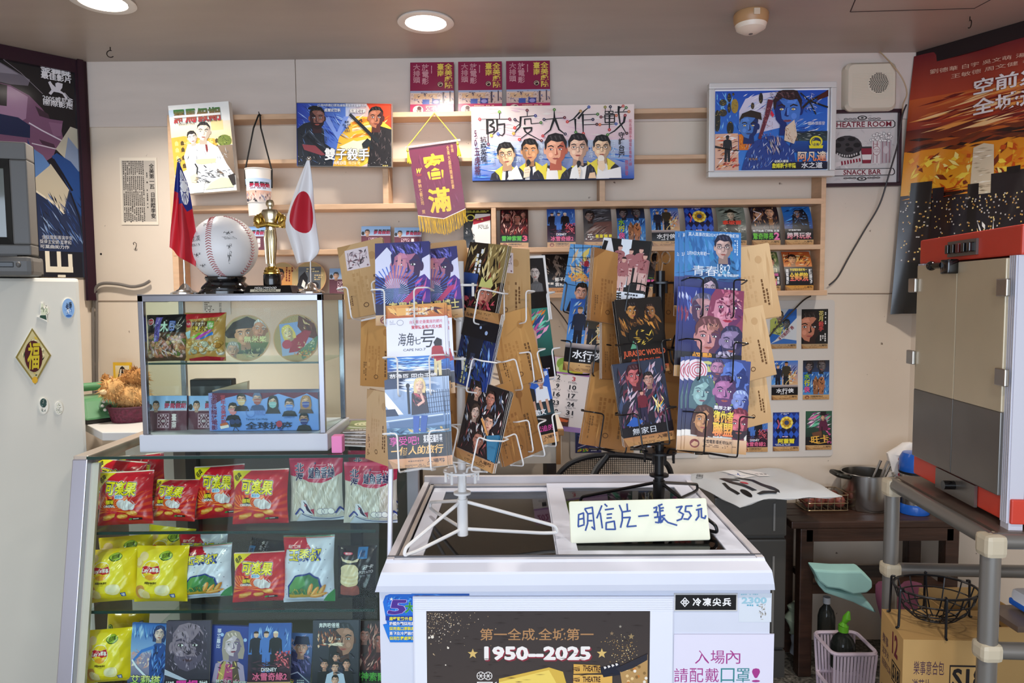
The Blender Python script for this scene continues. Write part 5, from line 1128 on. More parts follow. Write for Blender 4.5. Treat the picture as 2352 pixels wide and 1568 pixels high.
def d_aveng(A):
    A.rect(0,0,100,118,'3a4a8c','201c40');A.strokes(0,0,100,80,60,['8a9a4c','5a78c8','2c3a78','c8c878'],30,8);A.ell(12,22,18,18,'e8dce4')
    for r in (14,10,6):A.ring(14,22,r,r,1.6,'c85a70')
    A.face(46,16,15,'b07a9c','3a3058',style=2,beard='4a3458');A.face(74,28,28,'5a78c8','24387c',style=3,shade='1c2c6c',lip='3a3a78');A.face(24,56,23,'8ab0b0','4a6a74',style=1,shade='3a5a68',lip='8a5a6c');A.face(60,52,25,'a86a9c','3a2050',style=2,beard='5a3468',shade='4a2c5c');A.face(86,66,18,'7a8ac8','8a9ad0',style=2,shade='2c387c');A.face(28,100,21,'c08a5c','4a2418',style=1,shade='5a2a1c');A.face(86,102,24,'d06a78','6a1c34',style=2,beard='2a1424',shade='6a2038')
    T2(A,'復仇者',44,84,76,102,'e8e04a',b=.05,col2='f0a04a');T2(A,'聯盟',44,103,76,124,'f0d04a',b=.05,col2='f07a50');A.text('無限之戰',44,76,72,82,'f0f0f4',.02);stub(A,1,128,'dcb898')
def d_photo(A):
    A.rect(0,0,100,132,'2a2420','1c1618');A.strokes(0,0,100,130,70,['6a4a3c','3a4a3c','c8a888','14100f'],26,6);A.face(50,48,34,'c89878','1c1412',style=2);A.rect(0,100,100,132,'16100f');A.micro(10,106,90,126,2,'e8d86a');stub(A)
def d_green(A):
    A.rect(0,0,100,132,'a8b0a0','4a5a5c');A.face(46,62,30,'8a9a88','3a4438',style=2,side=-1);A.strokes(0,0,100,130,60,['c8d0c0','5a6a5c','2c3a48'],26,6,60);A.rect(0,92,100,132,'2a3a6c','1c2440');stub(A,1,tan='b8a080')
def d_bw(A):
    A.rect(0,0,100,150,'e6e2dc');A.rect(0,0,100,18,'14120f');A.micro(6,4,94,14,2,'e8e060');A.poly([(0,18),(44,18),(30,80),(50,150),(0,150)],'1a1816');A.ring(26,34,16,14,4,'e8e060');A.poly([(36,40),(100,26),(100,44),(36,62)],'a82c3c');A.micro(50,38,92,46,1,'e8d050');A.micro(54,62,92,80,4,'2a2826');A.strokes(4,60,46,146,20,['3c3a38','c8c4bc','0c0c0c'],16,6)
def d_back_plain(A,c='c8995c',c2='b08048',img=None):
    A.rect(0,0,100,150,c,c2);A.strokes(2,2,98,148,10,[c2,c],60,6,90,6);A.poly([(0,0),(30,0),(0,22)],c2);A.ell(72,30,8,8,c2);A.micro(24,60,60,140,4,c2,vert=True)
    if img:
        A.rect(14,10,66,52,'d8ccd0');A.strokes(14,10,66,52,40,['8a6a70','5a4a54','b8a8b0','3a3038'],14,4);A.line([(20,16),(20,48)],1,'5a3a3a')
    A.micro(70,70,86,140,2,'6a4a2c',vert=True,fill=.85);A.micro(10,96,20,140,2,'6a4a2c',vert=True);A.ring(46,128,6,5,1.5,'5a3a24',12)
def d_bk1(A):d_back_plain(A)
def d_bk2(A):d_back_plain(A,'c4a274','b08c5c',1)
def d_bk3(A):d_back_plain(A,'b4844c','8e6034')
def d_bk4(A):d_back_plain(A,'dcbc90','c8a478')
DES={k[2:]:v for k,v in globals().items() if k.startswith('d_')}
CM={}
CW,CH=.1,.150
def curl(s):
    def f(x,y):
        t_=max(0.0,(y+CH/2)/CH);return (x,-CH/2+CH*(t_-.08*s*t_**3),-.05*s*t_**2.2)
    return f
def card_mesh(des,bend=0.0,back='c9a272',w=CW,h=CH):
    k=(des,bend,w,h)
    if k not in CM:
        A=Art(w,h,(0,0,100,150),sum(map(ord,des)));DES[des](A)
        me=A.mesh('postcard',base=(.0005,'e9e4dc',back)) if not bend else A.mesh('postcard',warp=curl(bend),grid=(2,9),base=(.0006,'b89468'))
        me.materials.append(print_mat('card_print',.28,.5));CM[k]=me
    return CM[k]
def card(des,m,label,group=None,bend=0.0,n=1,gap=.0016,jit=1.2,rnd=random.Random(2),behind=None,shift=(0,0)):
    """A postcard with centre frame m, and n-1 more of the same stacked behind it."""
    me=card_mesh(des,bend)
    o=props(link('postcard',me,m=m),label,'postcard',group)
    for i in range(1,n):
        q=m @ Matrix.Translation((rnd.uniform(-1,1)*.0012*jit+shift[0]*i,rnd.uniform(-1,1)*.001*jit+shift[1]*i,-gap*i)) @ Matrix.Rotation(math.radians(rnd.uniform(-1,1)*jit),4,'Z')
        props(link('postcard',me,m=q),behind,'postcard',behind and 'copies: '+behind)
    return o
# ---------------------------------------------------------------- curled cards standing on the wall shelves
def shelf_card(k,des,x0,x1,label,bend=.9,dx=0,off=.072):
    a,b_=onw(x0,500,off),onw(x1,500,off);c=(a+b_)/2;s=(b_-a).length/CW;c.z=shelf_z(k,(x0+x1)/2)+CH/2*.98*min(s,.96)+.0012
    m=frame(c,WU,V((0,0,1))) @ Matrix.Rotation(math.radians(dx),4,'Y') @ Matrix.Scale(min(s,.96),4)
    return card(des,m,label,'curled postcards on the wall shelves',bend)
for des,x0,x1,lab in (('red',1146,1216,'curled dark red postcard with green lettering, left of the fourth shelf cards'),('ice',1256,1323,'curled dark blue postcard with pink lettering on the fourth shelf'),('road',1339,1408,'curled grey postcard of rails and a road on the fourth shelf'),('water1',1416,1486,'curled blue postcard with a vertical pink and green title on the fourth shelf'),('water2',1495,1565,'curled postcard with a white title on black, mid fourth shelf'),('argyle',1573,1644,'curled blue diamond-pattern postcard on the fourth shelf'),('nap',1648,1718,'curled grey-green postcard of a man in a wide hat on the fourth shelf'),('cap2',1724,1797,'curled black postcard with green title and pink numeral on the fourth shelf'),('player',1802,1871,'curled blue and black postcard at the right end of the fourth shelf')):
    shelf_card(3,des,x0,x1,lab)
for des,x0,x1,lab in (('boxer',1243,1311,'curled black postcard with white names on the bottom shelf, left of the black rack'),('slam',1338,1406,'curled postcard on the bottom shelf hidden behind the basketball cards'),('flame',1478,1546,'curled black postcard with pink title on the bottom shelf behind the scissors'),('photo',1620,1688,'curled postcard on the bottom shelf hidden behind the blue cards'),('back',1728,1797,'curled green postcard with yellow and pink title on the bottom shelf'),('chuan',1805,1872,'curled orange postcard at the right end of the bottom shelf')):
    shelf_card(4,des,x0,x1,lab)
shelf_card(3,'bw',1064,1126,'black and white card with a red band beside the pennant, fourth shelf',.5)
a=onw(1010,540,.07)
# ---- laminated sheets of cards taped to the wall
def lam(name_lab,x0,y0,x1,y1,cards,off=.004):
    m,w,h=quadframe4(lambda x,y:onw(x,y,off),(x0,y0),(x1,y0-3),(x1+6,y1-6),(x0-4,y1))
    t=thing('laminated_sheet',name_lab,'laminated sheet',m)
    MB().prism(rrect(-w/2,-h/2,w/2,h/2,.012),-.0012,0).loc('backing_sheet',mat('laminate','d3ccc4',.4),t)
    inv=m.inverted()
    for des,px,py in cards:
        p=inv @ onw(px,py,off)
        o=link('card',card_mesh(des),t,Matrix.Translation((p.x,p.y,.0006)) @ Matrix.Scale(.925,4),local=True);o['label']='laminated postcard'
lam('laminated sheet of twelve postcards taped to the wall under the right shelves',1630,692,1912,1052,[('photo',1652,756),('green',1726-6,756),('nurse',1799-0,755),('flower',1871,755),('road',1652,874),('cap2',1728,874),('water2',1802,873),('water1',1874,872),('back',1656,993),('ice',1733,993),('argyle',1805,991),('wonka',1880,988)])
lam('laminated sheet of postcards on the wall, mostly behind the black rack',1310,696,1602,1056,[('green',1349,757),('photo',1423,757),('back',1497,757),('nap',1571,757),('red',1349,876),('wonka',1423,876),('gold',1497,876),('teal',1571,876),('monk',1351,995),('flower',1425,995),('father',1499,995),('nurse',1573,995)])
# ================================================================ left corner: fridge, television, telephone
FN=V((.714,-.7,0)).normalized();FE=at(190,800,2.0)
def onfr(px,py,off=0):return onplane(px,py,FE+FN*off,FN)
ztop=onfr(186,639).z
m=frame(V((FE.x,FE.y,0))+LD*.3,-LD,V((0,0,1)))
FRW=mat('fridge_white','d9d7cc',.3,var=.03,scale=3)
t=thing('refrigerator','cream white refrigerator with magnets, at the left edge of the picture','refrigerator',m)
MB().box((0,ztop/2+.01,-.25),(.596,ztop-.02,.42),bev=.008).loc('cabinet',FRW,t)
MB().box((0,ztop/2+.02,-.022),(.6,ztop-.04,.044),bev=.01).loc('door',FRW,t)
MB().box((0,ztop-.006,-.16),(.6,.012,.28),bev=.004).loc('top_cap',mat('fridge_cap','bdb9ae',.4),t)
MB().box((0,.02,-.22),(.56,.04,.36)).loc('plinth',mat('dark_plinth','26241f',.6),t)
def magnet(name,label,cx,cy,wpx,hpx,draw,shape=None,seed=1):
    c=onfr(cx,cy,.003);w=(onfr(cx+wpx/2,cy)-onfr(cx-wpx/2,cy)).length;h=(onfr(cx,cy-hpx/2)-onfr(cx,cy+hpx/2)).length
    mm=frame(c,-LD,V((0,0,1)));tt=thing(name,label,'magnet',mm)
    A=Art(w,h,(0,0,100,100),seed);sh=shape or [(50+50*math.cos(i*PI/12),50+50*math.sin(i*PI/12)) for i in range(24)]
    MB().prism([A.xy(p) for p in sh][::-1],-.0028,0).loc('body',mat('magnet_body','ece8da',.4),tt);draw(A);A.put('print',STICK,tt)
def dm_round(A):
    A.ell(50,50,47,48,'8ab0dc',24);A.strokes(18,25,82,80,30,['4a7cc0','dce8f4','2c4c80'],26,6,50);A.ell(50,86,22,6,'3a6ab0');A.text('台南',34,20,78,52,'1c2430',.02,rot=-10);A.strokes(25,50,60,85,8,['e8eef4','1c2c44'],40,4,60,8)
magnet('fridge_magnet','round light blue magnet, upper right on the refrigerator',157,708,30,47,dm_round)
def dm_dia(A):
    A.poly([(50,0),(100,50),(50,100),(0,50)],'8a7a3c');A.poly([(50,5),(94,50),(50,95),(6,50)],'c8bc8a');A.strokes(14,34,86,66,50,['3a5a34','e8dcb0','8a8a6c','1c2c1c','b89a4a'],12,4);A.strokes(34,12,66,88,50,['3a5a34','e8dcb0','d8b83c','1c2c1c','a87a2c'],12,4)
    A.ell(50,50,25,28,'4a1218',22);A.ell(50,92,8,6,'d8a82c');A.text('福',34,26,66,72,'c8b42c',.03,shear=.15)
magnet('fridge_magnet','large diamond-shaped lucky charm magnet on the refrigerator door',77,818,82,130,dm_dia,[(50,0),(100,50),(50,100),(0,50)])
def dm_hand(A):
    A.poly([(8,70),(30,60),(34,30),(40,4),(58,4),(62,26),(74,30),(92,24),(98,50),(80,66),(84,98),(70,92)],'f0ece0');A.poly([(36,60),(38,30),(44,8),(56,8),(60,32),(70,34),(90,28),(92,48),(74,64),(50,68)],'d8dcc0');A.poly([(30,64),(74,64),(78,88),(24,74)],'2c4a3c');A.strokes(34,10,88,66,22,['3a4a34','8a9a6c','1c2420'],14,4)
magnet('fridge_magnet','small hand-shaped magnet beside the round blue one on the refrigerator',98,717,30,48,dm_hand,[(8,70),(30,60),(34,30),(40,4),(58,4),(62,26),(74,30),(92,24),(98,50),(80,66),(84,98),(70,92)])
def dm_a(A):A.ell(50,50,46,48,'e8e6da');A.ell(50,32,34,28,'34504c');A.strokes(14,10,86,90,34,['1c2c2c','6a8a84','d8dcd0','3a4a48'],18,5)
magnet('fridge_magnet','small dark round-headed magnet below the diamond on the refrigerator',100,932,23,38,dm_a,None,5)
def dm_b(A):A.ell(50,50,44,48,'e8e6da');A.strokes(14,10,86,90,40,['34442c','8a9a5c','d8d8b0','1c2818'],18,5)
magnet('fridge_magnet','smallest leaf-like magnet, lower right on the refrigerator',135,937,19,31,dm_b,None,6)
# ---- television
tvd=V((.30,-.954,0));tr=V((.954,.30,0))
p0=at(71,560,1.83);tvz=ztop+.0005
o=V((p0.x,p0.y,tvz))-tr*.21;m=frame(o,tr,V((0,0,1)))
TVG=mat('tv_plastic','5d5b58',.45,var=.03);TVD=mat('tv_dark','2a2928',.5)
t=thing('television','old grey cathode-ray television standing on the refrigerator','television',m)
H=at(64,326,1.83).z-tvz;W=.42
q=MB();y0=.055
for x0,x1,a,b_ in ((-W/2,W/2,H-.045,H),(-W/2,W/2,y0,y0+.028),(-W/2,-W/2+.04,y0+.028,H-.045),(W/2-.04,W/2,y0+.028,H-.045)):q.box(((x0+x1)/2,(a+b_)/2,-.03),(x1-x0,b_-a,.06),bev=.004)
q.loc('bezel',TVG,t)
q=MB();X,Y0,Y1=W/2-.04,y0+.028,H-.045
q.add([(-X,Y0,-.001),(X,Y0,-.001),(X,Y1,-.001),(-X,Y1,-.001),(-X+.02,Y0+.02,-.022),(X-.02,Y0+.02,-.022),(X-.02,Y1-.02,-.022),(-X+.02,Y1-.02,-.022)],[(0,1,5,4),(1,2,6,5),(2,3,7,6),(3,0,4,7)]).loc('screen_surround',TVD,t)
q=MB();n=10;sx,sy=X-.018,(Y1-Y0)/2-.018
q.add([(sx*(2*i/n-1),(Y0+Y1)/2+sy*(2*j/n-1),-.028+.014*(1-(2*i/n-1)**2)*(1-.6*(2*j/n-1)**2)) for j in range(n+1) for i in range(n+1)],[(j*11+i,j*11+i+1,j*11+i+12,j*11+i+11) for j in range(n) for i in range(n)]).loc('screen',mat('tv_screen','585c50',.08,spec=.8),t,smooth=True)
q=MB();q.hexa([(-W/2,y0,-.06),(W/2,y0,-.06),(W/2-.07,y0,-.3),(-W/2+.07,y0,-.3),(-W/2,H,-.06),(W/2,H,-.06),(W/2-.09,H-.06,-.3),(-W/2+.09,H-.06,-.3)]).loc('back_shell',TVD,t)
q=MB();q.box((0,.026,-.02),(W+.014,.05,.085),bev=.012);q.box((0,.03,-.1),(W-.06,.056,.2),bev=.01);q.loc('control_panel',TVG,t)
MB().box((W*.36,.03,.0225),(.05,.014,.004),bev=.002).loc('button_slot',mat('tv_black','121212',.3),t)
MB().ball((W*.445,.03,.022),(.006,.008,.005)).loc('knob',TVG,t,smooth=True)
# ---- back counter with telephone, plush toy, basket, yellow pack
cz=onz(240,1003,.868)
pc=at(255,1003,1.9);z0=pc.z
CTOP=mat('counter_white','d8d4ce',.4)
t=thing('side_counter','low white counter behind the glass case, under the green telephone','counter',(-1.0,2.1,0))
MB().prism([(-1.17,1.965),(-.66,1.965),(-.66,2.42),(-1.46,2.42),(-1.46,2.27)],z0-.024,z0).build('worktop',CTOP,t,bevel=.002)
MB().box((-.9,2.19,(z0-.024)/2),(.44,.40,z0-.026)).build('cabinet',mat('counter_side','b9b1a6',.6),t)
p=at(234,1004,2.19);m=rotm((p.x,p.y,z0+.0005),0,0,48) @ Matrix.Scale(.82,4)
PG=mat('phone_green','5f9568',.3,spec=.5);PK=mat('phone_black','15160f',.4)
t=thing('telephone','old green desk telephone on the side counter beside the refrigerator','telephone',m)
MB().box((0,0,.008),(.17,.2,.014),bev=.004).loc('base_plate',PK,t)
q=MB();q.hexa([(-.085,-.1,.012),(.085,-.1,.012),(.085,.1,.012),(-.085,.1,.012),(-.07,-.03,.085),(.07,-.03,.085),(.062,.07,.095),(-.062,.07,.095)])
q.loc('body',PG,t,bevel=.012)
q=MB();q.tube(rounded([(-.1,.03,.100),(-.085,.03,.125),(.085,.03,.125),(.1,.03,.100)],.03),.016,12)
for e in (-1,1):q.lathe([(.026,0),(.029,.012),(.024,.028),(.0,.03)],18,rotm((e*.097,.03,.085)))
q.loc('handset',PG,t,smooth=True)
q=MB();q.lathe([(.045,0),(.045,.006),(.0,.007)],24,Matrix.Translation((.02,-.066,.05)) @ Matrix.Rotation(math.radians(46),4,'X'));q.loc('dial',mat('phone_dial','4a7a54',.35),t,smooth=True)
q=MB()
for a in range(10):
    q.ball((.034*math.cos(a*.6),.034*math.sin(a*.6),.007),.0065,Matrix.Translation((.02,-.066,.05)) @ Matrix.Rotation(math.radians(46),4,'X'),8,6)
q.loc('finger_hole',mat('phone_white','e8e8e0',.4),t,smooth=True)
p=at(303,975,2.16);b0=V((p.x,p.y,z0+.0005))
t=thing('woven_basket','small dark maroon basket under the plush toy','basket',b0)
q=MB();q.lathe([(0,0),(.055,0),(.066,.045),(.068,.047),(.062,.047),(.052,.004),(0,.004)],28);q.loc('bowl',mat('basket_maroon','5a1830',.6,var=.4,scale=120,bump=.5),t,smooth=True)
MB().tube([(.067*math.cos(i*PI/12),.067*math.sin(i*PI/12),.047) for i in range(24)],.0035,6,closed=True).loc('rim',mat('basket_rim','451026',.6),t)
FUR=mat('plush_fur','c99a5e',.95,var=.25,scale=40,bump=.6)
t=thing('plush_toy','fluffy golden brown plush dog in the maroon basket','plush toy',b0+V((0,0,.048)))
def fluffy(name,c,r,material,n=420,ln=.014,seed=1):
    R=random.Random(seed);q=MB();q.ball(c,r,None,20,14);r3=r if isinstance(r,tuple) else (r,r,r)
    for i in range(n):
        u,a=R.uniform(-1,1),R.uniform(0,2*PI);s=math.sqrt(1-u*u);d=V((s*math.cos(a),s*math.sin(a),u));p=V((c[0]+d.x*r3[0],c[1]+d.y*r3[1],c[2]+d.z*r3[2]))
        e=p+d*ln*R.uniform(.4,1)+V((R.uniform(-1,1),R.uniform(-1,1),R.uniform(-1.2,.4)))*ln*.6;w=d.orthogonal().normalized()*.0022;q.add([p+w,p-w,e],[(0,1,2)])
    return q.loc(name,material,t,smooth=True)
fluffy('body',(.005,.0,.03),(.052,.045,.042),FUR,seed=1);fluffy('head',(-.035,-.03,.055),(.036,.036,.032),FUR,320,seed=2);fluffy('hair_tuft',(.02,.0,.088),(.036,.03,.026),mat('plush_dark','a8743c',.95,var=.3,scale=40,bump=.6),300,seed=3)
for e in (-1,1):fluffy('ear',(-.035+e*.03,-.02,.082),(.012,.008,.018),mat('plush_dark','a8743c',.95),60,.006,4)
MB().ball((-.045,-.066,.05),(.012,.01,.008)).loc('muzzle',mat('plush_pale','e0c090',.9),t,smooth=True)
m,w,h=quadframe(lambda x,y:onw(x,y,.012),261,832,303,915)
t=thing('hanging_packet','yellow packet with a dark striped bird picture hanging on the wall above the plush toy','packet',m)
MB().box((0,0,-.003),(w,h,.006),bev=.002).loc('packet',mat('packet_yellow','dcae2c',.5),t)
A=Art(w,h,(0,0,100,160),3,'e8b830');A.rect(12,14,88,68,'e8dcc0','f0c850');A.poly([(50,16),(62,24),(76,66),(24,66),(38,24)],'20181c');A.poly([(40,30),(46,30),(40,66),(30,66)],'e8e0d0');A.poly([(54,30),(60,30),(70,66),(60,66)],'e8e0d0');A.rect(12,76,88,82,'a87a1c');A.strokes(16,90,84,156,40,['b8843c','8a5a24','f0d070'],24,5);A.put('print',STICK,t)
MB().box((0,h/2+.006,0),(w*.4,.02,.001)).loc('header_tab',FILM,t)
# ---- things on the small display case
zs=at(530,675,1.56).z+.001
CHR=mat('chrome','d8d4d0',.12,1.0);GLB=mat('gloss_black','0d0c0d',.1,spec=.7)
p=at(519,668,1.64);bz=V((p.x,p.y,zs));sc=1.64/F
t=thing('signed_baseball','oversized white signed baseball on a black stand, on the small display case','baseball',bz)
r=73*sc;cz=0.034+r*.96;rb=57*sc
MB().lathe([(0,0),(rb,0),(rb,.006),(rb*.93,.010),(rb*.93,.014),(rb*.86,.020),(rb*.72,.028),(rb*.78,.036),(rb*.76,.040),(rb*.6,.036),(0,.034)],40).loc('stand',GLB,t,smooth=True)
ball_=MB().ball((0,0,cz),r,None,40,24).loc('ball',mat('ball_white','e9e7e6',.4),t,smooth=True)
q=MB();RED=mat('stitch_red','a83a3c',.6);Rm=Matrix.Translation((0,0,cz)) @ Matrix.Rotation(math.radians(-13),4,'Y') @ Matrix.Rotation(math.radians(-4),4,'Z')
def seam(u):   # tennis-ball curve on the unit sphere
    a=.44;return V((math.cos(u)*a*1.0+(1-a)*math.cos(3*u)*.0+.0,0,0))
def seamp(u):
    A_=PI/2-(PI/2-.44)*math.cos(u);B_=u/2+.44*math.sin(2*u);return V((math.sin(A_)*math.cos(B_),math.sin(A_)*math.sin(B_),math.cos(A_)))
# two seams visible: a wavy one down the front, one along the rim
def stitches(fn,n):
    for i in range(n):
        a,b_,c=fn(i/n),fn((i+.5)/n),fn((i+1)/n);tng=(c-a).normalized();nr=b_.normalized();w=nr.cross(tng)
        for e in (-1,1):
            p1=Rm @ (b_*r*1.004);p2=Rm @ ((b_+w*e*.085+tng*.045).normalized()*r*1.006);q.tube([p1,p2],.0008,4)
def fr(u):th=-1.35+2.7*(1-u);ph=.10*math.sin(th*1.6) ;return V((math.sin(ph)*math.cos(th),-math.cos(ph)*math.cos(th),math.sin(th)))
def rim(u):
    th=-1.2+2.4*u;return V((.985*math.cos(th),-.17,.985*math.sin(th)))
def riml(u):
    th=-1.2+2.4*u;return V((-.985*math.cos(th),-.17,.985*math.sin(th)))
for fn,n in ((fr,34),(rim,26),(riml,26)):q=MB();stitches(fn,n);q.loc('seam',RED,t)
for txt,ax,az,ww,hh,rot in (('佳漢',-34,14,.034,.013,-8),('2026.1.9',-33,3,.032,.006,-6),('',-30,-14,.032,.012,0),('',-26,-34,.03,.011,8),('',30,24,.03,.012,-20),('2026.1.15',31,15,.028,.006,-15),('',30,0,.014,.016,0),('',30,-18,.012,.036,0),('',-22,44,.03,.018,20)):
    A=Art(ww,hh,(0,0,100,100));A.text(txt,0,0,100,100,'16151a',-.01,rot=rot) if txt else A.strokes(0,0,100,100,16,['16151a'],46,5)
    def wb(x,y,ax=ax,az=az):
        a=math.radians(ax)+x/r;e=math.radians(az)+y/r;return (r*1.001*math.sin(a)*math.cos(e),-r*1.001*math.cos(a)*math.cos(e),cz+r*1.001*math.sin(e))
    A.put('signature',STICK,t,warp=wb,grid=(4,4))
# trophy figure
p=at(626,668,1.60);b0=V((p.x,p.y,zs));sc=1.6/F
t=thing('trophy_statuette','silver and gold standing trophy figure on a black block, right of the baseball','trophy',b0)
W=110*sc;q=MB();q.hexa([(-W/2,-.032,0),(W/2,-.032,0),(W/2,.032,0),(-W/2,.032,0),(-W*.44,-.024,.018),(W*.44,-.024,.018),(W*.44,.026,.018),(-W*.44,.026,.018)]);q.loc('plinth',GLB,t,bevel=.001)
A=Art(W*.62,.013,(0,0,100,24),1);A.rect(0,12,100,24,'c8bfa8');A.text('HOLLYWOOD',14,1,86,10,'e0dcd4',.03,shear=.2);A.text('CALIFORNIA',14,14,86,22,'2a2620',.03,shear=.2)
A.put('plaque',STICK,t,Matrix.Translation((-.006,-.0283,.009)) @ Matrix.Rotation(math.radians(66),4,'X'))
MB().lathe([(.019,.018),(.0195,.02),(.0195,.041),(.018,.044),(0,.044)],28).loc('pedestal',GLB,t,smooth=True)
SLV=mat('trophy_silver','d6c9a8',.14,1.0);GLD=mat('trophy_gold','d8b45c',.18,1.0)
MB().lathe([(.019,.044),(.019,.047),(.017,.049),(.018,.052),(.015,.055),(.014,.059),(0,.059)],28).loc('base_ring',GLD,t,smooth=True)
h0,h1=.058,(668-455)*sc;hh=h1-h0
def Z(f):return h0+hh*f
q=MB();q.lathe([(.006,Z(0)),(.010,Z(.02)),(.009,Z(.1)),(.012,Z(.25)),(.014,Z(.42)),(.0125,Z(.52)),(.011,Z(.58)),(.016,Z(.70)),(.021,Z(.80)),(.017,Z(.845)),(.006,Z(.86)),(.0055,Z(.88)),(.009,Z(.91)),(.0095,Z(.95)),(.007,Z(.985)),(0,Z(1.0))],24,None,1,.72)
for k in range(5):q.tube([(-.009+.0045*k,-.009,Z(.06)),(-.011+.0055*k,-.0115,Z(.42)),(-.009+.0045*k,-.0085,Z(.55))],.0018,6)
q.loc('figure',SLV,t,smooth=True)
q=MB()
for e in (-1,1):
    q.tube(rounded([(e*.016,0,Z(.80)),(e*.034,-.002,Z(.70)),(e*.026,-.014,Z(.60)),(0,-.017,Z(.63))],.012),.005,8,rs=None)
    q.add([(e*.012,-.004,Z(.83)),(e*.030,-.006,Z(.76)),(e*.039,.0,Z(.62)),(e*.030,.006,Z(.58)),(e*.016,.008,Z(.66))],[(0,1,2,3,4)])
    q.ball((e*.028,-.002,Z(.68)),(.010,.008,.016))
q.loc('arms',GLD,t,smooth=True)
# table flags
def flagpole(px,lab,topx,topy):
    p=at(px,667,1.60);b0=V((p.x,p.y,zs));t=thing('table_flag',lab,'flag',b0)
    tp=at(topx,topy,1.60);dx,H=tp.x-p.x,tp.z-zs
    MB().lathe([(0,0),(.031,0),(.031,.003),(.024,.006),(.014,.011),(.010,.018),(.004,.024),(0,.024)],32).loc('stand',CHR,t,smooth=True)
    MB().tube([(0,0,.02),(dx*.5,0,H*.5),(dx,0,H)],.0022,8).loc('pole',CHR,t,smooth=True)
    MB().ball((dx,0,H),.0045).loc('finial',CHR,t,smooth=True)
    return t
def cloth(t,outline,A,front='print',thick=.0012,seed=0):
    """Hanging cloth: rows of (left px, right px, y px) with folds."""
    n=20;fold=3
    rows=[]
    for j in range(17):
        f=j/16*(len(outline)-1);i=min(int(f),len(outline)-2);u=f-i
        rows.append([outline[i][k]*(1-u)+outline[i+1][k]*u for k in range(4)])
    def wp(x,y):
        u=x/A.w+.5;v=.5-y/A.h;f=min(max(v,0),1)*16;i=min(int(f),15);k=f-i;r=[rows[i][q]*(1-k)+rows[i+1][q]*k for q in range(4)]
        p=at(r[0]+(r[1]-r[0])*u,r[2]+(r[3]-r[2])*u,1.585);p.y+=.010*math.sin(u*7+seed+v)*min(1,v*2.5)-.004
        return tuple(WM[t.name].inverted() @ p)
    A.put('flag_cloth',mat_cloth,t,warp=wp,grid=(14,14),base=(.0008,'d8d4d4'))
mat_cloth=print_mat('flag_satin',.45,.4)
t=flagpole(425,'small red flag with blue corner on a chrome stand, left of the baseball',412,368)
A=Art(.12,.25,(0,0,100,100),1,'c81828');A.poly([(26,0),(100,0),(100,42),(20,44)],'1c2c80');A.rect(0,0,100,26,'1c2c80');A.poly([(0,0),(100,0),(100,46),(80,50),(50,34),(0,30)],'1a2a7c')
A.burst(78,26,8,18,12,'f0eef0',.9);A.ell(78,26,13,6,'f2f0f0')
for i in range(12):
    a=i*PI/6;A.poly([(78+15*math.cos(a-.2),26+7*math.sin(a-.2)),(78+26*math.cos(a),26+12*math.sin(a)),(78+15*math.cos(a+.2),26+7*math.sin(a+.2))],'f0eef0')
A.poly([(0,40),(30,36),(60,100),(0,100)],'d81c2c');A.poly([(60,44),(70,46),(86,100),(70,100)],'a81020')
cloth(t,[(409,414,372,374),(402,432,428,425),(396,441,482,488),(390,450,530,545),(387,447,567,612)],A)
t=flagpole(714,'small white flag with a red disc on a chrome stand, right of the statuette',710,364)
A=Art(.12,.25,(0,0,100,100),2,'e9e6e6');A.poly([(20,0),(34,0),(46,100),(30,100)],'dedada');A.ell(52,47,39,19,'b8182c',28)
cloth(t,[(706,712,369,369),(684,719,420,420),(666,722,470,470),(653,729,516,525),(668,737,560,578),(684,720,606,598)],A,seed=2)
# notices hanging inside/behind
m,w,h=quadframe(lambda x,y:onw(x,y,.004),466,690,530,722)
t=thing('paper_notice','small printed paper taped to the wall below the shelves, seen through the display case','notice',m)
MB().box((0,0,0),(w,h,.0006)).loc('sheet',mat('paper_grey','cfcac4',.7),t);A=Art(w,h,(0,0,100,50));A.micro(6,6,40,44,6,'5a5652');A.text('前座',58,6,68,44,'3a3836',vert=True);A.put('print',PAPER,t)
# ================================================================ glass counter with snacks
CP,CD=at(550,1051,1.5),None
P2=at(140,1568,1.41);P1=at(168,1046,1.5)
SL=V((0,P2.y-P1.y,P2.z-P1.z)).normalized()
CN=V((0,SL.z,-SL.y)).normalized()
if CN.y>0:CN=-CN
def onf(px,py,off=0):return onplane(px,py,CP-CN*off,CN)     # off metres behind the slanted front glass
def yfront(z):return CP.y+SL.y/SL.z*(z-CP.z)
TZ=CP.z;XL=P1.x;XR=-.262;YB=1.93
ALU=mat('aluminium','b9b9c6',.32,.85);ALUW=mat('aluminium_white','d5d6e2',.4,.2);DGREY=mat('dark_post','26252a',.5)
t=thing('glass_display_counter','slanted-front glass display counter full of snacks and cards, with aluminium frame','display case',(-.5,1.7,0))
def slab(x0,x1,z0,z1,f0=0.0,f1=.03):
    y0,y1=yfront(z0),yfront(z1);return MB().hexa([(x0,y0+f0,z0),(x1,y0+f0,z0),(x1,y0+f1,z0),(x0,y0+f1,z0),(x0,y1+f0,z1),(x1,y1+f0,z1),(x1,y1+f1,z1),(x0,y1+f1,z1)])
slab(XL,XL+.033,0,TZ,-.004,.03).build('corner_post',ALU,t,bevel=.002)
slab(XR-.01,XR,0,TZ,.002,.014).build('corner_post',ALUW,t,bevel=.002)
MB().box((XR-.016,YB-.02,TZ/2),(.032,.03,TZ-.02)).build('corner_post',ALUW,t,bevel=.002)
slab(XL+.033,XL+.05,0,TZ-.012,.012,.02).build('front_channel',mat('channel_cream','c8c4b4',.4,.3),t)
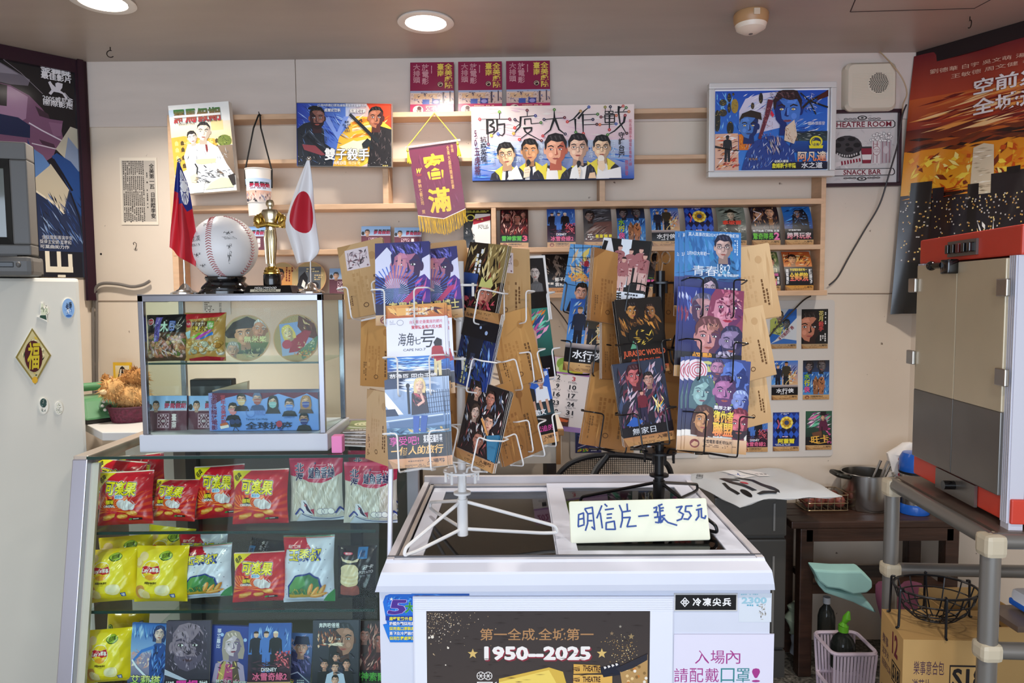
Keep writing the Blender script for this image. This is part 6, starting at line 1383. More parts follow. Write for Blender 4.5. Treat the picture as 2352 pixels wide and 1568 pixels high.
MB().box(((XL+.016),(1.5+YB)/2,TZ-.004),(.033,YB-1.5,.022),bev=.003).build('top_rail',mat('rail_beige','c9bcae',.35,.5),t)
MB().box(((XR-.015),(1.5+YB)/2,TZ-.004),(.03,YB-1.5,.022),bev=.003).build('top_rail',ALUW,t)
MB().box(((XL+XR)/2,YB-.012,TZ-.006),(XR-XL,.024,.03),bev=.003).build('top_rail',ALU,t)
MB().box(((XL+XR)/2,YB-.004,TZ/2-.02),(XR-XL-.02,.008,TZ-.04)).build('back_panel',mat('case_back','6d635a',.35,var=.05),t)
for x in (at(445,1200,1.9).x,at(820,1300,1.9).x):MB().box((x,YB-.022,TZ/2),(.03,.024,TZ-.02)).build('shelf_standard',DGREY,t)
def pane(name,p,th=V((0,0,.006)),par=None):
    o=MB().hexa([V(q) for q in p]+[V(q)+th for q in p]).build(name,GLASS,par or t);return o
pane('top_glass',[(XL+.03,1.497,TZ),(XR-.02,1.497,TZ),(XR-.02,YB-.02,TZ),(XL+.03,YB-.02,TZ)])
MB().box(((XL+XR)/2+.005,1.4955,TZ+.003),(XR-XL-.055,.003,.0065)).build('glass_edge',GEDGE,t)
y0,y1=yfront(.1),yfront(TZ-.004)
pane('front_glass',[(XL+.035,y0+.012,.1),(XR-.03,y0+.012,.1),(XR-.03,y1+.012,TZ-.004),(XL+.035,y1+.012,TZ-.004)],V((0,.004,0)))
SZ=[onf(550,1218,.03).z,onf(550,1399,.03).z,onf(550,1590,.03).z]
for i,z in enumerate(SZ):
    yf=yfront(z)+.03;pane('shelf_glass',[(XL+.04,yf,z-.006),(XR-.035,yf,z-.006),(XR-.035,YB-.03,z-.006),(XL+.04,YB-.03,z-.006)])
    MB().box(((XL+XR)/2,yf-.0012,z-.003),(XR-XL-.08,.0025,.0062)).build('glass_edge',GEDGE,t)
MB().box(((XL+XR)/2,(yfront(.1)+YB)/2,.05),(XR-XL,YB-yfront(.1),.1)).build('base_cabinet',mat('case_base','b9b9c0',.5),t)
# ---------------------------------------------------------------- snack bags
def pillow(w,h,T,pinch=.05,seed=0):
    R=random.Random(seed);a1,a2,a3=R.uniform(0,6),R.uniform(0,6),R.uniform(0,6)
    def f(x,y):
        u,v=min(max(2*x/w,-1),1),min(max(2*y/h,-1),1)
        e=max(0,1-abs(u)**2.6)**.62*max(0,1-abs(v)**3.2)**.7
        wr=.0022*math.sin(u*7+a1+3*v)*math.sin(v*6+a2)+.0016*math.sin(u*13-v*9+a3)
        k=1-pinch*(1-v*v)
        return (x*k,y*(1-.02*(1-u*u)),T*e+wr*(.35+e))
    return f
def b_red(A):
    A.b=(1635,355,2200,900);A.sx,A.sy=A.w/565,A.h/545
    A.rect(1635,355,2200,900,'d0122c','b80e24');A.burst(1860,760,20,430,26,'e0401c',.45,140,400,(1640,560,2195,895));A.burst(1800,740,10,230,16,'f4882c',.5,170,380,(1640,600,2195,890));A.burst(1900,560,200,460,30,'c00c24',.5,180,360,(1640,362,2195,700))
    A.rect(1635,355,2200,366,'e8d8d0');A.poly([(1635,366),(1825,366),(1640,560)],'f2e21c');A.text('經典',1655,395,1735,450,'15110c',.04,rot=-40);A.text('系列',1690,440,1725,462,'15110c',.02,rot=-40)
    A.text('可楽果',1755,455,2075,590,'e8e8f0',.17,rot=5);A.text('可楽果',1755,455,2075,590,'16140c',.125,rot=5);A.text('可楽果',1755,455,2075,590,'f4e418',.05,rot=5)
    A.poly(rrect(1855,588,1950,628,18),'dce8f4');A.text('豌豆酥',1862,594,1944,622,'3a9ad0',.04);A.micro(1735,445,1850,462,1,'f0c8c8')
    A.ell(1808,670,42,46,'16120e');A.text('原味',1762,636,1850,680,'f4dc1c',.05,out='16120e',ow=.06);A.text('ORIGINAL',1740,688,1866,712,'f4f0f0',.04,out='3a1010',ow=.05)
    A.ell(1930,680,44,44,'c8c0c4');A.ell(1985,695,58,48,'e6e2e4');A.poly([(1960,660),(1998,628),(2012,668)],'e6e2e4');A.ell(2030,712,28,34,'d4ced2')
    for x in (1960,1985,2010):A.line([(x,655),(x-4,735)],4,'b0a8b0')
    A.line([(2040,650),(2058,690),(2048,730)],6,'d8d0d4')
    for x,y,l,r in ((1790,810,80,-20),(1935,805,52,-4),(2030,775,56,8)):
        A.ell(x,y,l,24,'d8842c',rot=r);A.ell(x-l*.45,y+2,l*.4,14,'f0b858',rot=r+20);A.ell(x+l*.1,y-4,l*.38,13,'f4c468',rot=r+20);A.ell(x+l*.55,y-8,l*.32,12,'eab050',rot=r+20)
    A.rect(2020,825,2120,848,'2a1410');A.ell(2008,838,20,9,'3a8a3a',rot=-20);A.micro(2035,830,2116,844,1,'e8e0d8')
def b_yel(A):
    A.b=(770,75,1335,690);A.sx,A.sy=A.w/565,A.h/615
    A.rect(770,75,1335,690,'f2dc1a','e8cc10');A.ell(1010,340,230,240,'f8e63c');A.ell(850,240,58,56,'ecc870');A.ell(900,172,58,46,'f4dc9c');A.ell(845,235,44,40,'f6e0a4')
    A.ell(1140,168,72,48,'2c5a24');A.ell(1140,164,66,42,'a8c83c');A.text('超涮嘴',1095,140,1185,190,'2c4a1c',.03,rot=-12)
    A.ell(1006,318,104,108,'f6f0d8',26);A.ell(1006,318,96,100,'f4d428',26);A.ell(1000,395,66,30,'f0a82c');A.poly([(905,280),(950,262),(1010,282),(1095,262),(1106,300),(1098,345),(1030,362),(960,338),(912,352)],'c81c2c');A.line([(905,280),(950,264),(1010,284),(1095,264)],4,'f0e0a0')
    A.text("Lay's",914,290,1004,348,'f6f2f0',.03,shear=.1);A.text('樂事',1010,290,1095,340,'f6f2f0',.04)
    A.text('美國經典原味',930,444,1075,470,'3a3010',.02);A.text('Original',978,476,1030,488,'6a5a20')
    A.ell(880,560,66,80,'d89a4c');A.ell(920,580,80,52,'f0d890',rot=30)
    for k in range(3):A.line([(880+k*14,610),(868+k*16,570),(900+k*18,530)],5,'f8f0d8')
    A.ell(1130,540,78,66,'f6e6ac');A.ell(1120,530,56,44,'faf0c8');A.rect(1198,582,1244,628,'2c4a9c');A.text('省',1204,588,1238,622,'e8ecf4',.02);A.rect(770,640,1335,644,'d8bc10')
def b_corn(A):
    A.b=(600,930,1060,1560);A.sx,A.sy=A.w/460,A.h/630
    A.rect(600,930,1060,1560,'dde4f2','d4dcf0');R=random.Random(5)
    for i in range(46):A.ell(R.uniform(620,1040),R.uniform(1000,1500),4,4,'3a4a6c',8)
    A.poly([(600,940),(800,940),(870,1040),(640,1050),(610,1150)],'c01c34');A.rect(600,934,1060,940,'2c8a4a');A.rect(600,944,1060,950,'d87858');A.text('燒烤口味',660,1005,770,1035,'f4e8e8',.01)
    A.text('玉黍叔',668,1040,960,1150,'1c3a8c',.1);A.text('玉黍叔',668,1040,960,1150,'f4e42c',.02)
    A.poly([(655,1500),(650,1390),(720,1290),(860,1260),(950,1320),(975,1420),(970,1500)],'1c3a8c');A.poly([(668,1500),(664,1395),(728,1305),(856,1276),(938,1330),(960,1425),(955,1500)],'3c7a4c');A.poly([(664,1460),(664,1400),(728,1305),(800,1290),(820,1380)],'5aa05c')
    A.strokes(668,1400,955,1500,50,['2c5a30','d8b83c','6aa84c','b8982c'],40,8,90,25);A.rect(668,1470,955,1500,'c8a83c','a8882c')
    for x,y,l,r in ((900,1450,70,-50),(960,1440,70,-60),(930,1480,80,-12),(860,1420,60,-70)):A.ell(x,y,l,18,'d89040',rot=r);A.ell(x-5,y-3,l*.8,8,'f0c070',rot=r)
    A.poly([(1060,1440),(1060,1560),(960,1545),(1010,1480)],'2c8a44');A.poly([(600,1520),(960,1530),(960,1545),(600,1545)],'c8d0e0')
def b_squid(A):
    A.b=(640,225,1150,840);A.sx,A.sy=A.w/510,A.h/615
    A.rect(640,225,1150,840,'d8d2c4','ccc6bc');A.strokes(660,400,1130,830,190,['efe9da','f6f2e8','b0a896','dcd4c2','c4bcaa'],130,9,80,22)
    A.poly([(640,225),(1150,225),(1150,400),(1060,450),(960,488),(830,470),(760,430),(640,405)],'c02450');A.poly([(640,235),(1150,235),(1150,262),(640,262)],'d84a70')
    A.text('北海',700,290,790,460,'f0e8ee',.1,vert=True);A.text('北海',700,290,790,460,'1c1c54',.05,vert=True)
    A.text('鱈魚香絲',830,340,1080,440,'f0e8ee',.1);A.text('鱈魚香絲',830,340,1080,440,'1c1c54',.045);A.text('24g',1015,310,1070,336,'f4e0e8',.03);A.micro(910,314,1010,330,1,'e8a8bc');A.ell(895,300,10,10,'1c1c54')
    A.poly([(760,640),(800,640),(850,720),(862,790),(790,770),(750,710)],'e6e6ee');A.poly([(775,650),(820,690),(862,780),(810,740)],'1c1c44');A.ell(795,692,12,12,'c86a7a');A.poly([(845,730),(880,724),(872,790)],'c0405c')
    for x in (720,1100):A.line([(x-20,770),(x+20,720),(x+60,760)],16,'2c3c8c');A.line([(x-10,790),(x+30,745),(x+60,780)],8,'e8ecf6')
    for x in (940,985,1040):A.ell(x,755,36,30,'eeece8');A.ring(x,755,36,30,4,'6a6a88',14)
    A.poly([(760,760),(860,800),(980,815),(1150,810),(1150,840),(700,840)],'c8d0e0');A.line([(760,770),(860,815),(1000,826),(1150,815)],7,'2c3c6c')
def b_blk(A):
    A.b=(1080,1060,1420,1540);A.sx,A.sy=A.w/340,A.h/480
    A.rect(1080,1060,1420,1540,'17151a','0f0e11');A.ell(1180,1120,44,13,'d83a5c');A.text('華元',1155,1112,1206,1128,'f4e8ea',.02);A.poly([(1112,1150),(1150,1175),(1230,1180),(1285,1160),(1270,1192),(1180,1205),(1130,1185)],'e8d8b4')
    for y,w_ in ((1430,86),(1370,84),(1330,86),(1295,84)):A.ell(1196,y,w_,52,'b06a58' if y>1400 else 'e6d3a4');A.ell(1196,y-10,w_*.94,40,'8a4a42' if y>1400 else 'f0e2bc')
    A.rect(1112,1420,1282,1490,'9c5248');A.ell(1196,1490,86,18,'9c5248');A.ell(1196,1260,84,46,'ecdcb0');A.text('波卡',1320,1222,1400,1260,'e8e8ec',.02,shear=.2);A.text('POTATO',1290,1275,1400,1298,'d8d8e0',.01);A.micro(1295,1310,1400,1330,2,'9a9aa8');A.rect(1265,1070,1350,1165,'2c7cc0');A.text('省',1280,1090,1335,1150,'10305c',.02)
def nuts(A,x0,y0,x1,y1,n,cols,r):
    A.inc=.06
    for i in range(n):
        x,y=A.R.uniform(x0+r,x1-r),A.R.uniform(y0+r,y1-r);rr=r*A.R.uniform(.6,1);c=A.R.choice(cols);k=hx(c);A.ell(x,y,rr,rr*.85,tuple(q*.55 for q in k[:3])+(1,),10);A.ell(x-rr*.1,y-rr*.1,rr*.88,rr*.72,c,10);A.ell(x-rr*.3,y-rr*.3,rr*.28,rr*.2,tuple(min(1,q*1.5+.08) for q in k[:3])+(1,),8)
    A.inc=1.0;A.L+=1
def b_nut1(A):
    A.b=(140,250,525,675);A.sx,A.sy=A.w/385,A.h/425
    A.rect(140,250,525,675,'5a4030');nuts(A,140,410,525,660,130,['c8966a','a86a58','d8b080','b87858','e0c4b0','8a5a3c','d8a8a0','6a7a3c'],26);A.strokes(150,420,520,660,18,['e0c0c0','c8a0a8','2c241c','e8dcd4'],90,16,60,40)
    A.rect(140,250,525,415,'141216');A.ell(196,318,34,32,'c82c44');A.ring(196,318,34,32,5,'f0e8e8');A.text('でん六',172,306,220,332,'f4f0f0',.03);A.poly([(245,275),(305,275),(280,500),(230,500)],'6a5cb0');A.text('ひとくち',240,335,282,480,'1c1830',.02,vert=True)
    A.text('木',300,318,368,412,'b8d8c0',.08);A.text('豆',385,320,425,395,'8a9ad8',.05);A.frame(382,312,428,400,4,'4a6ac0');A.text('ミックス',430,330,480,390,'e8e8d8',.04,rot=40)
def b_nut2(A):
    A.b=(485,235,860,675);A.sx,A.sy=A.w/375,A.h/440
    A.rect(485,235,860,675,'c89850');nuts(A,485,470,860,640,70,['d0a050','e0c080','c08838','d8d0b0','e8dcc8','b8b8a0'],36);nuts(A,485,270,860,330,34,['c89048','e0b868','a87838'],26);A.poly([(485,250),(860,235),(810,275),(500,305)],'d02c34');A.ell(535,340,32,34,'c82c3c');A.text('でん六',512,328,560,352,'f4f0f0',.03)
    A.rect(575,320,720,410,'5a3414');A.text('好きです',605,325,705,360,'f0d8b0',.04);A.text('北海ふりに',578,362,722,412,'f4d44c',.05,out='3a1c0c');A.poly([(720,318),(770,315),(775,385),(725,390)],'7ab04c');A.text('お得',730,325,768,375,'f4f4d8',.02,vert=True)
    for c,p in (('8ac83c',[(555,470),(640,425),(690,425),(600,470)]),('c84ac0',[(605,480),(740,390),(765,395),(640,485)]),('2c7ad8',[(640,485),(770,410),(775,440),(670,480)]),('b8dce0',[(500,420),(555,400),(560,470),(530,480)])):A.poly(p,c)
    A.poly([(540,655),(700,635),(860,645),(860,675),(540,675)],'b81c30')
BAGS={'red':(b_red,.026),'yel':(b_yel,.032),'corn':(b_corn,.024),'squid':(b_squid,.014),'blk':(b_blk,.022),'nut1':(b_nut1,.018),'nut2':(b_nut2,.018)}
FOIL={'red':'a8122a','yel':'d8bc14','corn':'d0d6e4','squid':'c8c2b8','blk':'17151a','nut1':'1a181c','nut2':'b07c3c'}
BMESH={}
def bag(kind,fn,x0,y0,x1,y1,label,off=.06,roll=0,yaw=0,lean=-10,group=None,zfoot=None,name='snack_bag',cat='snack bag'):
    """A filled bag whose front fills the pixel box when off metres behind fn's plane."""
    c=fn((x0+x1)/2,(y0+y1)/2,off);w=(fn(x1,(y0+y1)/2,off)-fn(x0,(y0+y1)/2,off)).length;h=abs(fn((x0+x1)/2,y0,off).z-fn((x0+x1)/2,y1,off).z)/math.cos(math.radians(lean))*1.0
    if zfoot is not None:c.z=zfoot+h/2*math.cos(math.radians(lean))+.0015
    m=Matrix.Translation(c) @ Matrix.Rotation(math.radians(yaw),4,'Z') @ Matrix.Rotation(PI/2+math.radians(lean),4,'X') @ Matrix.Rotation(math.radians(roll),4,'Z')
    draw,T=BAGS[kind]
    if kind not in BMESH:
        w0,h0=w,h;A=Art(w0,h0,(0,0,1,1),len(kind)*7);draw(A);f=pillow(w0,h0,T,.06,len(kind));me=A.mesh('printed_front',warp=f,grid=(12,12));me.materials.append(BAGP)
        q=MB();n=12;q.add([(*f(-w0/2+w0*i/n,-h0/2+h0*j/n)[:2],-.8*f(-w0/2+w0*i/n,-h0/2+h0*j/n)[2]) for j in range(n+1) for i in range(n+1)],[(j*13+i,j*13+i+1,j*13+i+14,j*13+i+13) for j in range(n) for i in range(n)])
        tt=thing(name,label,cat,m,group);link('printed_front',me,tt);q.loc('back_foil',mat('foil_'+kind,FOIL[kind],.3),tt,smooth=True);BMESH[kind]=(tt,w0,h0);return tt
    r,w0,h0=BMESH[kind]
    return dup(r,m @ Matrix.Diagonal((w/w0,h/h0,min(w/w0,1),1)),label,group)
G1,G2,G3='red snack bags in the glass counter','yellow snack bags in the glass counter','white corn snack bags in the glass counter'
bag('red',onf,535,1084,664,1211,'red snack bag with yellow corner, rightmost on the top glass shelf',.07,1,0,-9,G1,SZ[0])
bag('red',onf,226,1084,354,1208,'red snack bag with yellow corner, front left on the top glass shelf',.07,2,0,-10,G1,SZ[0])
bag('red',onf,345,1102,462,1194,'red snack bag leaning lower, second from the left on the top glass shelf',.10,3,-14,-20,G1,SZ[0])
bag('red',onf,450,1084,562,1206,'red snack bag half hidden behind the rightmost one on the top glass shelf',.115,2,6,-10,G1,SZ[0])
bag('red',onf,212,1080,340,1200,'red snack bag peeking out behind the front left one, yellow corner showing',.17,-3,-10,-10,G1,SZ[0])
bag('red',onf,268,1076,378,1190,'dark red snack bag standing at the back of the top glass shelf',.24,3,10,-4,G1,SZ[0])
bag('red',onf,536,1278,662,1390,'red snack bag in the middle of the second glass shelf',.07,2,0,-14,G1,SZ[1])
bag('squid',onf,666,1058,790,1211,'bag of white dried fish strips with pink top, left one on the top glass shelf',.09,2,0,-8,'bags of dried fish strips',SZ[0])
bag('squid',onf,790,1072,914,1214,'bag of dried white fish strips with pink top, right one on the top glass shelf',.07,0,0,-8,'bags of dried fish strips',SZ[0])
bag('squid',onf,800,1056,915,1200,'pink-topped bag of dried fish strips standing behind the right one',.15,0,0,-6,'bags of dried fish strips',SZ[0])
bag('yel',onf,312,1266,434,1396,'yellow chip bag with red logo, second from the left on the second glass shelf',.07,0,0,-10,G2,SZ[1])
bag('yel',onf,200,1270,320,1390,'yellow chip bag with red logo, leftmost on the second glass shelf',.075,4,0,-14,G2,SZ[1])
bag('yel',onf,232,1232,350,1350,'yellow chip bag behind the leftmost one on the second glass shelf',.15,2,8,-8,G2,SZ[1])
bag('yel',onf,335,1225,450,1345,'yellow chip bag at the back of the second glass shelf, left of the white bag',.2,-4,-6,-6,G2,SZ[1])
bag('yel',onf,200,1446,304,1572,'yellow chip bag alone at the left of the bottom glass shelf',.07,2,4,-8,G2,SZ[2])
bag('yel',onf,246,1405,340,1500,'yellow chip bag turned sideways behind the bottom shelf cards',.19,86,10,-6,G2)
bag('corn',onf,652,1238,770,1394,'white snack bag with green corner, right one on the second glass shelf',.06,1,0,-8,G3,SZ[1])
bag('corn',onf,414,1256,534,1376,'white snack bag with blue yellow title, left one beside the yellow bags',.09,4,0,-14,G3,SZ[1])
bag('corn',onf,412,1232,524,1350,'white snack bag with green edge standing behind the left white one',.17,0,0,-6,G3,SZ[1])
bag('blk',onf,776,1270,866,1393,'black potato chip bag at the right end of the second glass shelf',.08,0,0,-8,None,SZ[1])
bag('blk',onf,560,1246,660,1330,'dark snack bag lying behind the red one on the second glass shelf',.2,84,0,-30)
# postcards standing on the bottom shelf
for i,(des,x0,y0,x1,y1,off,lab) in enumerate((('alita',298,1427,390,1580,.07,'blue postcard of a woman with a bow in the glass counter, bottom shelf'),('logan',380,1428,482,1580,.06,'purple postcard of a scowling bearded face in the glass counter, bottom shelf'),('harley',476,1438,576,1592,.075,'blue postcard of a woman in a pink top in the glass counter, bottom shelf'),('ice',570,1434,668,1580,.06,'blue and red postcard of three figures in the glass counter, bottom shelf'),('monk',640,1440,716,1586,.10,'violet postcard of a man in a dark cap in the glass counter, bottom shelf'),('father',718,1432,824,1580,.06,'dark postcard with several small figures in the glass counter, bottom shelf'),('red',808,1434,912,1580,.085,'dark postcard beside the freezer corner, last on the bottom glass shelf'))):
    c=onf((x0+x1)/2,(y0+y1)/2,off);s=(onf(x1,1500,off)-onf(x0,1500,off)).length/CW
    m=Matrix.Translation(c) @ Matrix.Rotation(PI/2-math.radians(10),4,'X') @ Matrix.Rotation(math.radians((-1)**i*-1.5-1),4,'Z') @ Matrix.Scale(min(s,1.02),4)
    z=c.z-CH/2*min(s,1.02);card(des,m,lab,'postcards in the glass counter',n=3,gap=.002,behind='one of the spare cards stacked behind the front postcards in the glass counter')
# small things on the counter top
p=onz(774,1041,TZ+.006);q_=onz(774,1041,TZ+.006)
o=MB().box((p.x,p.y+.012,TZ+.0065+.019),(.024,.026,.038),bev=.003).build('sticky_pad',mat('pad_pink','f08ac0',.6));props(o,'bright pink block of sticky notes on the counter glass right of the small display case','sticky notes')
mg=None
for i in range(5):
    p=onz(826+i*2,1018-i*3,TZ+.006);m=rotm((p.x,p.y+.05,TZ+.0068+i*.005),0,0,(-14,-8,-18,-10,6)[i])
    if mg is None:
        w,h=.10,.15;A=Art(w,h,(0,0,100,150),3,'6a625c');A.rect(4,4,96,120,'7a8a5c')
        for r in (34,24,14):A.ring(50,56,r,r*.9,6,'d8d8b0');
        A.ell(62,40,10,8,'d8d83c');A.line([(6,90),(40,110),(96,100)],5,'f0f0ea');A.micro(16,124,84,144,2,'e8e4dc',fill=1)
        t2=thing('magazine','olive and grey brochure on top of the pile beside the pink sticky notes','brochure',m,'brochures on the counter glass');mg=t2
        MB().box((0,0,-.001),(w,h,.0036),bev=.001).loc('pages',mat('paper_white','e8e6e4',.6),t2);A.put('cover_print',GLOSSP,t2,Matrix.Translation((0,0,.001)))
        t2['label']='brochure near the bottom of the pile beside the pink sticky notes'
    else:dup(mg,m,('','second brochure from the bottom of the pile on the counter glass','middle brochure of the pile on the counter glass','second brochure from the top of the pile on the counter glass','olive and grey brochure topmost on the pile beside the pink sticky notes')[i])
# ---------------------------------------------------------------- small display case on the counter
YF,YK=1.54,1.74;a=at(322,850,YF);b_=at(744,850,YF);X0,X1=a.x,b_.x;ZB=TZ+.006
zt=at(530,677,YF).z;zb0=at(530,1036,YF).z;zb1=at(530,996,YF).z;zsh=at(530,833,YF).z
t=thing('small_display_case','small glass display case with metal frame and grey base standing on the glass counter','display case',((X0+X1)/2,1.64,ZB))
STEEL=mat('steel_frame','8b8b92',.25,.9)
MB().box(((X0+X1)/2,(YF+YK)/2,(zb0+zb1)/2),(X1-X0+.012,YK-YF+.012,zb1-zb0),bev=.003).build('base',mat('case_base_white','c9ced8',.35),t)
for x in (X0+.02,X1-.02):
    for y in (YF+.02,YK-.02):MB().box((x,y,(ZB+zb0)/2),(.04,.03,zb0-ZB-.001)).build('foot',mat('foot_grey','8c8c90',.5),t)
for x,y in ((X0+.006,YF+.006),(X1-.006,YF+.006),(X0+.006,YK-.006),(X1-.006,YK-.006)):MB().box((x,y,(zb1+zt)/2),(.012,.012,zt-zb1)).build('corner_post',STEEL,t,bevel=.001)
for y in (YF+.006,YK-.006):MB().box(((X0+X1)/2,y,zt-.007),(X1-X0,.012,.014)).build('top_rail',STEEL,t,bevel=.001)
for x in (X0+.006,X1-.006):MB().box((x,(YF+YK)/2,zt-.007),(.012,YK-YF-.024,.014)).build('top_rail',STEEL,t,bevel=.001)
MB().box(((X0+X1)/2,(YF+YK)/2,zt+.0012),(X1-X0,YK-YF,.002)).build('top_panel',mat('case_top','77777c',.3,.5),t)
pane('front_glass',[(X0+.01,YF+.003,zb1),(X1-.01,YF+.003,zb1),(X1-.01,YF+.003,zt-.012),(X0+.01,YF+.003,zt-.012)],V((0,.003,0)),t)
for x in (X0+.003,X1-.006):pane('side_glass',[(x,YF+.01,zb1),(x,YK-.01,zb1),(x,YK-.01,zt-.012),(x,YF+.01,zt-.012)],V((.003,0,0)),t)
pane('shelf_glass',[(X0+.012,YF+.014,zsh-.004),(X1-.012,YF+.014,zsh-.004),(X1-.012,YK-.01,zsh-.004),(X0+.012,YK-.01,zsh-.004)],V((0,0,.004)),t)
MB().box(((X0+X1)/2,YF+.013,zsh-.002),(X1-X0-.024,.002,.0042)).build('glass_edge',GEDGE,t)
def onc(px,py,off=0):return at(px,py,YF+off)
bag('nut1',onc,338,724,434,830,'black-topped bag of mixed nuts at the left of the small display case',.045,1,0,-6,None,zsh,'nut_bag','snack bag')
bag('nut2',onc,424,721,520,831,'red-topped bag of nuts, second from the left in the small display case',.045,0,0,-6,None,zsh,'nut_bag','snack bag')
bag('nut1',onc,362,719,452,800,'bag of mixed nuts standing behind the front nut bags in the small display case',.11,-3,0,-4,None,zsh)
def fan(c,r,yaw,draw,label,seed,roll=0,film=True):
    m=Matrix.Translation(c) @ Matrix.Rotation(math.radians(yaw),4,'Z') @ Matrix.Rotation(PI/2-math.radians(9),4,'X') @ Matrix.Rotation(math.radians(roll),4,'Z')
    tt=thing('paper_fan',label,'fan',m,'round paper fans');circ=[(r*math.cos(i*PI/20),r*math.sin(i*PI/20)) for i in range(40)]
    MB().prism(circ,-.0015,0).loc('disc',mat('fan_rim','d8a878',.6),tt);A=Art(2*r,2*r,(-104,-104,104,104),seed);A.ell(0,0,100,100,'b8a070',36);draw(A)
    # keep the drawing inside the disc
    A.P=[([(x*min(1,r*.96/max(1e-6,math.hypot(x,y))),y*min(1,r*.96/max(1e-6,math.hypot(x,y)))) for x,y in pts],L,cc) for pts,L,cc in A.P]
    A.put('print',PAPER,tt)
    if film:
        q=MB();n=10;q.add([(-r*1.02+2.04*r*i/n,-r*1.02+2.3*r*j/n,.004+.002*math.sin(i*1.7+j*2.3)) for j in range(n+1) for i in range(n+1)],[(j*11+i,j*11+i+1,j*11+i+12,j*11+i+11) for j in range(n) for i in range(n)]);q.loc('clear_wrapper',FILM,tt,smooth=True)
    return tt
def f1(A):
    A.rect(-100,20,100,100,'6a7a3c','2c3a24');A.poly([(-100,-20),(-60,-70),(0,-96),(40,-80),(30,-30),(-40,0),(-80,0)],'2a1a14');A.face(-10,-20,52,'d8a078','2a1814',style=3,rot=-8);A.poly([(-80,-20),(-60,-70),(0,-92),(50,-60),(20,-45),(-40,-40)],'2a1a14');A.face(60,-40,44,'c88a68','d8d0c8',style=2,rot=8);A.face(-58,52,34,'c8a088','a8a49c',style=0);A.strokes(-20,40,90,90,30,['1c2418','8a945c','c8c890'],24,5);A.text('無米樂',-10,-8,88,20,'e8e49c',.03,out='4a2418')
def f2(A):
    A.rect(-100,-100,100,100,'8aa8dc','a8b8d8');A.poly([(20,-100),(100,-60),(100,20),(40,0),(10,-50)],'6a3a34');A.strokes(30,-95,96,0,40,['c88a5c','3a2020','e8c890','8a4a3c'],26,5,45);A.poly([(-40,60),(-20,0),(40,-30),(70,-20),(20,60)],'a83448');A.face(-36,-30,30,'f0d8a8','e8d070',style=1,rot=-20);A.ell(-44,22,22,20,'c04a60');A.poly([(0,60),(100,0),(100,80),(20,100)],'6a8a6c');A.strokes(0,16,86,50,30,['e8d8a0','d8e0c0'],10,5,150);A.strokes(-20,50,84,84,30,['d8c050','a83a3a'],12,6,155);A.strokes(-20,60,90,98,26,['e0a060','c8783c','f0d0a0'],20,6)
c=onc(566,776,.05);fan(c,.0535,4,f1,'round paper fan with laughing faces in clear wrap inside the small display case',5)
c=onc(681,776,.05);fan(c,.0545,-4,f2,'round light blue paper fan in clear wrap at the right of the small display case',6,8)
def maskpack(fn,x0,y0,x1,y1,off,label,yaw=0):
    c=fn((x0+x1)/2,(y0+y1)/2,off);w=(fn(x1,y0,off)-fn(x0,y0,off)).length;h=abs(fn(x0,y0,off).z-fn(x0,y1,off).z);m=Matrix.Translation(c) @ Matrix.Rotation(math.radians(yaw),4,'Z') @ Matrix.Rotation(PI/2-math.radians(6),4,'X')
    if 'mask' in BMESH:r,w0,h0=BMESH['mask'];return dup(r,m @ Matrix.Diagonal((w/w0,h/h0,1,1)),label,'bagged face mask packs')
    tt=thing('mask_pack',label,'mask pack',m,'bagged face mask packs');BMESH['mask']=(tt,w,h)
    MB().box((0,0,-.006),(w,h,.012),bev=.003).loc('folded_mask',mat('mask_maroon','5a1c34',.6),tt)
    A=Art(w,h,(150,975,500,1280),3,'5c1c36');A.rect(150,975,500,1095,'8ab8ec','a8c8ec');A.rect(150,1095,500,1104,'c8c0d0');A.face(222,1060,40,'d8a888','16120f');A.ell(170,1070,18,26,'1c1a1c');A.text('羅馬假期',305,1020,495,1054,'16201c',.06);A.text('羅馬假期',300,1040,490,1082,'b02050',.07);A.text('臺南',362,1125,410,1255,'e8dcdc',.04,vert=True)
    for i in range(12):
        a=i*PI/6;A.ell(290+46*math.cos(a),1190+52*math.sin(a),8,8,'d8b8c4',8)
    A.frame(238,1128,342,1250,5,'c8a0b0');A.line([(290,1140),(325,1190),(290,1240),(255,1190),(290,1140)],5,'d8b8c4');A.text('400',272,1178,308,1202,'e8d8dc',.02)
    A.put('print',PAPER,tt)
    q=MB();n=8;q.add([(-w*.53+w*1.06*i/n,-h*.53+h*1.3*j/n,.004+.0025*math.sin(i*2.1+j*1.3)) for j in range(n+1) for i in range(n+1)],[(j*9+i,j*9+i+1,j*9+i+10,j*9+i+9) for j in range(n) for i in range(n)]);q.loc('clear_bag',FILM,tt,smooth=True);return tt
maskpack(onc,340,909,429,990,.05,'bagged maroon and blue mask pack at the lower left of the small display case')
maskpack(onc,433,909,522,990,.06,'bagged maroon and blue mask pack beside the blue mask box')
def ons(px,py,off=0):return onw(px,py,off)
for x0,y0,x1,y1,lab in ((830,519,897,572,'bagged mask pack on the fourth wall shelf, left of the pennant'),(906,522,968,573,'bagged mask pack on the fourth wall shelf just left of the pennant fringe'),(757,616,830,676,'bagged mask pack on the bottom wall shelf beside the round fans'),(448,522,520,575,'maroon and blue pack on the fourth wall shelf behind the baseball')):maskpack(ons,x0,y0,x1,y1,.045,lab)
maskpack(ons,550,520,616,574,.045,'dark blue and maroon pack on the fourth wall shelf between baseball and statuette')
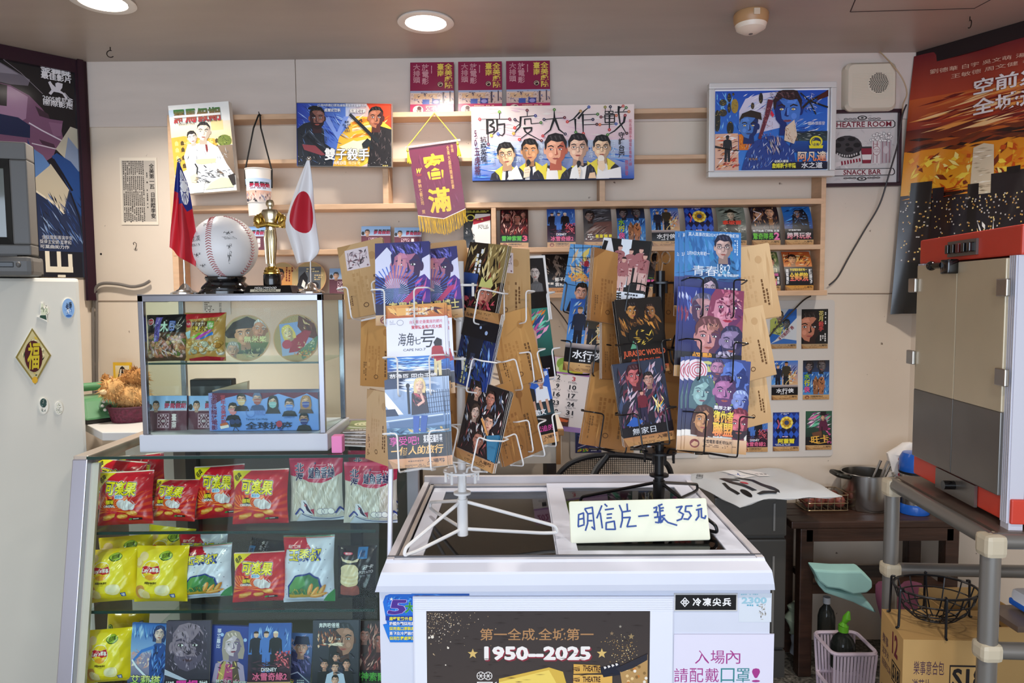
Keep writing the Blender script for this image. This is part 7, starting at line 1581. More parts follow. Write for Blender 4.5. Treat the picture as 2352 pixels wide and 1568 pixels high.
for x,y,rp,f,s,lab in ((648,636,35,f1,7,'orange round paper fan on the bottom wall shelf behind the statuette'),(711,638,39,f2,8,'grey round paper fan with pale birds on the bottom wall shelf')):
    def f3(A):A.rect(-100,-100,100,100,'6a7078','4a5058');A.poly([(-80,60),(-60,-10),(-30,-40),(-10,0),(-16,70)],'1c1a20');A.poly([(-50,50),(-40,10),(-24,30),(-30,66)],'ece8e0');A.ell(30,50,30,26,'2a262a');A.ell(26,52,18,18,'e8e4dc');A.micro(-20,-60,60,-30,2,'e8d8a0');A.micro(30,-20,80,20,3,'e0c890')
    def f4(A):A.rect(-100,-100,100,100,'d8a05c','c88a48');A.face(-20,-10,46,'a86a48','1c1414');A.micro(26,-70,84,60,3,'7a2a1c',vert=True)
    c=onw(x,y,.05);fan(c,rp*2.36/F,0,f4 if s==7 else f3,lab,s,film=False)
# blue box with masked faces
c=onc(606,953,.03);w=(onc(732,953,.03)-onc(481,953,.03)).length;h=onc(606,909,.03).z-onc(606,996,.03).z;m=Matrix.Translation((c.x,c.y,zb1+h/2+.001)) @ Matrix.Rotation(PI/2,4,'X')
t=thing('mask_box','long light blue box of masked faces at the lower right of the small display case','box',m)
MB().box((0,0,-.03),(w,h,.06),bev=.001).loc('carton',mat('box_blue','7a98d8',.5),t)
A=Art(w,h,(705,975,1700,1320),9,'7ca4ec');A.rect(705,975,1700,1320,'86aef0','6a94e0');A.poly([(705,975),(1700,975),(1700,1040),(1600,985),(1480,1030),(1340,985),(1180,1040),(1020,985),(860,1020),(705,1100)],'6a1c3c');A.rect(705,975,740,1320,'8a98d8');A.text('大排長龍放電影',722,985,782,1310,'6a2a5c',.03,vert=True,out='c8b0dc',ow=.03);A.text('當年全美戲院',812,990,862,1260,'b84a5c',.03,vert=True)
for i,(x,y,sk,hr,mk,sh) in enumerate(((925,1120,'d0a890','2a2422','d88a90','1c1c24'),(1005,1035,'d8b098','2a2220','e0c090','221c1c'),(1150,1030,'d0a890','5a6a8c','a85a50','2c4a7c'),(1290,1060,'d8b8a0','16120f','8ac0c0','1a1416'),(1440,1085,'c8a088','241c1c','5a8ae0','14141c'),(1590,1060,'d8b090','a87a4c','3a4aa0','4a342c'),(1570,1215,'b88a70','121010','2c3478','14121a'))):
    A.poly([(x-70,y+105),(x-50,y+62),(x,y+48),(x+50,y+62),(x+70,y+105)],sh);A.face(x,y,54,sk,hr,style=1 if i in (3,5) else 0,neck=False);A.poly([(x-34,y+4),(x,y-4),(x+34,y+4),(x+28,y+42),(x,y+56),(x-28,y+42)],mk);A.line([(x-30,y+18),(x+30,y+18)],3,'e8eef4')
A.text('Taiwan Can Help',1042,1203,1240,1228,'24406c',.0);A.text('全球抗疫',1040,1240,1460,1305,'1c2440',.02);A.ell(1345,1258,28,30,'b03a50');A.ell(1357,1308,12,12,'2a4a9c');A.text('COVID-19',1390,1186,1485,1206,'2c4a90',.0);A.ring(1085,1155,42,42,4,'5a7ac8');A.text('WHO',1130,1130,1225,1180,'5a7ac8',.0)
A.poly([(895,1240),(990,1225),(1000,1260),(985,1285),(900,1280)],'16141c');A.ell(920,1235,26,24,'2a3a6c');A.ell(968,1232,24,22,'2a3a6c');A.line([(940,1280),(925,1318)],5,'16141c');A.line([(945,1280),(975,1318)],5,'16141c');A.poly([(805,1255),(870,1240),(890,1270),(820,1290)],'c8683c');A.poly([(805,1275),(885,1260),(890,1285),(815,1300)],'e8e4e0')
A.put('print',STICK,t)
# black mask box and kraft bag behind
c=onc(490,885,.13);o=MB().box((c.x,c.y,zb1+.055),(.1,.03,.108),bev=.003).build('black_box',mat('box_black','17141a',.5));props(o,'black box standing behind the mask packs in the small display case','box')
c=onc(533,900,.10);o=MB().hexa([(c.x-.045,c.y,zb1+.001),(c.x+.03,c.y,zb1+.001),(c.x+.03,c.y+.02,zb1+.001),(c.x-.045,c.y+.02,zb1+.001),(c.x-.045,c.y-.004,zb1+.085),(c.x+.038,c.y-.002,zb1+.105),(c.x+.034,c.y+.022,zb1+.105),(c.x-.045,c.y+.018,zb1+.085)]).build('paper_bag',mat('kraft_pale','cdb595',.7));props(o,'pale kraft paper bag behind the blue mask box in the small display case','paper bag')
# ================================================================ chest freezer
FZ=onz(1320,1283,.76).z;FT=.758
fa,fb=onz(887,1286,FT),onz(1756,1281,FT)
fx=(fb-fa);fx.z=0;FWD=fx.length;fx.normalize();fy=V((-fx.y,fx.x,0))   # fy points away from the viewer
FO=(fa+fb)/2;FO.z=0
FM=Matrix((fx,fy,V((0,0,1)))).transposed().to_4x4();FM.translation=FO
FI=FM.inverted()
def onfz(px,py,z):return FI @ onz(px,py,z)
FD=onfz(1270,1103,FT).y
WH=mat('freezer_white','d6dbea',.35,var=.02);WH2=mat('freezer_trim','d0cdd2',.3,.15);LIDG=glass_mat('lid_glass','9c9b97',.75,.03)
t=thing('chest_freezer','white chest freezer with sliding glass lids, carrying the two card racks','freezer',FM)
lz=FI @ onplane(1320,1357,FM @ V((0,-.035,0)),fy);LH=lz.z       # bottom of the front lip
wl=(FI @ onplane(1780,1357,FM @ V((0,-.035,0)),fy)).x;wl0=(FI @ onplane(861,1358,FM @ V((0,-.035,0)),fy)).x
bx0,bx1=wl0+.005,wl-.003
q=MB();th=.02
q.box(((bx0+bx1)/2,-.02+th/2,LH/2+.02),(bx1-bx0,th,LH-.04));q.box((bx0+th/2,FD/2,LH/2+.02),(th,FD,LH-.04));q.box((bx1-th/2,FD/2,LH/2+.02),(th,FD,LH-.04));q.box(((bx0+bx1)/2,FD-th/2,LH/2+.02),(bx1-bx0,th,LH-.04));q.box(((bx0+bx1)/2,FD/2,.05),(bx1-bx0-.04,FD-.02,.06))
q.loc('cabinet',WH,t)
MB().box(((bx0+bx1)/2,FD/2,.012),(bx1-bx0-.06,FD-.06,.024)).loc('plinth',mat('dark_plinth','26241f',.6),t)
hw=FWD/2;rim=.016
prof=[(-.035,LH),(-.037,LH+.012),(-.035,LH+.032),(-.033,LH+.036),(-.004,FT-.004),(0,FT),(.012,FT),(.012,FT-.02),(.012,LH)]
q=MB();vs=[]
for k,sx in ((0,-1),(1,1)):
    for y,z in prof:
        f=max(0,min(1,(FT-z)/(FT-LH)));vs.append(((-hw+(wl0+hw)*f) if sx<0 else (hw+(wl-hw)*f),y,z))
n=len(prof);q.add(vs,[list(range(n))[::-1],list(range(n,2*n))]+[(i,(i+1) % n,n+(i+1) % n,n+i) for i in range(n)]);q.loc('front_lip',WH,t)
q=MB()
for e in (-1,1):
    X=e*hw;q.hexa([(X,.0,LH),(X-e*.014,.0,LH),(X-e*.014,FD,LH),(X,FD,LH),(X,.0,FT+.002),(X-e*.014,.0,FT+.002),(X-e*.014,FD,FT+.002),(X,FD,FT+.002)])
    XX=wl0 if e<0 else wl;q.hexa([(X,.0,LH),(XX,-.033,LH),(XX,FD,LH),(X,FD,LH),(X,0,FT-.004),(X+e*.002,-.002,FT-.006),(X+e*.002,FD,FT-.006),(X,FD,FT-.004)])
q.box((0,FD-.007,(LH+FT)/2+.008),(FWD,.014,FT-LH+.016));q.loc('rim',WH2,t,bevel=.001)
q=MB();q.box((0,.014,FT+.001),(FWD,.004,.004));q.loc('front_seal',mat('seal_grey','5c5c60',.4,.4),t)
q=MB();q.box((0,FD-.018,FT-.006),(FWD-.03,.008,.004));q.box((-hw+.022,FD/2,FT-.006),(.008,FD-.03,.004));q.box((hw-.022,FD/2,FT-.006),(.008,FD-.03,.004));q.loc('sliding_track',mat('track_beige','b4aba4',.4,.3),t)
lx=onfz(1283,1200,FT).x
def lid(name,x0,x1,z,wb):
    q=MB()
    for a,b_,c,d in ((x0,x1,.018,.018+wb*.8),(x0,x1,FD-.02-wb,FD-.02),(x0,x0+wb,.018+wb*.8,FD-.02-wb),(x1-wb,x1,.018+wb*.8,FD-.02-wb)):q.box(((a+b_)/2,(c+d)/2,z),(b_-a,d-c,.008))
    o=q.loc(name,WH,t,bevel=.001);g=MB().box(((x0+x1)/2,FD/2,z-.001),(x1-x0-wb*1.6,FD-.04-wb*1.6,.004)).build('glass_pane',LIDG,o,m=FM);return o
lid('sliding_lid',-hw+.028,lx+.02,FT-.016,.034)
lid('sliding_lid',lx-.012,hw-.016,FT-.006,.04)
# dark inside with wire baskets, back rim
q=MB();q.box((0,FD/2,.30),(FWD-.09,FD-.07,.004));q.box((0,FD-.05,.5),(FWD-.09,.006,.42));q.box((-hw+.05,FD/2,.5),(.006,FD-.09,.42));q.box((hw-.05,FD/2,.5),(.006,FD-.09,.42));q.box((0,.05,.5),(FWD-.09,.006,.42))
q.loc('inner_liner',mat('liner_grey','6d675f',.5),t)
q=MB()
for x in (-.26,-.10,-.085,.03,.045,.28):
    q.tube([(x,.06,.6),(x,FD-.06,.6)],.003,6);q.tube([(x,.06,.6),(x,.06,.4)],.003,6)
for y in (.07,.2,.33,.46):q.tube([(-hw+.06,y,.6),(hw-.06,y,.6)],.002,6)
q.loc('wire_basket',mat('basket_white','cfc8bc',.4),t)
# ---- papers and plates stuck on the front
def onfront(px,py,off=.0):return onplane(px,py,FM @ V((0,-.0205-off,0)),fy)
def sticker(name,label,cat,x0,y0,x1,y1,box,draw,off=0,th=.0006,col='f2f2f6',shape=None,bg=None,seed=1,material=None,rough=.5):
    m,w,h=quadframe(lambda x,y:onfront(x,y,off),x0,y0,x1,y1);tt=thing(name,label,cat,m)
    A=Art(w,h,box,seed,bg)
    if shape:A.clip=False;MB().prism([A.xy(p) for p in shape],-th,0).loc('sheet',mat('sheet_'+col,col,rough),tt)
    else:MB().box((0,0,-th/2),(w,h,th)).loc('sheet',mat('sheet_'+col,col,rough),tt)
    draw(A);A.put('print',material or STICK,tt);return tt
def s5(A):
    sh=[(120,1440),(150,1425),(900,1425),(900,1700),(390,1900),(150,1900)]
    A.poly([(1990,420),(2010,360),(2060,330),(2352,330),(2352,905),(2060,905),(2030,840),(1978,690),(2030,680),(2015,560)],'1c6cd0');A.strokes(2000,340,2350,560,50,['2c8ae8','1450a8','5ab0f0','2c4ac0'],70,16);A.rect(2010,585,2352,640,'1c3c9c');A.poly([(1978,690),(2352,680),(2352,905),(2060,905)],'1a78d8')
    A.text('5',2068,400,2240,560,'4a2a8c',.06,out='c8b8e8',ow=.03,shear=.25);A.text('大',2245,425,2352,545,'2c8a3c',.06,out='b8e0b0',ow=.03);A.text('★',2060,358,2105,400,'f4f4f0')
    for i,s in enumerate(('庫壁散熱外層4','箱體外觀採用高','採用進口原裝高','蒸發及冷凝器使','採用防霧處理及')):A.text(s,2055,597+i*59,2352,640+i*59,'f0e83c' if i % 2==0 else 'f0f0f4',.02,out='0c2a6c',ow=.03)
sticker('sticker','bright blue sticker with a large number five on the freezer front','sticker',880,1364,952,1474,(1980,325,2352,905),s5,0,.0005,'1c6cd0',[(1980,420),(2010,345),(2060,326),(2352,326),(2352,905),(2060,905)])
sticker('sticker','thin blue strip of sticker showing above the big poster on the freezer','sticker',945,1363,1078,1374,(0,0,100,10),lambda A:(A.rect(0,0,100,10,'2a72c8','1c50a0',True),A.strokes(0,0,100,10,12,['5a9ce0','1a3c8c'],20,3,0,10)),-.0001,.0004,'2a72c8')
def s50(A):
    A.rect(250,72,1725,700,'e6eaf6');A.rect(325,157,1592,700,'3a3230','453c38')
    R=random.Random(6);A.L+=1
    for i in range(330):
        if i<200:x,y,c=330+abs(R.gauss(0,130)),165+abs(R.gauss(0,90)),R.choice(['c8b08a','e8dcc8','8a745c'])
        else:x,y,c=R.gauss(1440,45),R.gauss(380,45),R.choice(['c8a060','e8d098','8a6a3c'])
        r=R.uniform(1,4)
        if 330<x<1585:A.poly([(x-r,y),(x,y-r),(x+r,y),(x,y+r)],c,up=False)
    for x,y,r in ((358,303,9),(340,306,6),(447,365,6),(432,462,4)):A.ell(x,y,r,r,'e8e0d0',10)
    A.text('第一全成.全城第一',630,255,1272,322,'b08458',.01);A.text('1950--2025',664,366,1258,436,'8a2c3c',.1);A.text('1950--2025',658,360,1252,430,'f0ece8',.075)
    for x,y,s,c in ((587,398,30,'d8b870'),(1320,396,30,'d8b870'),(1376,283,13,'8a7458'),(1424,244,10,'9c9488'),(1486,300,19,'9a845c')):A.poly([(x+s*(1 if k % 2==0 else .42)*math.sin(k*PI/5),y-s*(1 if k % 2==0 else .42)*math.cos(k*PI/5)) for k in range(10)],c)
    A.poly([(735,540),(1020,475),(1100,500),(1120,570),(1120,700),(735,700)],'d8b44c');A.poly([(735,560),(1020,490),(1060,560),(1060,700),(740,700)],'f0d468')
    for x in (632,674):A.ring(x,523,24,24,4,'e8e4e0');A.ell(x,523,6,6,'e8e4e0',8);[A.line([(x,523),(x+20*math.cos(k*1.05),523+20*math.sin(k*1.05))],3,'e8e4e0') for k in range(6)]
    A.rect(610,556,700,700,'e8e4e0');A.rect(618,562,692,700,'4a403c');A.poly([(700,570),(722,555),(722,620),(700,610)],'e8e4e0')
    for y0,c in ((455,'d8a850'),(515,'e0b058')):A.poly([(1160,y0),(1310,y0+8),(1315,y0+50),(1160,y0+56)] if y0==455 else [(1158,516),(1380,516),(1380,570),(1158,570)],c);A.text('THEATRE',1212,y0+12,1312,y0+42,'4a2c1c',.05,rot=6 if y0==455 else 0);A.text('VIP',1162,y0+8,1186,y0+48,'4a2c1c',.04,rot=90)
    A.poly([(1310,475),(1420,448),(1425,515),(1330,530)],'1c2030');[A.poly([(1330+22*k,470-6*k),(1340+22*k,468-6*k),(1348+22*k,476-6*k),(1336+22*k,484-6*k)],'e8e4e0') for k in range(4)]
    A.poly([(1420,475),(1580,400),(1580,600),(1440,600)],'b8925c');[A.ell(R.uniform(1440,1575),R.uniform(470,590),9,9,R.choice(['c8803c','e8c890','f0e8d8','8a6a3c']),8) for i in range(16)];A.poly([(1395,480),(1480,440),(1578,395),(1578,430),(1500,475),(1430,500)],'2a2a34')
    A.strokes(330,165,1588,690,90,['403735','352d2b'],60,3,0,2)
    A.frame(250,72,1725,700,3,'d0d4e4')
    for k in range(60):A.rect(252,76+k*10,1722,77+k*10,'dfe3f1') if 76+k*10<155 else 0
sticker('freezer_poster','large white-bordered brown anniversary poster on the freezer front','poster',950,1368,1546,1640,(250,72,1725,745),s50,.0012,.0008,'e6eaf6')
def spl(A):
    A.rect(1728,57,2092,155,'c8c8c8');A.rect(1736,65,2084,148,'0c0b0d')
    for dx,dy in ((0,-14),(14,0),(0,14),(-14,0)):
        x,y=1790+dx,105+dy;A.poly([(x,y-13),(x+13,y),(x,y+13),(x-13,y)],'e8e8e8');A.poly([(x,y-6),(x+6,y),(x,y+6),(x-6,y)],'0c0b0d')
    for i,c in enumerate('冷凍尖兵'):A.text(c,1836+i*57,83,1882+i*57,125,'f0f0f0',.05)
sticker('name_plate','small black plate with four white characters on the freezer front','name plate',1548,1362,1694,1403,(1728,57,2092,155),spl,.001,.0012,'c8c8c8')
def slab_(A):A.text('2300',2112,80,2250,112,'9cc8d8',.06);A.micro(2105,60,2265,72,1,'9ac8d8');A.micro(2140,118,2225,134,1,'6ab0c8');A.strokes(2200,110,2252,205,24,['b8b4a8','8a8478','d8d4cc','6a645c'],22,6)
sticker('energy_label','faded pale blue label at the top right corner of the freezer front','label',1697,1362,1772,1428,(2095,57,2280,215),slab_,0,.0004,'d8e0ea')
def smask(A):
    A.rect(1725,285,2290,700,'e4e2f4');[A.text(c,1845+i*88,378,1925+i*88,455,'a83c8c',.0) for i,c in enumerate('入場內')]
    for i,c in enumerate('請配戴口罩!'):A.text(c,1728+i*88,480,1806+i*88-(30 if c=='!' else 0),560,('a83c8c','a83c8c','a83c8c','3a8a90','3a8a90','a83c8c')[i],.0)
    A.rect(1725,285,2290,288,'c4c2d4')
sticker('mask_notice','pale lilac notice with pink and teal characters at the freezer lower right','notice',1547,1455,1776,1640,(1725,285,2290,745),smask,.0004,.0006,'e4e2f4')
# ---- handwritten price board leaning on the black rack
a=FM.inverted() @ onz(1474,1243,FT);
m,w,h=quadframe4(lambda x,y:onplane(x,y,onz(1474,1243,FT),V((0,-.93,.36)).normalized()),(1306,1150),(1615,1145),(1640,1238),(1312,1249))
t=thing('price_board','handwritten cream price board in blue marker leaning on the freezer glass','sign',m)
MB().prism(rrect(-w/2,-h/2,w/2,h/2,.004),-.009,0).loc('board',mat('board_cream','e6ead6',.35,var=.03,scale=18),t,bevel=.002)
A=Art(w,h,(215,575,1500,975),3);BL='2c4c94'
def WR(*ls):
    for l in ls:A.line(l,15,BL)
WR([(300,700),(290,815)],[(300,705),(345,690),(345,790)],[(298,750),(342,742)],[(285,820),(350,800)])
WR([(360,655),(385,700),(378,790),(355,855)],[(360,650),(430,638),(440,850),(415,825)],[(385,700),(425,695)],[(385,765),(425,765)])
WR([(520,622),(465,745)],[(500,690),(512,840)],[(545,608),(570,635)],[(545,665),(630,655)],[(560,710),(610,705)],[(555,745),(605,742)],[(550,790),(545,850),(630,852),(625,775),(550,788)])
WR([(683,625),(705,690),(700,770),(680,835)],[(755,610),(755,690)],[(705,690),(785,680)],[(705,745),(775,742),(740,830),(825,825)])
WR([(850,735),(950,728)])
WR([(1000,660),(1030,650),(1020,690),(1000,700),(1035,700),(1030,745),(1000,750),(1045,745),(1035,800),(1005,795)],[(1085,625),(1040,640)],[(1055,640),(1055,740)],[(1060,665),(1095,658)],[(1060,690),(1090,685)],[(1045,745),(1100,730)],[(1060,740),(1050,800),(1070,790)],[(1070,745),(1120,800),(1200,828)],[(1095,755),(1060,790)])
WR([(1210,660),(1265,650),(1230,700),(1270,725),(1250,770),(1205,785)],[(1300,650),(1362,648)],[(1300,650),(1290,700),(1325,705),(1340,740),(1310,775),(1270,770)])
WR([(1405,650),(1440,640)],[(1390,690),(1450,675)],[(1415,690),(1410,750),(1380,785)],[(1440,685),(1435,760),(1465,770),(1475,745)])
A.put('handwriting',PAPER,t,z0=.0006)
# ================================================================ card racks on the freezer
TOPZ=FT+.0015
def wire_pocket(q,m,w=.098,d=.03,h=.062,r=.0016,up=.03):
    """One card pocket in the card's own frame (x right, y up, z to the viewer): two U-shaped front wires and a floor."""
    y0=-CH/2-.004
    for e in (-1,1):
        x=e*w*.27;q.tube(rounded([m @ V((e*w*.56,y0+h,-.006)),m @ V((e*w*.52,y0+h,d)),m @ V((x,y0+h,d)),m @ V((x,y0,d)),m @ V((x,y0-.002,-.012))],.008),r,6)
def rack(name,label,px,top_py,foot,MATR,hub_ts,leg_px,pockets,zfoot=TOPZ):
    base=onz(foot[0],foot[1],FT);base.z=TOPZ
    t=thing(name,label,'card rack',base);B=base
    top=at(px[0],top_py,base.y).z;botz=at(px[1],px[2],base.y).z
    MB().tube([(B.x,B.y,botz),(B.x,B.y,top)],px[3],16).build('pole',MATR,t,smooth=True)
    MB().tube([(B.x,B.y,botz),(B.x,B.y,botz+.075)],px[3]*1.25,16).build('pole_foot_sleeve',MATR,t,smooth=True)
    zf=botz+.085;MB().lathe([(px[3],0),(px[3]*2.0,0),(px[3]*2.0,.004),(px[3],.006)],24,Matrix.Translation((B.x,B.y,zf))).build('collar',MATR,t,smooth=True)
    for z in hub_ts:
        q=MB();q.lathe([(px[3]*.9,-.003),(.038,-.002),(.038,.002),(px[3]*.9,.003)],28,Matrix.Translation((B.x,B.y,z)))
        for k in range(8):
            a=k*PI/4+.2;x,y=B.x+.033*math.cos(a),B.y+.033*math.sin(a);q.tube([(x,y,z+.004),(x,y,z-.022)],.0028,6)
        q.build('hub',MATR,t,smooth=True)
    for (lx,ly) in leg_px:
        f=onz(lx,ly,FT);f.z=TOPZ+.0032;d=(f-B);d.z=0;L=d.length;d.normalize();s0=B+d*px[3]*1.1
        p=[V((s0.x,s0.y,botz+.068)),f+V((0,0,.014))-d*.004,f+V((0,0,.0))-d*.0,f-d*.03,V((s0.x,s0.y,botz+.012))]
        MB().tube(rounded(p,.012,5),.0036,8).build('leg',MATR,t,smooth=True)
    return t,B
WIREW=mat('wire_white','e4e3e2',.3);WIREB=mat('wire_black','121216',.3,.2)
def cardm(px,py,y,yaw=0,roll=0,lean=-8,s=1.0):
    return Matrix.Translation(at(px,py,y)) @ Matrix.Rotation(math.radians(yaw),4,'Z') @ Matrix.Rotation(PI/2+math.radians(lean),4,'X') @ Matrix.Rotation(math.radians(roll),4,'Z') @ Matrix.Scale(s,4)
def load(t,B,MATR,lst,grp,hubs):
    hub_ids={}
    for des,px,py,dy,yaw,roll,lean,s,n,lab,beh,pk,*sh in lst:
        m=cardm(px,py,B.y+dy,yaw,roll,lean,s)
        card(des,m,lab,grp,0,n,.0021,1.6,behind=beh,shift=sh[0] if sh else (0,0))
        if pk:
            q=MB();wire_pocket(q,m,h=.064 if pk==1 else pk);c=m @ V((0,-CH/2-.004,-.012));back=m @ V((0,-CH/2-.004,-.012-.0021*n))
            z=min(hubs,key=lambda v:abs(v-c.z));dd=V((c.x-B.x,c.y-B.y,0));k=dd.normalized()*.034
            for e in (-1,1):q.tube(rounded([m @ V((e*.027,-CH/2-.006,-.012)),back,V((B.x+k.x,B.y+k.y,back.z*.5+z*.5)),V((B.x+k.x*.8,B.y+k.y*.8,z))],.01,3),.0022,6)
            y0=-CH/2-.004;q.tube([m @ V((-.055,y0+.064,-.006)),m @ V((-.05,y0+.066,-.012-.002*n)),m @ V((.05,y0+.066,-.012-.002*n)),m @ V((.055,y0+.064,-.006))],.0016,6)
            q.build('card_pocket',MATR,t,smooth=True)
# white rack
fz=onz(1063,1236,FT)
zt=lambda py,y:at(1060,py,y).z
wh=[zt(655,fz.y),zt(820,fz.y),zt(1080,fz.y)]
t,B=rack('spinner_rack','white wire spinner rack full of postcards on the left of the freezer',(1060,1062,1228,.0088),600,(1063,1236),WIREW,wh,[(928,1281),(1281,1228),(988,1170)],None)
bw='one of the postcards stacked behind the front cards in the white spinner rack'
load(t,B,WIREW,[
    ('bk2',838,640,.03,-14,10,-6,1.0,4,'tan card back at the far left of the white spinner rack, top tier',bw,1),
    ('bk1',868,810,.06,-30,0,-3,.95,3,'grey-tan card edge at the left of the white spinner rack, middle tier',bw,0),
    ('bk4',868,980,.05,-50,0,-3,1.0,5,'stack of pale card edges at the lower left of the white spinner rack',bw,0),
    ('bk1',1026,640,.05,12,6,-5,1.0,2,'golden card back behind the purple cards at the top of the white spinner rack',bw,0),
    ('strange',1002,652,-.045,-6,6,-9,.93,2,'purple postcard tilted behind the front purple one, top tier of the white spinner rack',bw,0),
    ('strange',925,650,-.08,-4,2,-9,1.04,2,'purple and blue postcard of a face, top left of the white spinner rack',bw,1),
    ('cape',956,800,-.125,-3,2.5,-9,1.08,4,'white postcard with black brushwork above a blue sea, middle left of the white spinner rack',bw,1,(.0035,-.0008)),
    ('eat',955,970,-.165,-3,4,-9,1.05,4,'postcard of a person on a blue bench, lower left of the white spinner rack',bw,1,(.003,0)),
    ('bk3',1030,790,.04,24,4,-4,.95,3,'brown card back showing beside the white pole, middle tier',bw,0),
    ('bk3',1034,960,.03,20,3,-4,1.0,4,'brown card back showing beside the white pole, lowest tier',bw,0),
    ('gold',1106,648,-.015,-40,-7,-9,1.03,6,'dark gold postcard right of the white pole, top tier',bw,1),
    ('flip',1094,802,-.05,-44,-8,-9,1.0,5,'blue-black postcard right of the white pole, middle tier',bw,1),
    ('squad',1106,975,-.09,-42,-9,-9,1.03,6,'black postcard of many small faces right of the white pole, lowest tier',bw,1),
    ('bk2',1164,652,.03,34,-4,-6,1.0,3,'tan card back with a small grey picture, upper right of the white spinner rack',bw,1,(.006,0)),
    ('bk1',1186,800,.02,32,12,-6,1.0,5,'golden brown card back tilted right, middle right of the white spinner rack',bw,1),
    ('bk3',1184,965,.0,36,12,-6,1.06,5,'dull brown card back tilted right, lower right of the white spinner rack',bw,1),
    ('pair',1216,662,.1,26,3,-7,.93,2,'black and white postcard of two people, upper right of the white spinner rack',bw,1),
    ('teal',1224,790,.07,30,4,-7,.98,3,'teal and pink postcard at the right of the white spinner rack, middle tier',bw,1),
    ('boys',1222,940,.035,26,6,-7,1.02,4,'blue postcard of two sitting boys, lower right of the white spinner rack',bw,1),
],'postcards in the white spinner rack',wh)
# black rack
fb_=onz(1513,1190,FT)
bh=[at(1512,650,fb_.y).z,at(1512,800,fb_.y).z,at(1512,1035,fb_.y).z]
t,B=rack('spinner_rack','black wire spinner rack full of postcards on the right of the freezer',(1512,1512,1180,.0105),622,(1513,1192),WIREB,bh,[(1332,1158),(1648,1228),(1602,1128)],None)
bb='one of the postcards stacked behind the front cards in the black spinner rack'
load(t,B,WIREB,[
    ('bk3',1402,660,-.05,34,-9,-5,1.0,5,'brown card back left of the basketball card, top tier of the black spinner rack',bb,0),
    ('web',1344,640,.04,-32,-6,-8,1.0,2,'light blue postcard with dark lines, top left of the black spinner rack',bb,1),
    ('slam',1428,634,-.04,-24,-7,-8,1.04,3,'black and white basketball team postcard, top tier of the black spinner rack',bb,1),
    ('bk3',1546,660,.05,-46,-4,-5,1.05,3,'brown card back right of the black pole, top tier',bb,0),
    ('bk4',1728,650,.05,14,8,-6,1.1,5,'pale tan card back at the far right of the black spinner rack, top tier',bb,0,(.002,0)),
    ('youth',1637,628,-.06,3,-3,-9,1.18,3,'blue postcard of a young man in glasses, top right of the black spinner rack',bb,1,(-.008,-.001)),
    ('water2',1354,772,-.005,-26,-4,-8,1.05,3,'blue postcard of two figures with white title, left of the black spinner rack',bb,1),
    ('bk3',1418,785,-.03,44,-6,-5,1.05,4,'brown card back between two cards, middle tier of the black spinner rack',bb,0),
    ('dino',1474,770,-.085,14,4,-8,1.02,5,'black postcard with orange lettering left of the black pole',bb,1),
    ('bk3',1548,800,.04,-48,-3,-5,1.0,3,'brown card back right of the black pole, middle tier',bb,0),
    ('bk4',1722,790,.03,16,10,-6,1.05,3,'pale tan card back at the far right of the black spinner rack, middle tier',bb,0),
    ('beast',1636,766,-.1,2,-5,-9,1.22,3,'violet postcard of four faces, middle right of the black spinner rack',bb,1,(-.006,0)),
    ('bk3',1404,935,-.04,18,-12,-6,1.15,4,'brown card back standing on its corner, lower left of the black spinner rack',bb,1),
    ('spid',1478,924,-.13,12,6,-8,1.08,4,'dark red postcard of small figures left of the black pole, lowest tier',bb,1),
    ('bk3',1550,950,.03,-46,-2,-5,1.05,4,'brown card back right of the black pole, lowest tier',bb,0),
    ('bk4',1726,905,.05,22,6,-6,.95,3,'pale card back at the far right of the black spinner rack, lowest tier',bb,0),
    ('aveng',1648,930,-.145,2,-6,-9,1.22,3,'blue violet postcard of many faces with yellow title, lower right of the black spinner rack',bb,1,(-.007,0)),
],'postcards in the black spinner rack',bh)
# scissors standing in the pole top
p=at(1512,640,B.y);tz=at(1512,622,B.y).z
t=thing('scissors','metal scissors with round handles standing in the top of the black pole','scissors',(B.x,B.y,tz))
for e in (-1,1):
    q=MB();cxx=e*.0115;q.tube([(cxx+.009*math.cos(k*PI/9),0,.028+.013*math.sin(k*PI/9)) for k in range(18)],.0017,6,closed=True);q.tube([(e*.004,0,.018),(e*.002,0,.0),(-e*.001,0,-.03)],.0022,6);q.loc('handle_loop',CHR,t,smooth=True)
# ================================================================ desk, chair, calendar behind the freezer
def tagm(q,name,material,label,cat,group=None,**k):return props(q.build(name,material,**k),label,cat,group)
zd=at(1240,988,2.1).z
t=thing('desk','cream desk with a wooden edge behind the freezer, between the two card racks','desk',(-.1,2.2,0))
MB().box((-.1,2.26,zd-.004),(.51,.30,.014)).build('desktop',mat('desk_cream','ddd3c4',.4),t);MB().box((-.1,2.108,zd-.008),(.512,.012,.02),bev=.003).build('wood_edge',mat('edge_wood','9c6f3c',.5,var=.1),t)
MB().box((-.1,2.26,zd-.062),(.50,.28,.09)).build('drawer_front',mat('desk_front','d2c8b8',.5),t);MB().box((.14,2.12,zd-.062),(.014,.02,.092)).build('side_edge',mat('edge_wood','9c6f3c'),t);MB().box((.128,2.104,zd-.03),(.016,.012,.03)).build('clamp',mat('strap_black','14120f'),t)
for x in (-.33,.12):MB().box((x,2.27,(zd-.108)/2),(.03,.26,zd-.11)).build('leg_panel',mat('desk_dark','3a2f29',.6),t)
t=thing('office_chair','black mesh-backed office chair peeking up behind the freezer','chair',(.34,2.0,0));BK=mat('chair_black','100f11',.45)
pts=[at(x,y,2.0) for x,y in ((1272,1110),(1285,1085),(1310,1062),(1350,1048),(1400,1043),(1455,1046),(1500,1052),(1530,1062),(1540,1080),(1545,1110))]
MB().tube(rounded(pts,.03),.008,8).build('back_frame',BK,t,smooth=True)
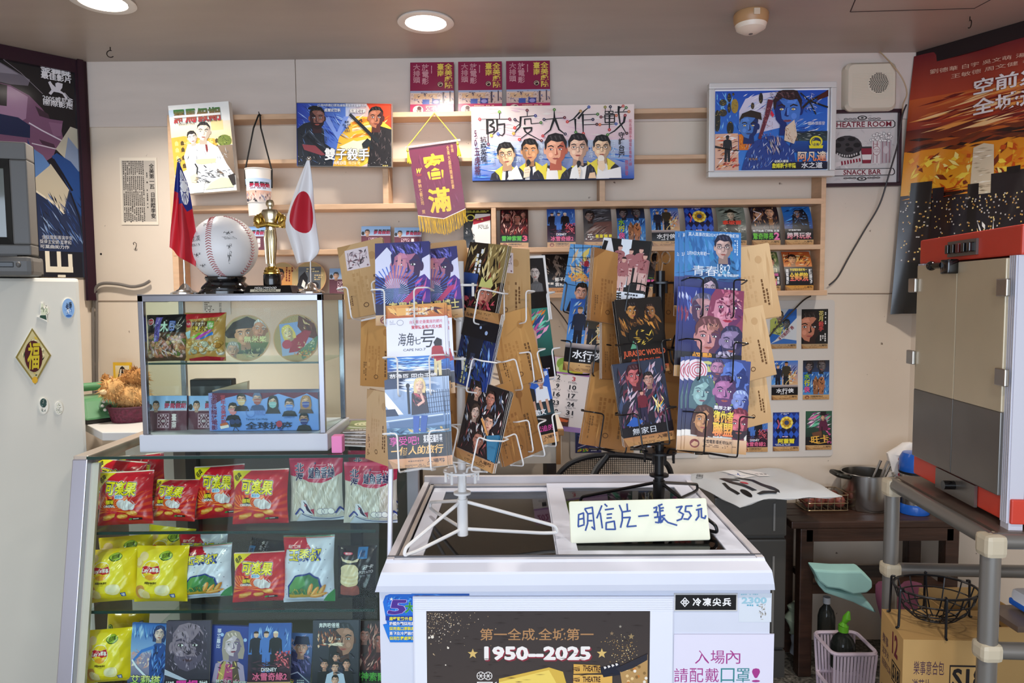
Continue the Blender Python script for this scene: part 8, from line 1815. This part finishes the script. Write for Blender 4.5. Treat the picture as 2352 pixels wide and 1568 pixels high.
MB().tube([at(1395,1045,2.0),at(1372,1075,1.99),at(1352,1112,1.97)],.011,8).build('back_spine',BK,t,smooth=True);MB().tube([at(1275,1104,2.0),at(1400,1096,1.97),at(1543,1106,2.0)],.006,6).build('lower_rail',BK,t,smooth=True)
q=MB();
for i in range(60):
    x=1276+i*4.5;f=(x-1408)/137;yt=1045+60*abs(f)**3.2;q.tube([at(x,yt,2.005),at(x,1108,2.005)],.0009,4)
for j in range(15):q.tube([at(1408-137*min(1,((j*4.2+1)/62)**.32),1046+j*4.2,2.006),at(1408+137*min(1,((j*4.2+1)/62)**.32),1048+j*4.2,2.006)],.0009,4)
q.build('mesh_back',BK,t)
z=pts[0].z;MB().box((.34,2.02,.44),(.33,.24,.06),bev=.02).build('seat',BK,t);MB().tube([(.34,2.02,.05),(.34,2.02,.42)],.025,10).build('gas_post',BK,t);MB().tube([(.34,2.1,.45),(.34,2.1,.6),(.3,2.01,z+.02)],.014,8).build('back_bracket',BK,t)
q=MB()
for k in range(5):q.tube([(.34,2.02,.07),(.34+.15*math.cos(k*1.2566),2.02+.15*math.sin(k*1.2566),.03)],.016,8)
q.build('star_base',BK,t)
m,w,h=quadframe4(lambda x,y:onw(x,y,.03),(1224,814),(1392,832),(1386,1002),(1212,978))
t=thing('wall_calendar','white and purple wall calendar page hanging behind the racks','calendar',m);MB().box((0,0,-.002),(w,h,.003)).loc('pages',mat('paper_white','e8e6e4'),t)
A=Art(w,h,(0,0,168,172),3,'e8e2e4');A.rect(0,0,168,34,'d8b8d8');A.rect(50,2,110,34,'dfe8c8');[A.ell(x,y,15,14,c) for x,y,c in ((66,14,'8ab04c'),(84,20,'b8c83c'),(100,22,'c8b838'),(72,26,'a8c860'))];A.text('2026',6,8,40,22,'9a3a6c',.03);A.rect(0,34,168,38,'9c6ab0');A.rect(0,160,168,172,'a98ac8')
for r,row in enumerate(((1,2,3),(8,9,10),(15,16,17),(22,23,24),(29,30,31))):
    for c,d in enumerate(row):A.text(str(d),22+34*c-(4 if d>9 else 0),42+20*r,29+34*c+(4 if d>9 else 0),52+20*r,'c83a4c' if c==2 and r==0 else '24222a',.03);A.micro(14+34*c,54+20*r,40+34*c,59+20*r,2,'8a868c')
A.rect(46,140,94,160,'5a3a30');A.poly([(46,146),(70,140),(94,146),(90,150),(50,150)],'d86a3c');A.put('print',PAPER,t)
# ================================================================ drawers, mail bag, wooden table and what stands there
DG=mat('drawer_grey','4c4a46',.4,var=.05);YD=2.2;a,b_=at(1640,1300,YD).x,at(1803,1300,YD).x;zt=at(1720,1133,YD).z;zm=at(1720,1232,YD).z
t=thing('drawer_unit','dark grey plastic drawer unit right of the freezer, under the mail bag','drawers',((a+b_)/2,YD+.1,0))
MB().box(((a+b_)/2,YD+.115,zt/2+.02),(b_-a,.21,zt-.045)).build('cabinet',DG,t)
for z0,z1 in ((.10,zm-.008),(zm+.002,zt-.012)):o=MB().box(((a+b_)/2,YD+.005,(z0+z1)/2),(b_-a+.004,.02,z1-z0),bev=.006).build('drawer',DG,t);MB().box((b_-.04,YD-.0065,(z0+z1)/2),(.006,.004,(z1-z0)*.7)).build('groove',mat('groove_grey','8a8884',.4),o)
MB().box(((a+b_)/2,YD+.11,.045),(b_-a+.008,.22,.09)).build('base',DG,t)
zb=zt+.004;c4=[onz(x,y,zb+.03) for x,y in ((1560,1082),(1800,1066),(1936,1128),(1700,1136))]
t=thing('mail_bag','grey plastic mailing bag with black letters lying on the drawers','mailing bag',(.75,2.25,zb));R=random.Random(3)
def mb(u,v,top):
    p=(c4[0]*(1-u)+c4[1]*u)*(1-v)+(c4[3]*(1-u)+c4[2]*u)*v;e=(1-abs(2*u-1)**4)*(1-abs(2*v-1)**4);sag=.022*max(0,.2-u)*5*v
    return V((p.x,min(p.y,2.43),zb+.012-sag+(.02*e**.35+.003*math.sin(u*17+v*6)*math.sin(v*11) if top else 0)))
n=18;F4=[(j*(n+1)+i,j*(n+1)+i+1,(j+1)*(n+1)+i+1,(j+1)*(n+1)+i) for j in range(n) for i in range(n)];q=MB()
for tp in (1,0):q.add([mb(i/n,j/n,tp) for j in range(n+1) for i in range(n+1)],F4)
q.build('bag',mat('mailer_grey','c3c7ca',.3),t,smooth=True)
A=Art(1,1,(0,0,100,100),2,step=2e-5)
D_='121214';A.poly([(21,40),(44,42),(43,52),(29,50),(35,90),(28,90)],D_);A.poly([(44,37),(50,40),(60,55),(65,80),(65,92),(61,98),(55,88),(56,80),(54,58)],D_);A.ell(38,64,4,6,'c83040');A.line([(17,54),(13,68),(11,86)],4,D_);A.ell(19,90,4,9,D_);A.poly([(28,97),(40,93),(60,95),(54,100),(30,100)],D_)
A.text('112 88830',2,14,18,22,'3a3a3c',0,rot=-50);A.poly([(45,10),(64,10),(72,44),(53,44)],'f0f0f0');A.line([(44,26),(56,30),(60,24),(56,34),(62,36)],1,'2c4a9c');A.poly([(69,10),(88,8),(96,40),(76,44)],'f0eeee');A.micro(78,32,92,38,1,'4a4a4c')
def wm(x,y):return tuple(WM[t.name].inverted() @ (mb(.02+.66*(x+.5),.5-y*.92,1)))
A.put('print',STICK,t,warp=wm,grid=(14,14),z0=.0015)
WD=mat('old_dark_wood','3a2419',.45,var=.35,scale=7,bump=.15,stretch=(1,8,8));YT=2.2;tz=at(1850,1198,YT).z;x0,x1=at(1838,1300,YT).x,1.44
t=thing('wooden_table','worn dark wooden table at the back right, carrying the steel pot','table',((x0+x1)/2,2.3,0))
q=MB()
for k in range(3):q.box(((x0+x1)/2-.01,YT+.035+k*.07,tz-.012),(x1-x0+.04,.068,.024),bev=.004)
q.build('tabletop',WD,t);MB().box(((x0+x1)/2,YT+.012,tz-.045),(x1-x0-.04,.02,.042)).build('apron',WD,t)
for x,y in ((x0+.022,YT+.022),(x1-.022,YT+.022),(x0+.022,YT+.18),(x1-.05,YT+.18)):MB().box((x,y,(tz-.024)/2),(.044,.04,tz-.024),bev=.004).build('leg',WD,t)
zl=at(1950,1345,YT).z;MB().box(((x0+x1)/2,YT+.1,zl-.012),(x1-x0-.09,.15,.02)).build('lower_shelf',WD,t);MB().box(((x0+x1)/2,YT+.012,zl-.012),(x1-x0-.08,.018,.03)).build('stretcher',WD,t)
SS=mat('stainless','b4b2ae',.25,1.0);pc=onz(1990,1163,tz);r=57*pc.y/F;hh=at(1990,1100,pc.y-r*.5).z-tz+.012
t=thing('steel_pot','stainless steel pot with spoons on the wooden table','pot',(pc.x,pc.y,tz+.001));MB().lathe([(0,0),(r*.92,0),(r*.96,.01),(r*.97,hh),(r*1.03,hh+.002),(r*1.02,hh+.004),(r*.95,hh),(r*.93,.006),(0,.006)],36).loc('body',SS,t,smooth=True)
MB().tube(rounded([(-r*.9,-.03,hh-.01),(-r*1.35,-.03,hh-.002),(-r*1.35,.03,hh-.002),(-r*.9,.03,hh-.01)],.015),.008,8).loc('handle',mat('phone_black','15160f'),t,smooth=True)
for x,y,rz in ((.01,.0,30),(.03,-.02,12),(.04,.01,25)):tagm(MB().tube([(pc.x+x-.02,pc.y+y,tz+.02),(pc.x+x+.03,pc.y+y-.01,tz+hh+.02+rz*.0008)],.0045,6),'spoon',SS,'metal spoon handle leaning inside the steel pot','spoon','spoons in the steel pot')
bc=onz(1903,1176,tz);bw,bd,bh=100*bc.y/F,.1,.055;t=thing('wire_basket','small wire basket of brown eggs on the wooden table','basket',(bc.x,bc.y+.055,tz+.001));q=MB()
for z in (.003,bh*.5,bh):q.tube([(p[0],p[1],z) for p in rrect(-bw/2,-bd/2,bw/2,bd/2,.012)],.0018,5,closed=True)
for k in range(7):x=-bw/2+.006+(bw-.012)*k/6;q.tube([(x,-bd/2,bh),(x,-bd/2,.003),(x,bd/2,.003),(x,bd/2,bh)],.0013,5)
q.loc('basket',mat('wire_brass','9c8a6c',.3,.9),t)
for i in range(8):tagm(MB().ball((bc.x-bw*.36+bw*.24*(i % 4),bc.y+.035+.042*(i//4),tz+.027+.004*(i % 3)),(.019,.019,.022)),'egg',mat('egg_brown','8a4a3c',.4),'brown egg lying in the small wire basket','egg','eggs in the wire basket',smooth=True)
p=onz(2098,1176,tz);s=p.y/F;BL_=mat('thermos_blue','1f5fc0',.2);t=thing('thermos','steel vacuum flask with bright blue cap and base on the wooden table','flask',(p.x,p.y,tz+.001));hT=142*s;R1=33*s
MB().lathe([(0,.03),(R1*.92,.03),(R1*.92,hT*.62),(R1*.8,hT*.68),(0,hT*.68)],28).loc('body',SS,t,smooth=True);MB().lathe([(0,0),(R1,0),(R1*1.02,.02),(R1*.93,.032),(0,.032)],28).loc('base',BL_,t,smooth=True);MB().lathe([(R1*.98,hT*.66),(R1,hT*.7),(R1,hT*.90),(R1*.8,hT*.99),(0,hT)],28).loc('cap',BL_,t,smooth=True);MB().lathe([(R1*1.01,hT*.655),(R1*1.02,hT*.69),(R1*.9,hT*.7)],28).loc('collar',BK,t,smooth=True)
p=at(2085,1060,2.36);q=MB();q.ball((p.x-.01,p.y,p.z-.03),(.06,.035,.1),None,14,10)
for v in q.bm.verts:v.co.x+=.012*math.sin(v.co.z*70);v.co.y+=.008*math.sin(v.co.z*90+v.co.x*60)
t=thing('plastic_bag','white plastic bag with red lettering behind the blue flask','plastic bag',(p.x,p.y,tz));q.build('bag',mat('bag_white','ece8e4',.4),t,smooth=True)
A=Art(.03,.09,(0,0,30,90),1);A.text('OIS',2,2,28,88,'c82038',.04,rot=0,vert=True);A.put('print',STICK,t,frame(WM[t.name].inverted() @ V((p.x-.04,p.y-.036,p.z-.01)),(1,-.3,0),(.2,0,1)))
p=onz(2166,1184,tz);tagm(MB().lathe([(0,0),(.02,0),(.02,.025),(0,.025)],20,Matrix.Translation((p.x,p.y,tz+.001))),'small_tin',SS,'small shiny metal tin on the wooden table behind the grey rack','tin',smooth=True)
# cloths, bottle, purple basket, sprayer under the table
def drape(name,pxs,y,material,label,cat,d=.05):
    n=10;q=MB();tl,tr_,br,bl=[at(*p,y) for p in pxs];q.add([((tl*(1-i/n)+tr_*i/n)*(1-j/n)+(bl*(1-i/n)+br*i/n)*j/n)+V((0,-d*math.sin(j/n*1.5)+.012*math.sin(i*1.1+j*.5),.006*math.sin(i*.9))) for j in range(n+1) for i in range(n+1)],[(j*11+i,j*11+i+1,j*11+i+12,j*11+i+11) for j in range(n) for i in range(n)])
    o=tagm(q,name,material,label,cat,smooth=True);s=o.modifiers.new('thickness','SOLIDIFY');s.thickness=.004
q=MB()
for pts,y,th in (([(1868,1308),(1920,1312),(1980,1312),(2004,1334),(2005,1350),(1992,1362),(1960,1366),(1930,1354),(1900,1350),(1882,1336)],2.14,.05),([(1875,1318),(1900,1352),(1940,1362),(1985,1372),(2016,1410),(2000,1404),(1960,1384),(1895,1362),(1880,1345)],2.16,.03)):
    a,n=[at(*p,y) for p in pts],len(pts);q.add(a+[p+V((0,th,.008)) for p in a],[list(range(n)),list(range(n,2*n))]+[(i,(i+1) % n,n+(i+1) % n,n+i) for i in range(n)])
tagm(q,'cleaning_cloth',mat('cloth_teal','a4d4cc',.9,var=.08),'folded mint green cloth lying over the lower rail of the wooden table','cloth',bevel=.006)
drape('purple_cloth',((2010,1342),(2110,1338),(2135,1420),(2002,1425)),2.17,mat('cloth_purple','6d3a50',.9),'dull purple cloth hanging from the lower shelf behind the black wire bowl','cloth')
def bottle(px,py,y,r,h,label,cap,body,caps):
    p=at(px,py,y);z=max(p.z,.002);t=thing('bottle',label,'bottle',(p.x,p.y,z));MB().lathe([(0,0),(r,0),(r,h*.55),(r*.8,h*.7),(r*.36,h*.82),(r*.36,h*.9),(0,h*.9)],22).loc('body',body,t,smooth=True);q=MB();q.lathe([(r*.42,h*.86),(r*.42,h),(0,h)],16)
    if caps:q.tube([(0,0,h),(.002,0,h*1.08),(.008,-.004,h*1.2),(.013,-.006,h*1.36)],r,10,rs=[r*.4,r*.2,r*.34,r*.1])
    q.loc('cap',cap,t,smooth=True);return t
bottle(1897,1470,2.28,.028,.15,'clear bottle with a white cap under the wooden table',mat('cap_white','e4e4e4',.4),glass_mat('bottle_clear','b8bcb8',.8,.05,.7,'565a58'),0)
p=at(1938,1568,2.08);c=V((p.x,p.y,.001));t=thing('plastic_basket','pale purple slotted plastic basket on the floor under the wooden table','basket',c);q=MB();bh=at(1938,1478,2.08).z;hw_=50*2.08/F
for k in range(13):
    for e in (-1,1):x=-hw_*.86+hw_*1.72*k/12;q.hexa([(x-.0035,e*.055,0),(x+.0035,e*.055,0),(x+.0035,e*.052,0),(x-.0035,e*.052,0),(x*1.12-.0035,e*.07,bh),(x*1.12+.0035,e*.07,bh),(x*1.12+.0035,e*.067,bh),(x*1.12-.0035,e*.067,bh)])
for z,f in ((0,.88),(bh*.28,.92),(bh*.98,1.03)):q.tube([(a_*f,b2*f,z+.005) for a_,b2 in rrect(-hw_,-.067,hw_,.067,.02)],.006,6,closed=True)
q.loc('basket',mat('basket_lilac','e2d0de',.4),t);MB().box((0,0,.006),(hw_*1.6,.09,.006)).loc('bottom',mat('basket_lilac','e2d0de'),t)
GR=mat('cap_green','6cbf2c',.35);t=bottle(1935,1530,2.08,.036,.13,'dark clear bottle with a bright green spout in the purple basket',GR,glass_mat('bottle_dark','9aa09c',.8,.05,.6,'3a403c'),1)
for x,y,c,lab in ((1828,1420,'b8c4a8','crumpled pale green packet under the table beside the drawers'),(1836,1480,'c4c8d0','crumpled white packet on the floor beside the drawers')):
    p=at(x,y,2.3);q=MB();q.ball((p.x,p.y,p.z),(.03,.03,.06),None,12,8)
    for v in q.bm.verts:v.co.x+=.008*math.sin(v.co.z*120);v.co.y+=.01*math.sin(v.co.z*150+v.co.x*80)
    tagm(q,'crumpled_packet',mat('packet_'+c,c,.35),lab,'packet',smooth=True)
# ================================================================ carton with black wire bowl
q4=[onz(x,y,.5) for x,y in ((2075,1468),(2290,1472),(2265,1402),(2025,1398))];t=thing('cardboard_box','brown cardboard carton with purple printing under the grey rack, black wire bowl on top','box',(q4[0].x,q4[0].y,0))
MB().hexa([V((p.x,p.y,.001)) for p in q4]+q4).build('carton',mat('cardboard','b9935a',.7,var=.06),t)
def side(a,b,box,draw):
    u=b-a;u.z=0;A=Art(u.length,.499,box,2);A.inc=1;draw(A);m=frame((a+b)/2-V((0,0,.25)),u,V((0,0,1)));A.put('print',PAPER,t,WM[t.name].inverted() @ m)
PU='4a3044'
def sf(A):
    A.text('樂事意合包',55,60,205,100,PU);A.text('洋芋片',48,112,140,150,PU);A.text('海苔壽司口味',44,165,220,208,PU);A.frame(232,70,420,145,5,'1c1618');A.text('S18',250,82,400,134,'1c1618',.05);A.frame(280,190,420,300,5,'1c1618');[A.rect(295+9*k,205,299+9*k,285,'1c1618') for k in range(13)]
def sl(A):
    A.text('12',120,20,170,80,'6a2430',.05);A.text('樂事',20,60,80,90,PU);A.text('洋芋片',20,100,90,126,PU);A.text('海苔壽司口味',20,136,110,160,PU);A.frame(120,100,200,160,4,'1c1618');A.text('S18',130,110,190,150,'1c1618',.05);A.frame(20,220,180,330,5,'1c1618');[A.rect(30+10*k,232,35+10*k,318,'1c1618') for k in range(14)]
side(q4[0],q4[1],(0,0,460,640),sf);side(q4[3],q4[0],(0,0,220,640),sl)
p=onz(2146,1432,.5);bc=V((p.x,p.y,.501));t=thing('wire_bowl','black wire bowl stand on the cardboard carton','bowl',bc);q=MB();R1=.088
for rr,z in ((R1,.085),(.08,.06),(.066,.035),(.046,.018),(.02,.012)):q.tube([(rr*math.cos(k*PI/14),rr*.8*math.sin(k*PI/14),z) for k in range(28)],.0028 if rr==R1 else .0016,6,closed=True)
for k in range(14):a_=k*PI/7;q.tube([(rr*math.cos(a_),rr*.8*math.sin(a_),z) for rr,z in ((R1,.085),(.08,.06),(.066,.035),(.046,.018),(.015,.012))],.0016,5)
q.loc('basket',WIREB,t)
for k in range(6):a_=k*PI/3+.3;c_,s_=math.cos(a_),.8*math.sin(a_);MB().tube(rounded([(R1*c_,R1*s_,.09),(R1*1.1*c_,R1*1.1*s_,.09),(R1*1.12*c_,R1*1.12*s_,.004),(R1*1.2*c_,R1*1.2*s_,.003)],.006),.0028,6).loc('leg',WIREB,t,smooth=True)
# ================================================================ grey rack
GM=mat('rack_grey','8d8a85',.32,.55);CRM=mat('rack_cream','cbbfa6',.45);RB,RF=V((.952,1.72,0)),V((.921,1.315,0));rd=(RF-RB).normalized();rx=V((-rd.y,rd.x,0));rx=rx if rx.x>0 else -rx;RZ=.795;RW=.44
t=thing('metal_rack','grey tubular shelf rack with cream corner joints under the red machine','rack',RF)
corners=[RB,RF,RB+rx*RW,RF+rx*RW]
for c in corners:
    MB().tube([V((c.x,c.y,.0)),V((c.x,c.y,RZ-.03))],.0175,14).build('post',GM,t,smooth=True)
    for z in (RZ-.03,.555):MB().box((c.x,c.y,z),(.041,.041,.045 if z>.6 else .036),bev=.01).build('joint',CRM,t)
for z in (RZ-.022,.555):
    for a_,b2 in (((0,1),(2,3),(0,2),(1,3)) if z>.6 else ((2,3),(0,2),(1,3))):MB().tube([corners[a_]+V((0,0,z)),corners[b2]+V((0,0,z))],.016,12).build('rail',GM,t,smooth=True)
def rslab(z,g=.012):p=[RB-rd*g+rx*g,RF+rd*g*0+rx*g,RF+rx*(RW-g),RB+rx*(RW-g)];return MB().hexa([v+V((0,0,z-.008)) for v in p]+[v+V((0,0,z)) for v in p])
rslab(RZ-.005).build('top_shelf',mat('rack_plate','7a6a60',.35,.5),t);MB().box((1.19,1.42,.568),(.34,.1,.012)).build('lower_shelf',mat('rack_plate','7a6a60'),t)
# things on the lower tier and floor at the right edge
p=at(2330,1490,1.45);t=thing('tissue_pack','white and blue plastic pack on the lower rack shelf at the right edge','pack',(p.x+.06,1.42,.575));MB().box((0,0,.022),(.13,.09,.042),bev=.014).loc('pack',mat('pack_white','e4e8f0',.3),t,smooth=True);MB().box((0,0,.012),(.132,.092,.014),bev=.004).loc('blue_band',mat('thermos_blue','1f5fc0'),t)
t=thing('cardboard_tray','open brown cardboard carton with dark contents at the right edge behind the rack','box',(1.27,1.86,.001));q=MB();q.box((0,0,.28),(.2,.2,.004));[q.box(b,d) for b,d in (((0,-.1,.19),(.2,.004,.38)),((0,.1,.2),(.2,.004,.4)),((-.1,0,.195),(.004,.2,.39)),((.1,0,.19),(.004,.2,.38)))];q.loc('tray',mat('cardboard','b9935a'),t);MB().ball((.0,0,.31),(.07,.07,.06)).loc('dark_contents',mat('packet_dark','3a3038',.4,var=.3),t,smooth=True)
p=at(2228,1600,1.5);t=thing('egg_pack','orange and white egg-shaped pack with a yellow crown label at the bottom right','pack',(p.x,p.y,p.z-.02));MB().ball((0,0,.055),(.022,.018,.047),None,24,16).loc('egg',mat('egg_orange','e8834a',.3),t,smooth=True);MB().ball((-.004,-.006,.03),(.0215,.0165,.03),None,20,12).loc('white_cup',mat('cap_white','e4e4e4'),t,smooth=True)
A=Art(.036,.02,(0,0,100,60));A.clip=False;A.poly([(0,60),(0,10),(22,30),(34,4),(50,26),(68,2),(80,28),(100,12),(96,60)],'d8b838');A.strokes(8,34,92,56,12,['4a4a1c','8a7a20'],16,6);A.put('crown_label',STICK,t,frame(V((-.004,-.024,.05)),(1,.0,0),(0,0,1)))
tagm(MB().box((p.x,p.y,(p.z-.022)/2),(.06,.06,p.z-.024)),'small_carton',mat('cardboard','b9935a'),'small carton standing under the orange egg-shaped pack','box')
# ================================================================ red machine with doors on the rack
PA,PB=V((.997,1.71,0)),V((.9592,1.317,0));pu=(PB-PA).normalized();pn=V((pu.y,-pu.x,0));pn=pn if pn.x<0 else -pn;ZB_=.803
m=frame(PA+V((0,0,ZB_)),pu,V((0,0,1)));MI=m.inverted()
def onp(px,py):return MI @ onplane(px,py,PA,WM_N)
WM_N=(m.to_3x3() @ V((0,0,1)))
PW=(PB-PA).length;PH=onp(2225,534).y;REDM=mat('machine_red','d2402c',.4,var=.07);STN=mat('machine_steel','7d7a76',.3,.7,var=.1,scale=5);CRD=mat('machine_cream','c6b89c',.3,.15,var=.08,scale=4);hz=onp(2225,596).y;D_=.36
t=thing('popcorn_machine','red and steel popcorn machine with two doors on the grey rack','popcorn machine',m)
MB().box((PW/2,PH-(PH-hz)/2,-D_/2),(PW,PH-hz,D_),bev=.004).loc('top_hood',REDM,t);yl=onp(2212,920).y;yr=onp(2212,1095).y
MB().box((PW/2,yr/2,-D_/2),(PW,yr,D_),bev=.003).loc('base',REDM,t);MB().box((PW/2,(yr+hz)/2,-D_/2-.01),(PW-.02,hz-yr,D_-.03)).loc('cabinet',STN,t)
for x in (.0,PW-.032):
    q=MB();q.box((x+.013,(yr+hz)/2 if x<.1 else hz/2-.01,-.012),(.026,hz-yr if x<.1 else hz+.02,.026))
    for k in range(4):q.box((x+.004+k*.006,hz/2 if x>.1 else (yr+hz)/2,.002),(.003,hz if x>.1 else hz-yr,.004))
    q.loc('corner_extrusion',ALUW,t)
xm=onp(2205,760).x
for xa,xb in ((.012,xm-.001),(xm+.001,onp(2318,760).x)):
    o=MB().box(((xa+xb)/2,(yl+hz)/2-.002,.004),(xb-xa,hz-yl-.004,.012),bev=.002).loc('door',CRD,t);MB().box(((xa+xb)/2,(yr+yl)/2,.004),(xb-xa,yl-yr,.013),bev=.002).loc('lower_plate',STN,o) if 0 else MB().box(((xa+xb)/2,(yr+yl)/2,.004),(xb-xa,yl-yr,.013),bev=.002).loc('lower_door_plate',STN,t)
for px,py in ((2111,655),(2106,820),(2322,660),(2318,866)):
    p=onp(px,py);h_=MB().box((p.x,p.y,.014),(.034,.034,.008),bev=.002).loc('hinge',SS,t)
p=onp(2203,612);q=MB();q.box((p.x,p.y,.02),(.034,.032,.024),bev=.004);q.tube([(p.x-.012,p.y+.004,.03),(p.x-.05,p.y+.004,.034)],.007,8);q.ball((p.x-.05,p.y+.004,.034),.011);q.loc('latch',GLB,t,smooth=True)
a_,b2=onp(2182,556),onp(2247,584);sp=MB().box(((a_.x+b2.x)/2,(a_.y+b2.y)/2,.002),(b2.x-a_.x,a_.y-b2.y,.006)).loc('switch_panel',STN,t)
for k in range(5):MB().box((a_.x+(b2.x-a_.x)*(.12+.19*k),(a_.y+b2.y)/2,.009),((b2.x-a_.x)*.11,(a_.y-b2.y)*.6,.012),bev=.002).build('switch',mat('switch_red','5a1414',.3) if k==2 else GLB,sp,m=m)
a_,b2=onp(2152,1088),onp(2250,1158);q=MB().box(((a_.x+b2.x)/2,yr*.45,.004),(.16,yr*.95,.006));q.loc('drawer_plate',STN,t);MB().tube([((a_.x+b2.x)/2,yr*.5,.006),((a_.x+b2.x)/2,yr*.5,.03)],.01,10).loc('knob',GLB,t,smooth=True)
for x in (.05,PW-.1):
    for z in (-.06,-D_+.06):MB().tube([(x,0,z),(x,RZ-ZB_-.004,z)],.012,10).loc('foot',GLB,t)
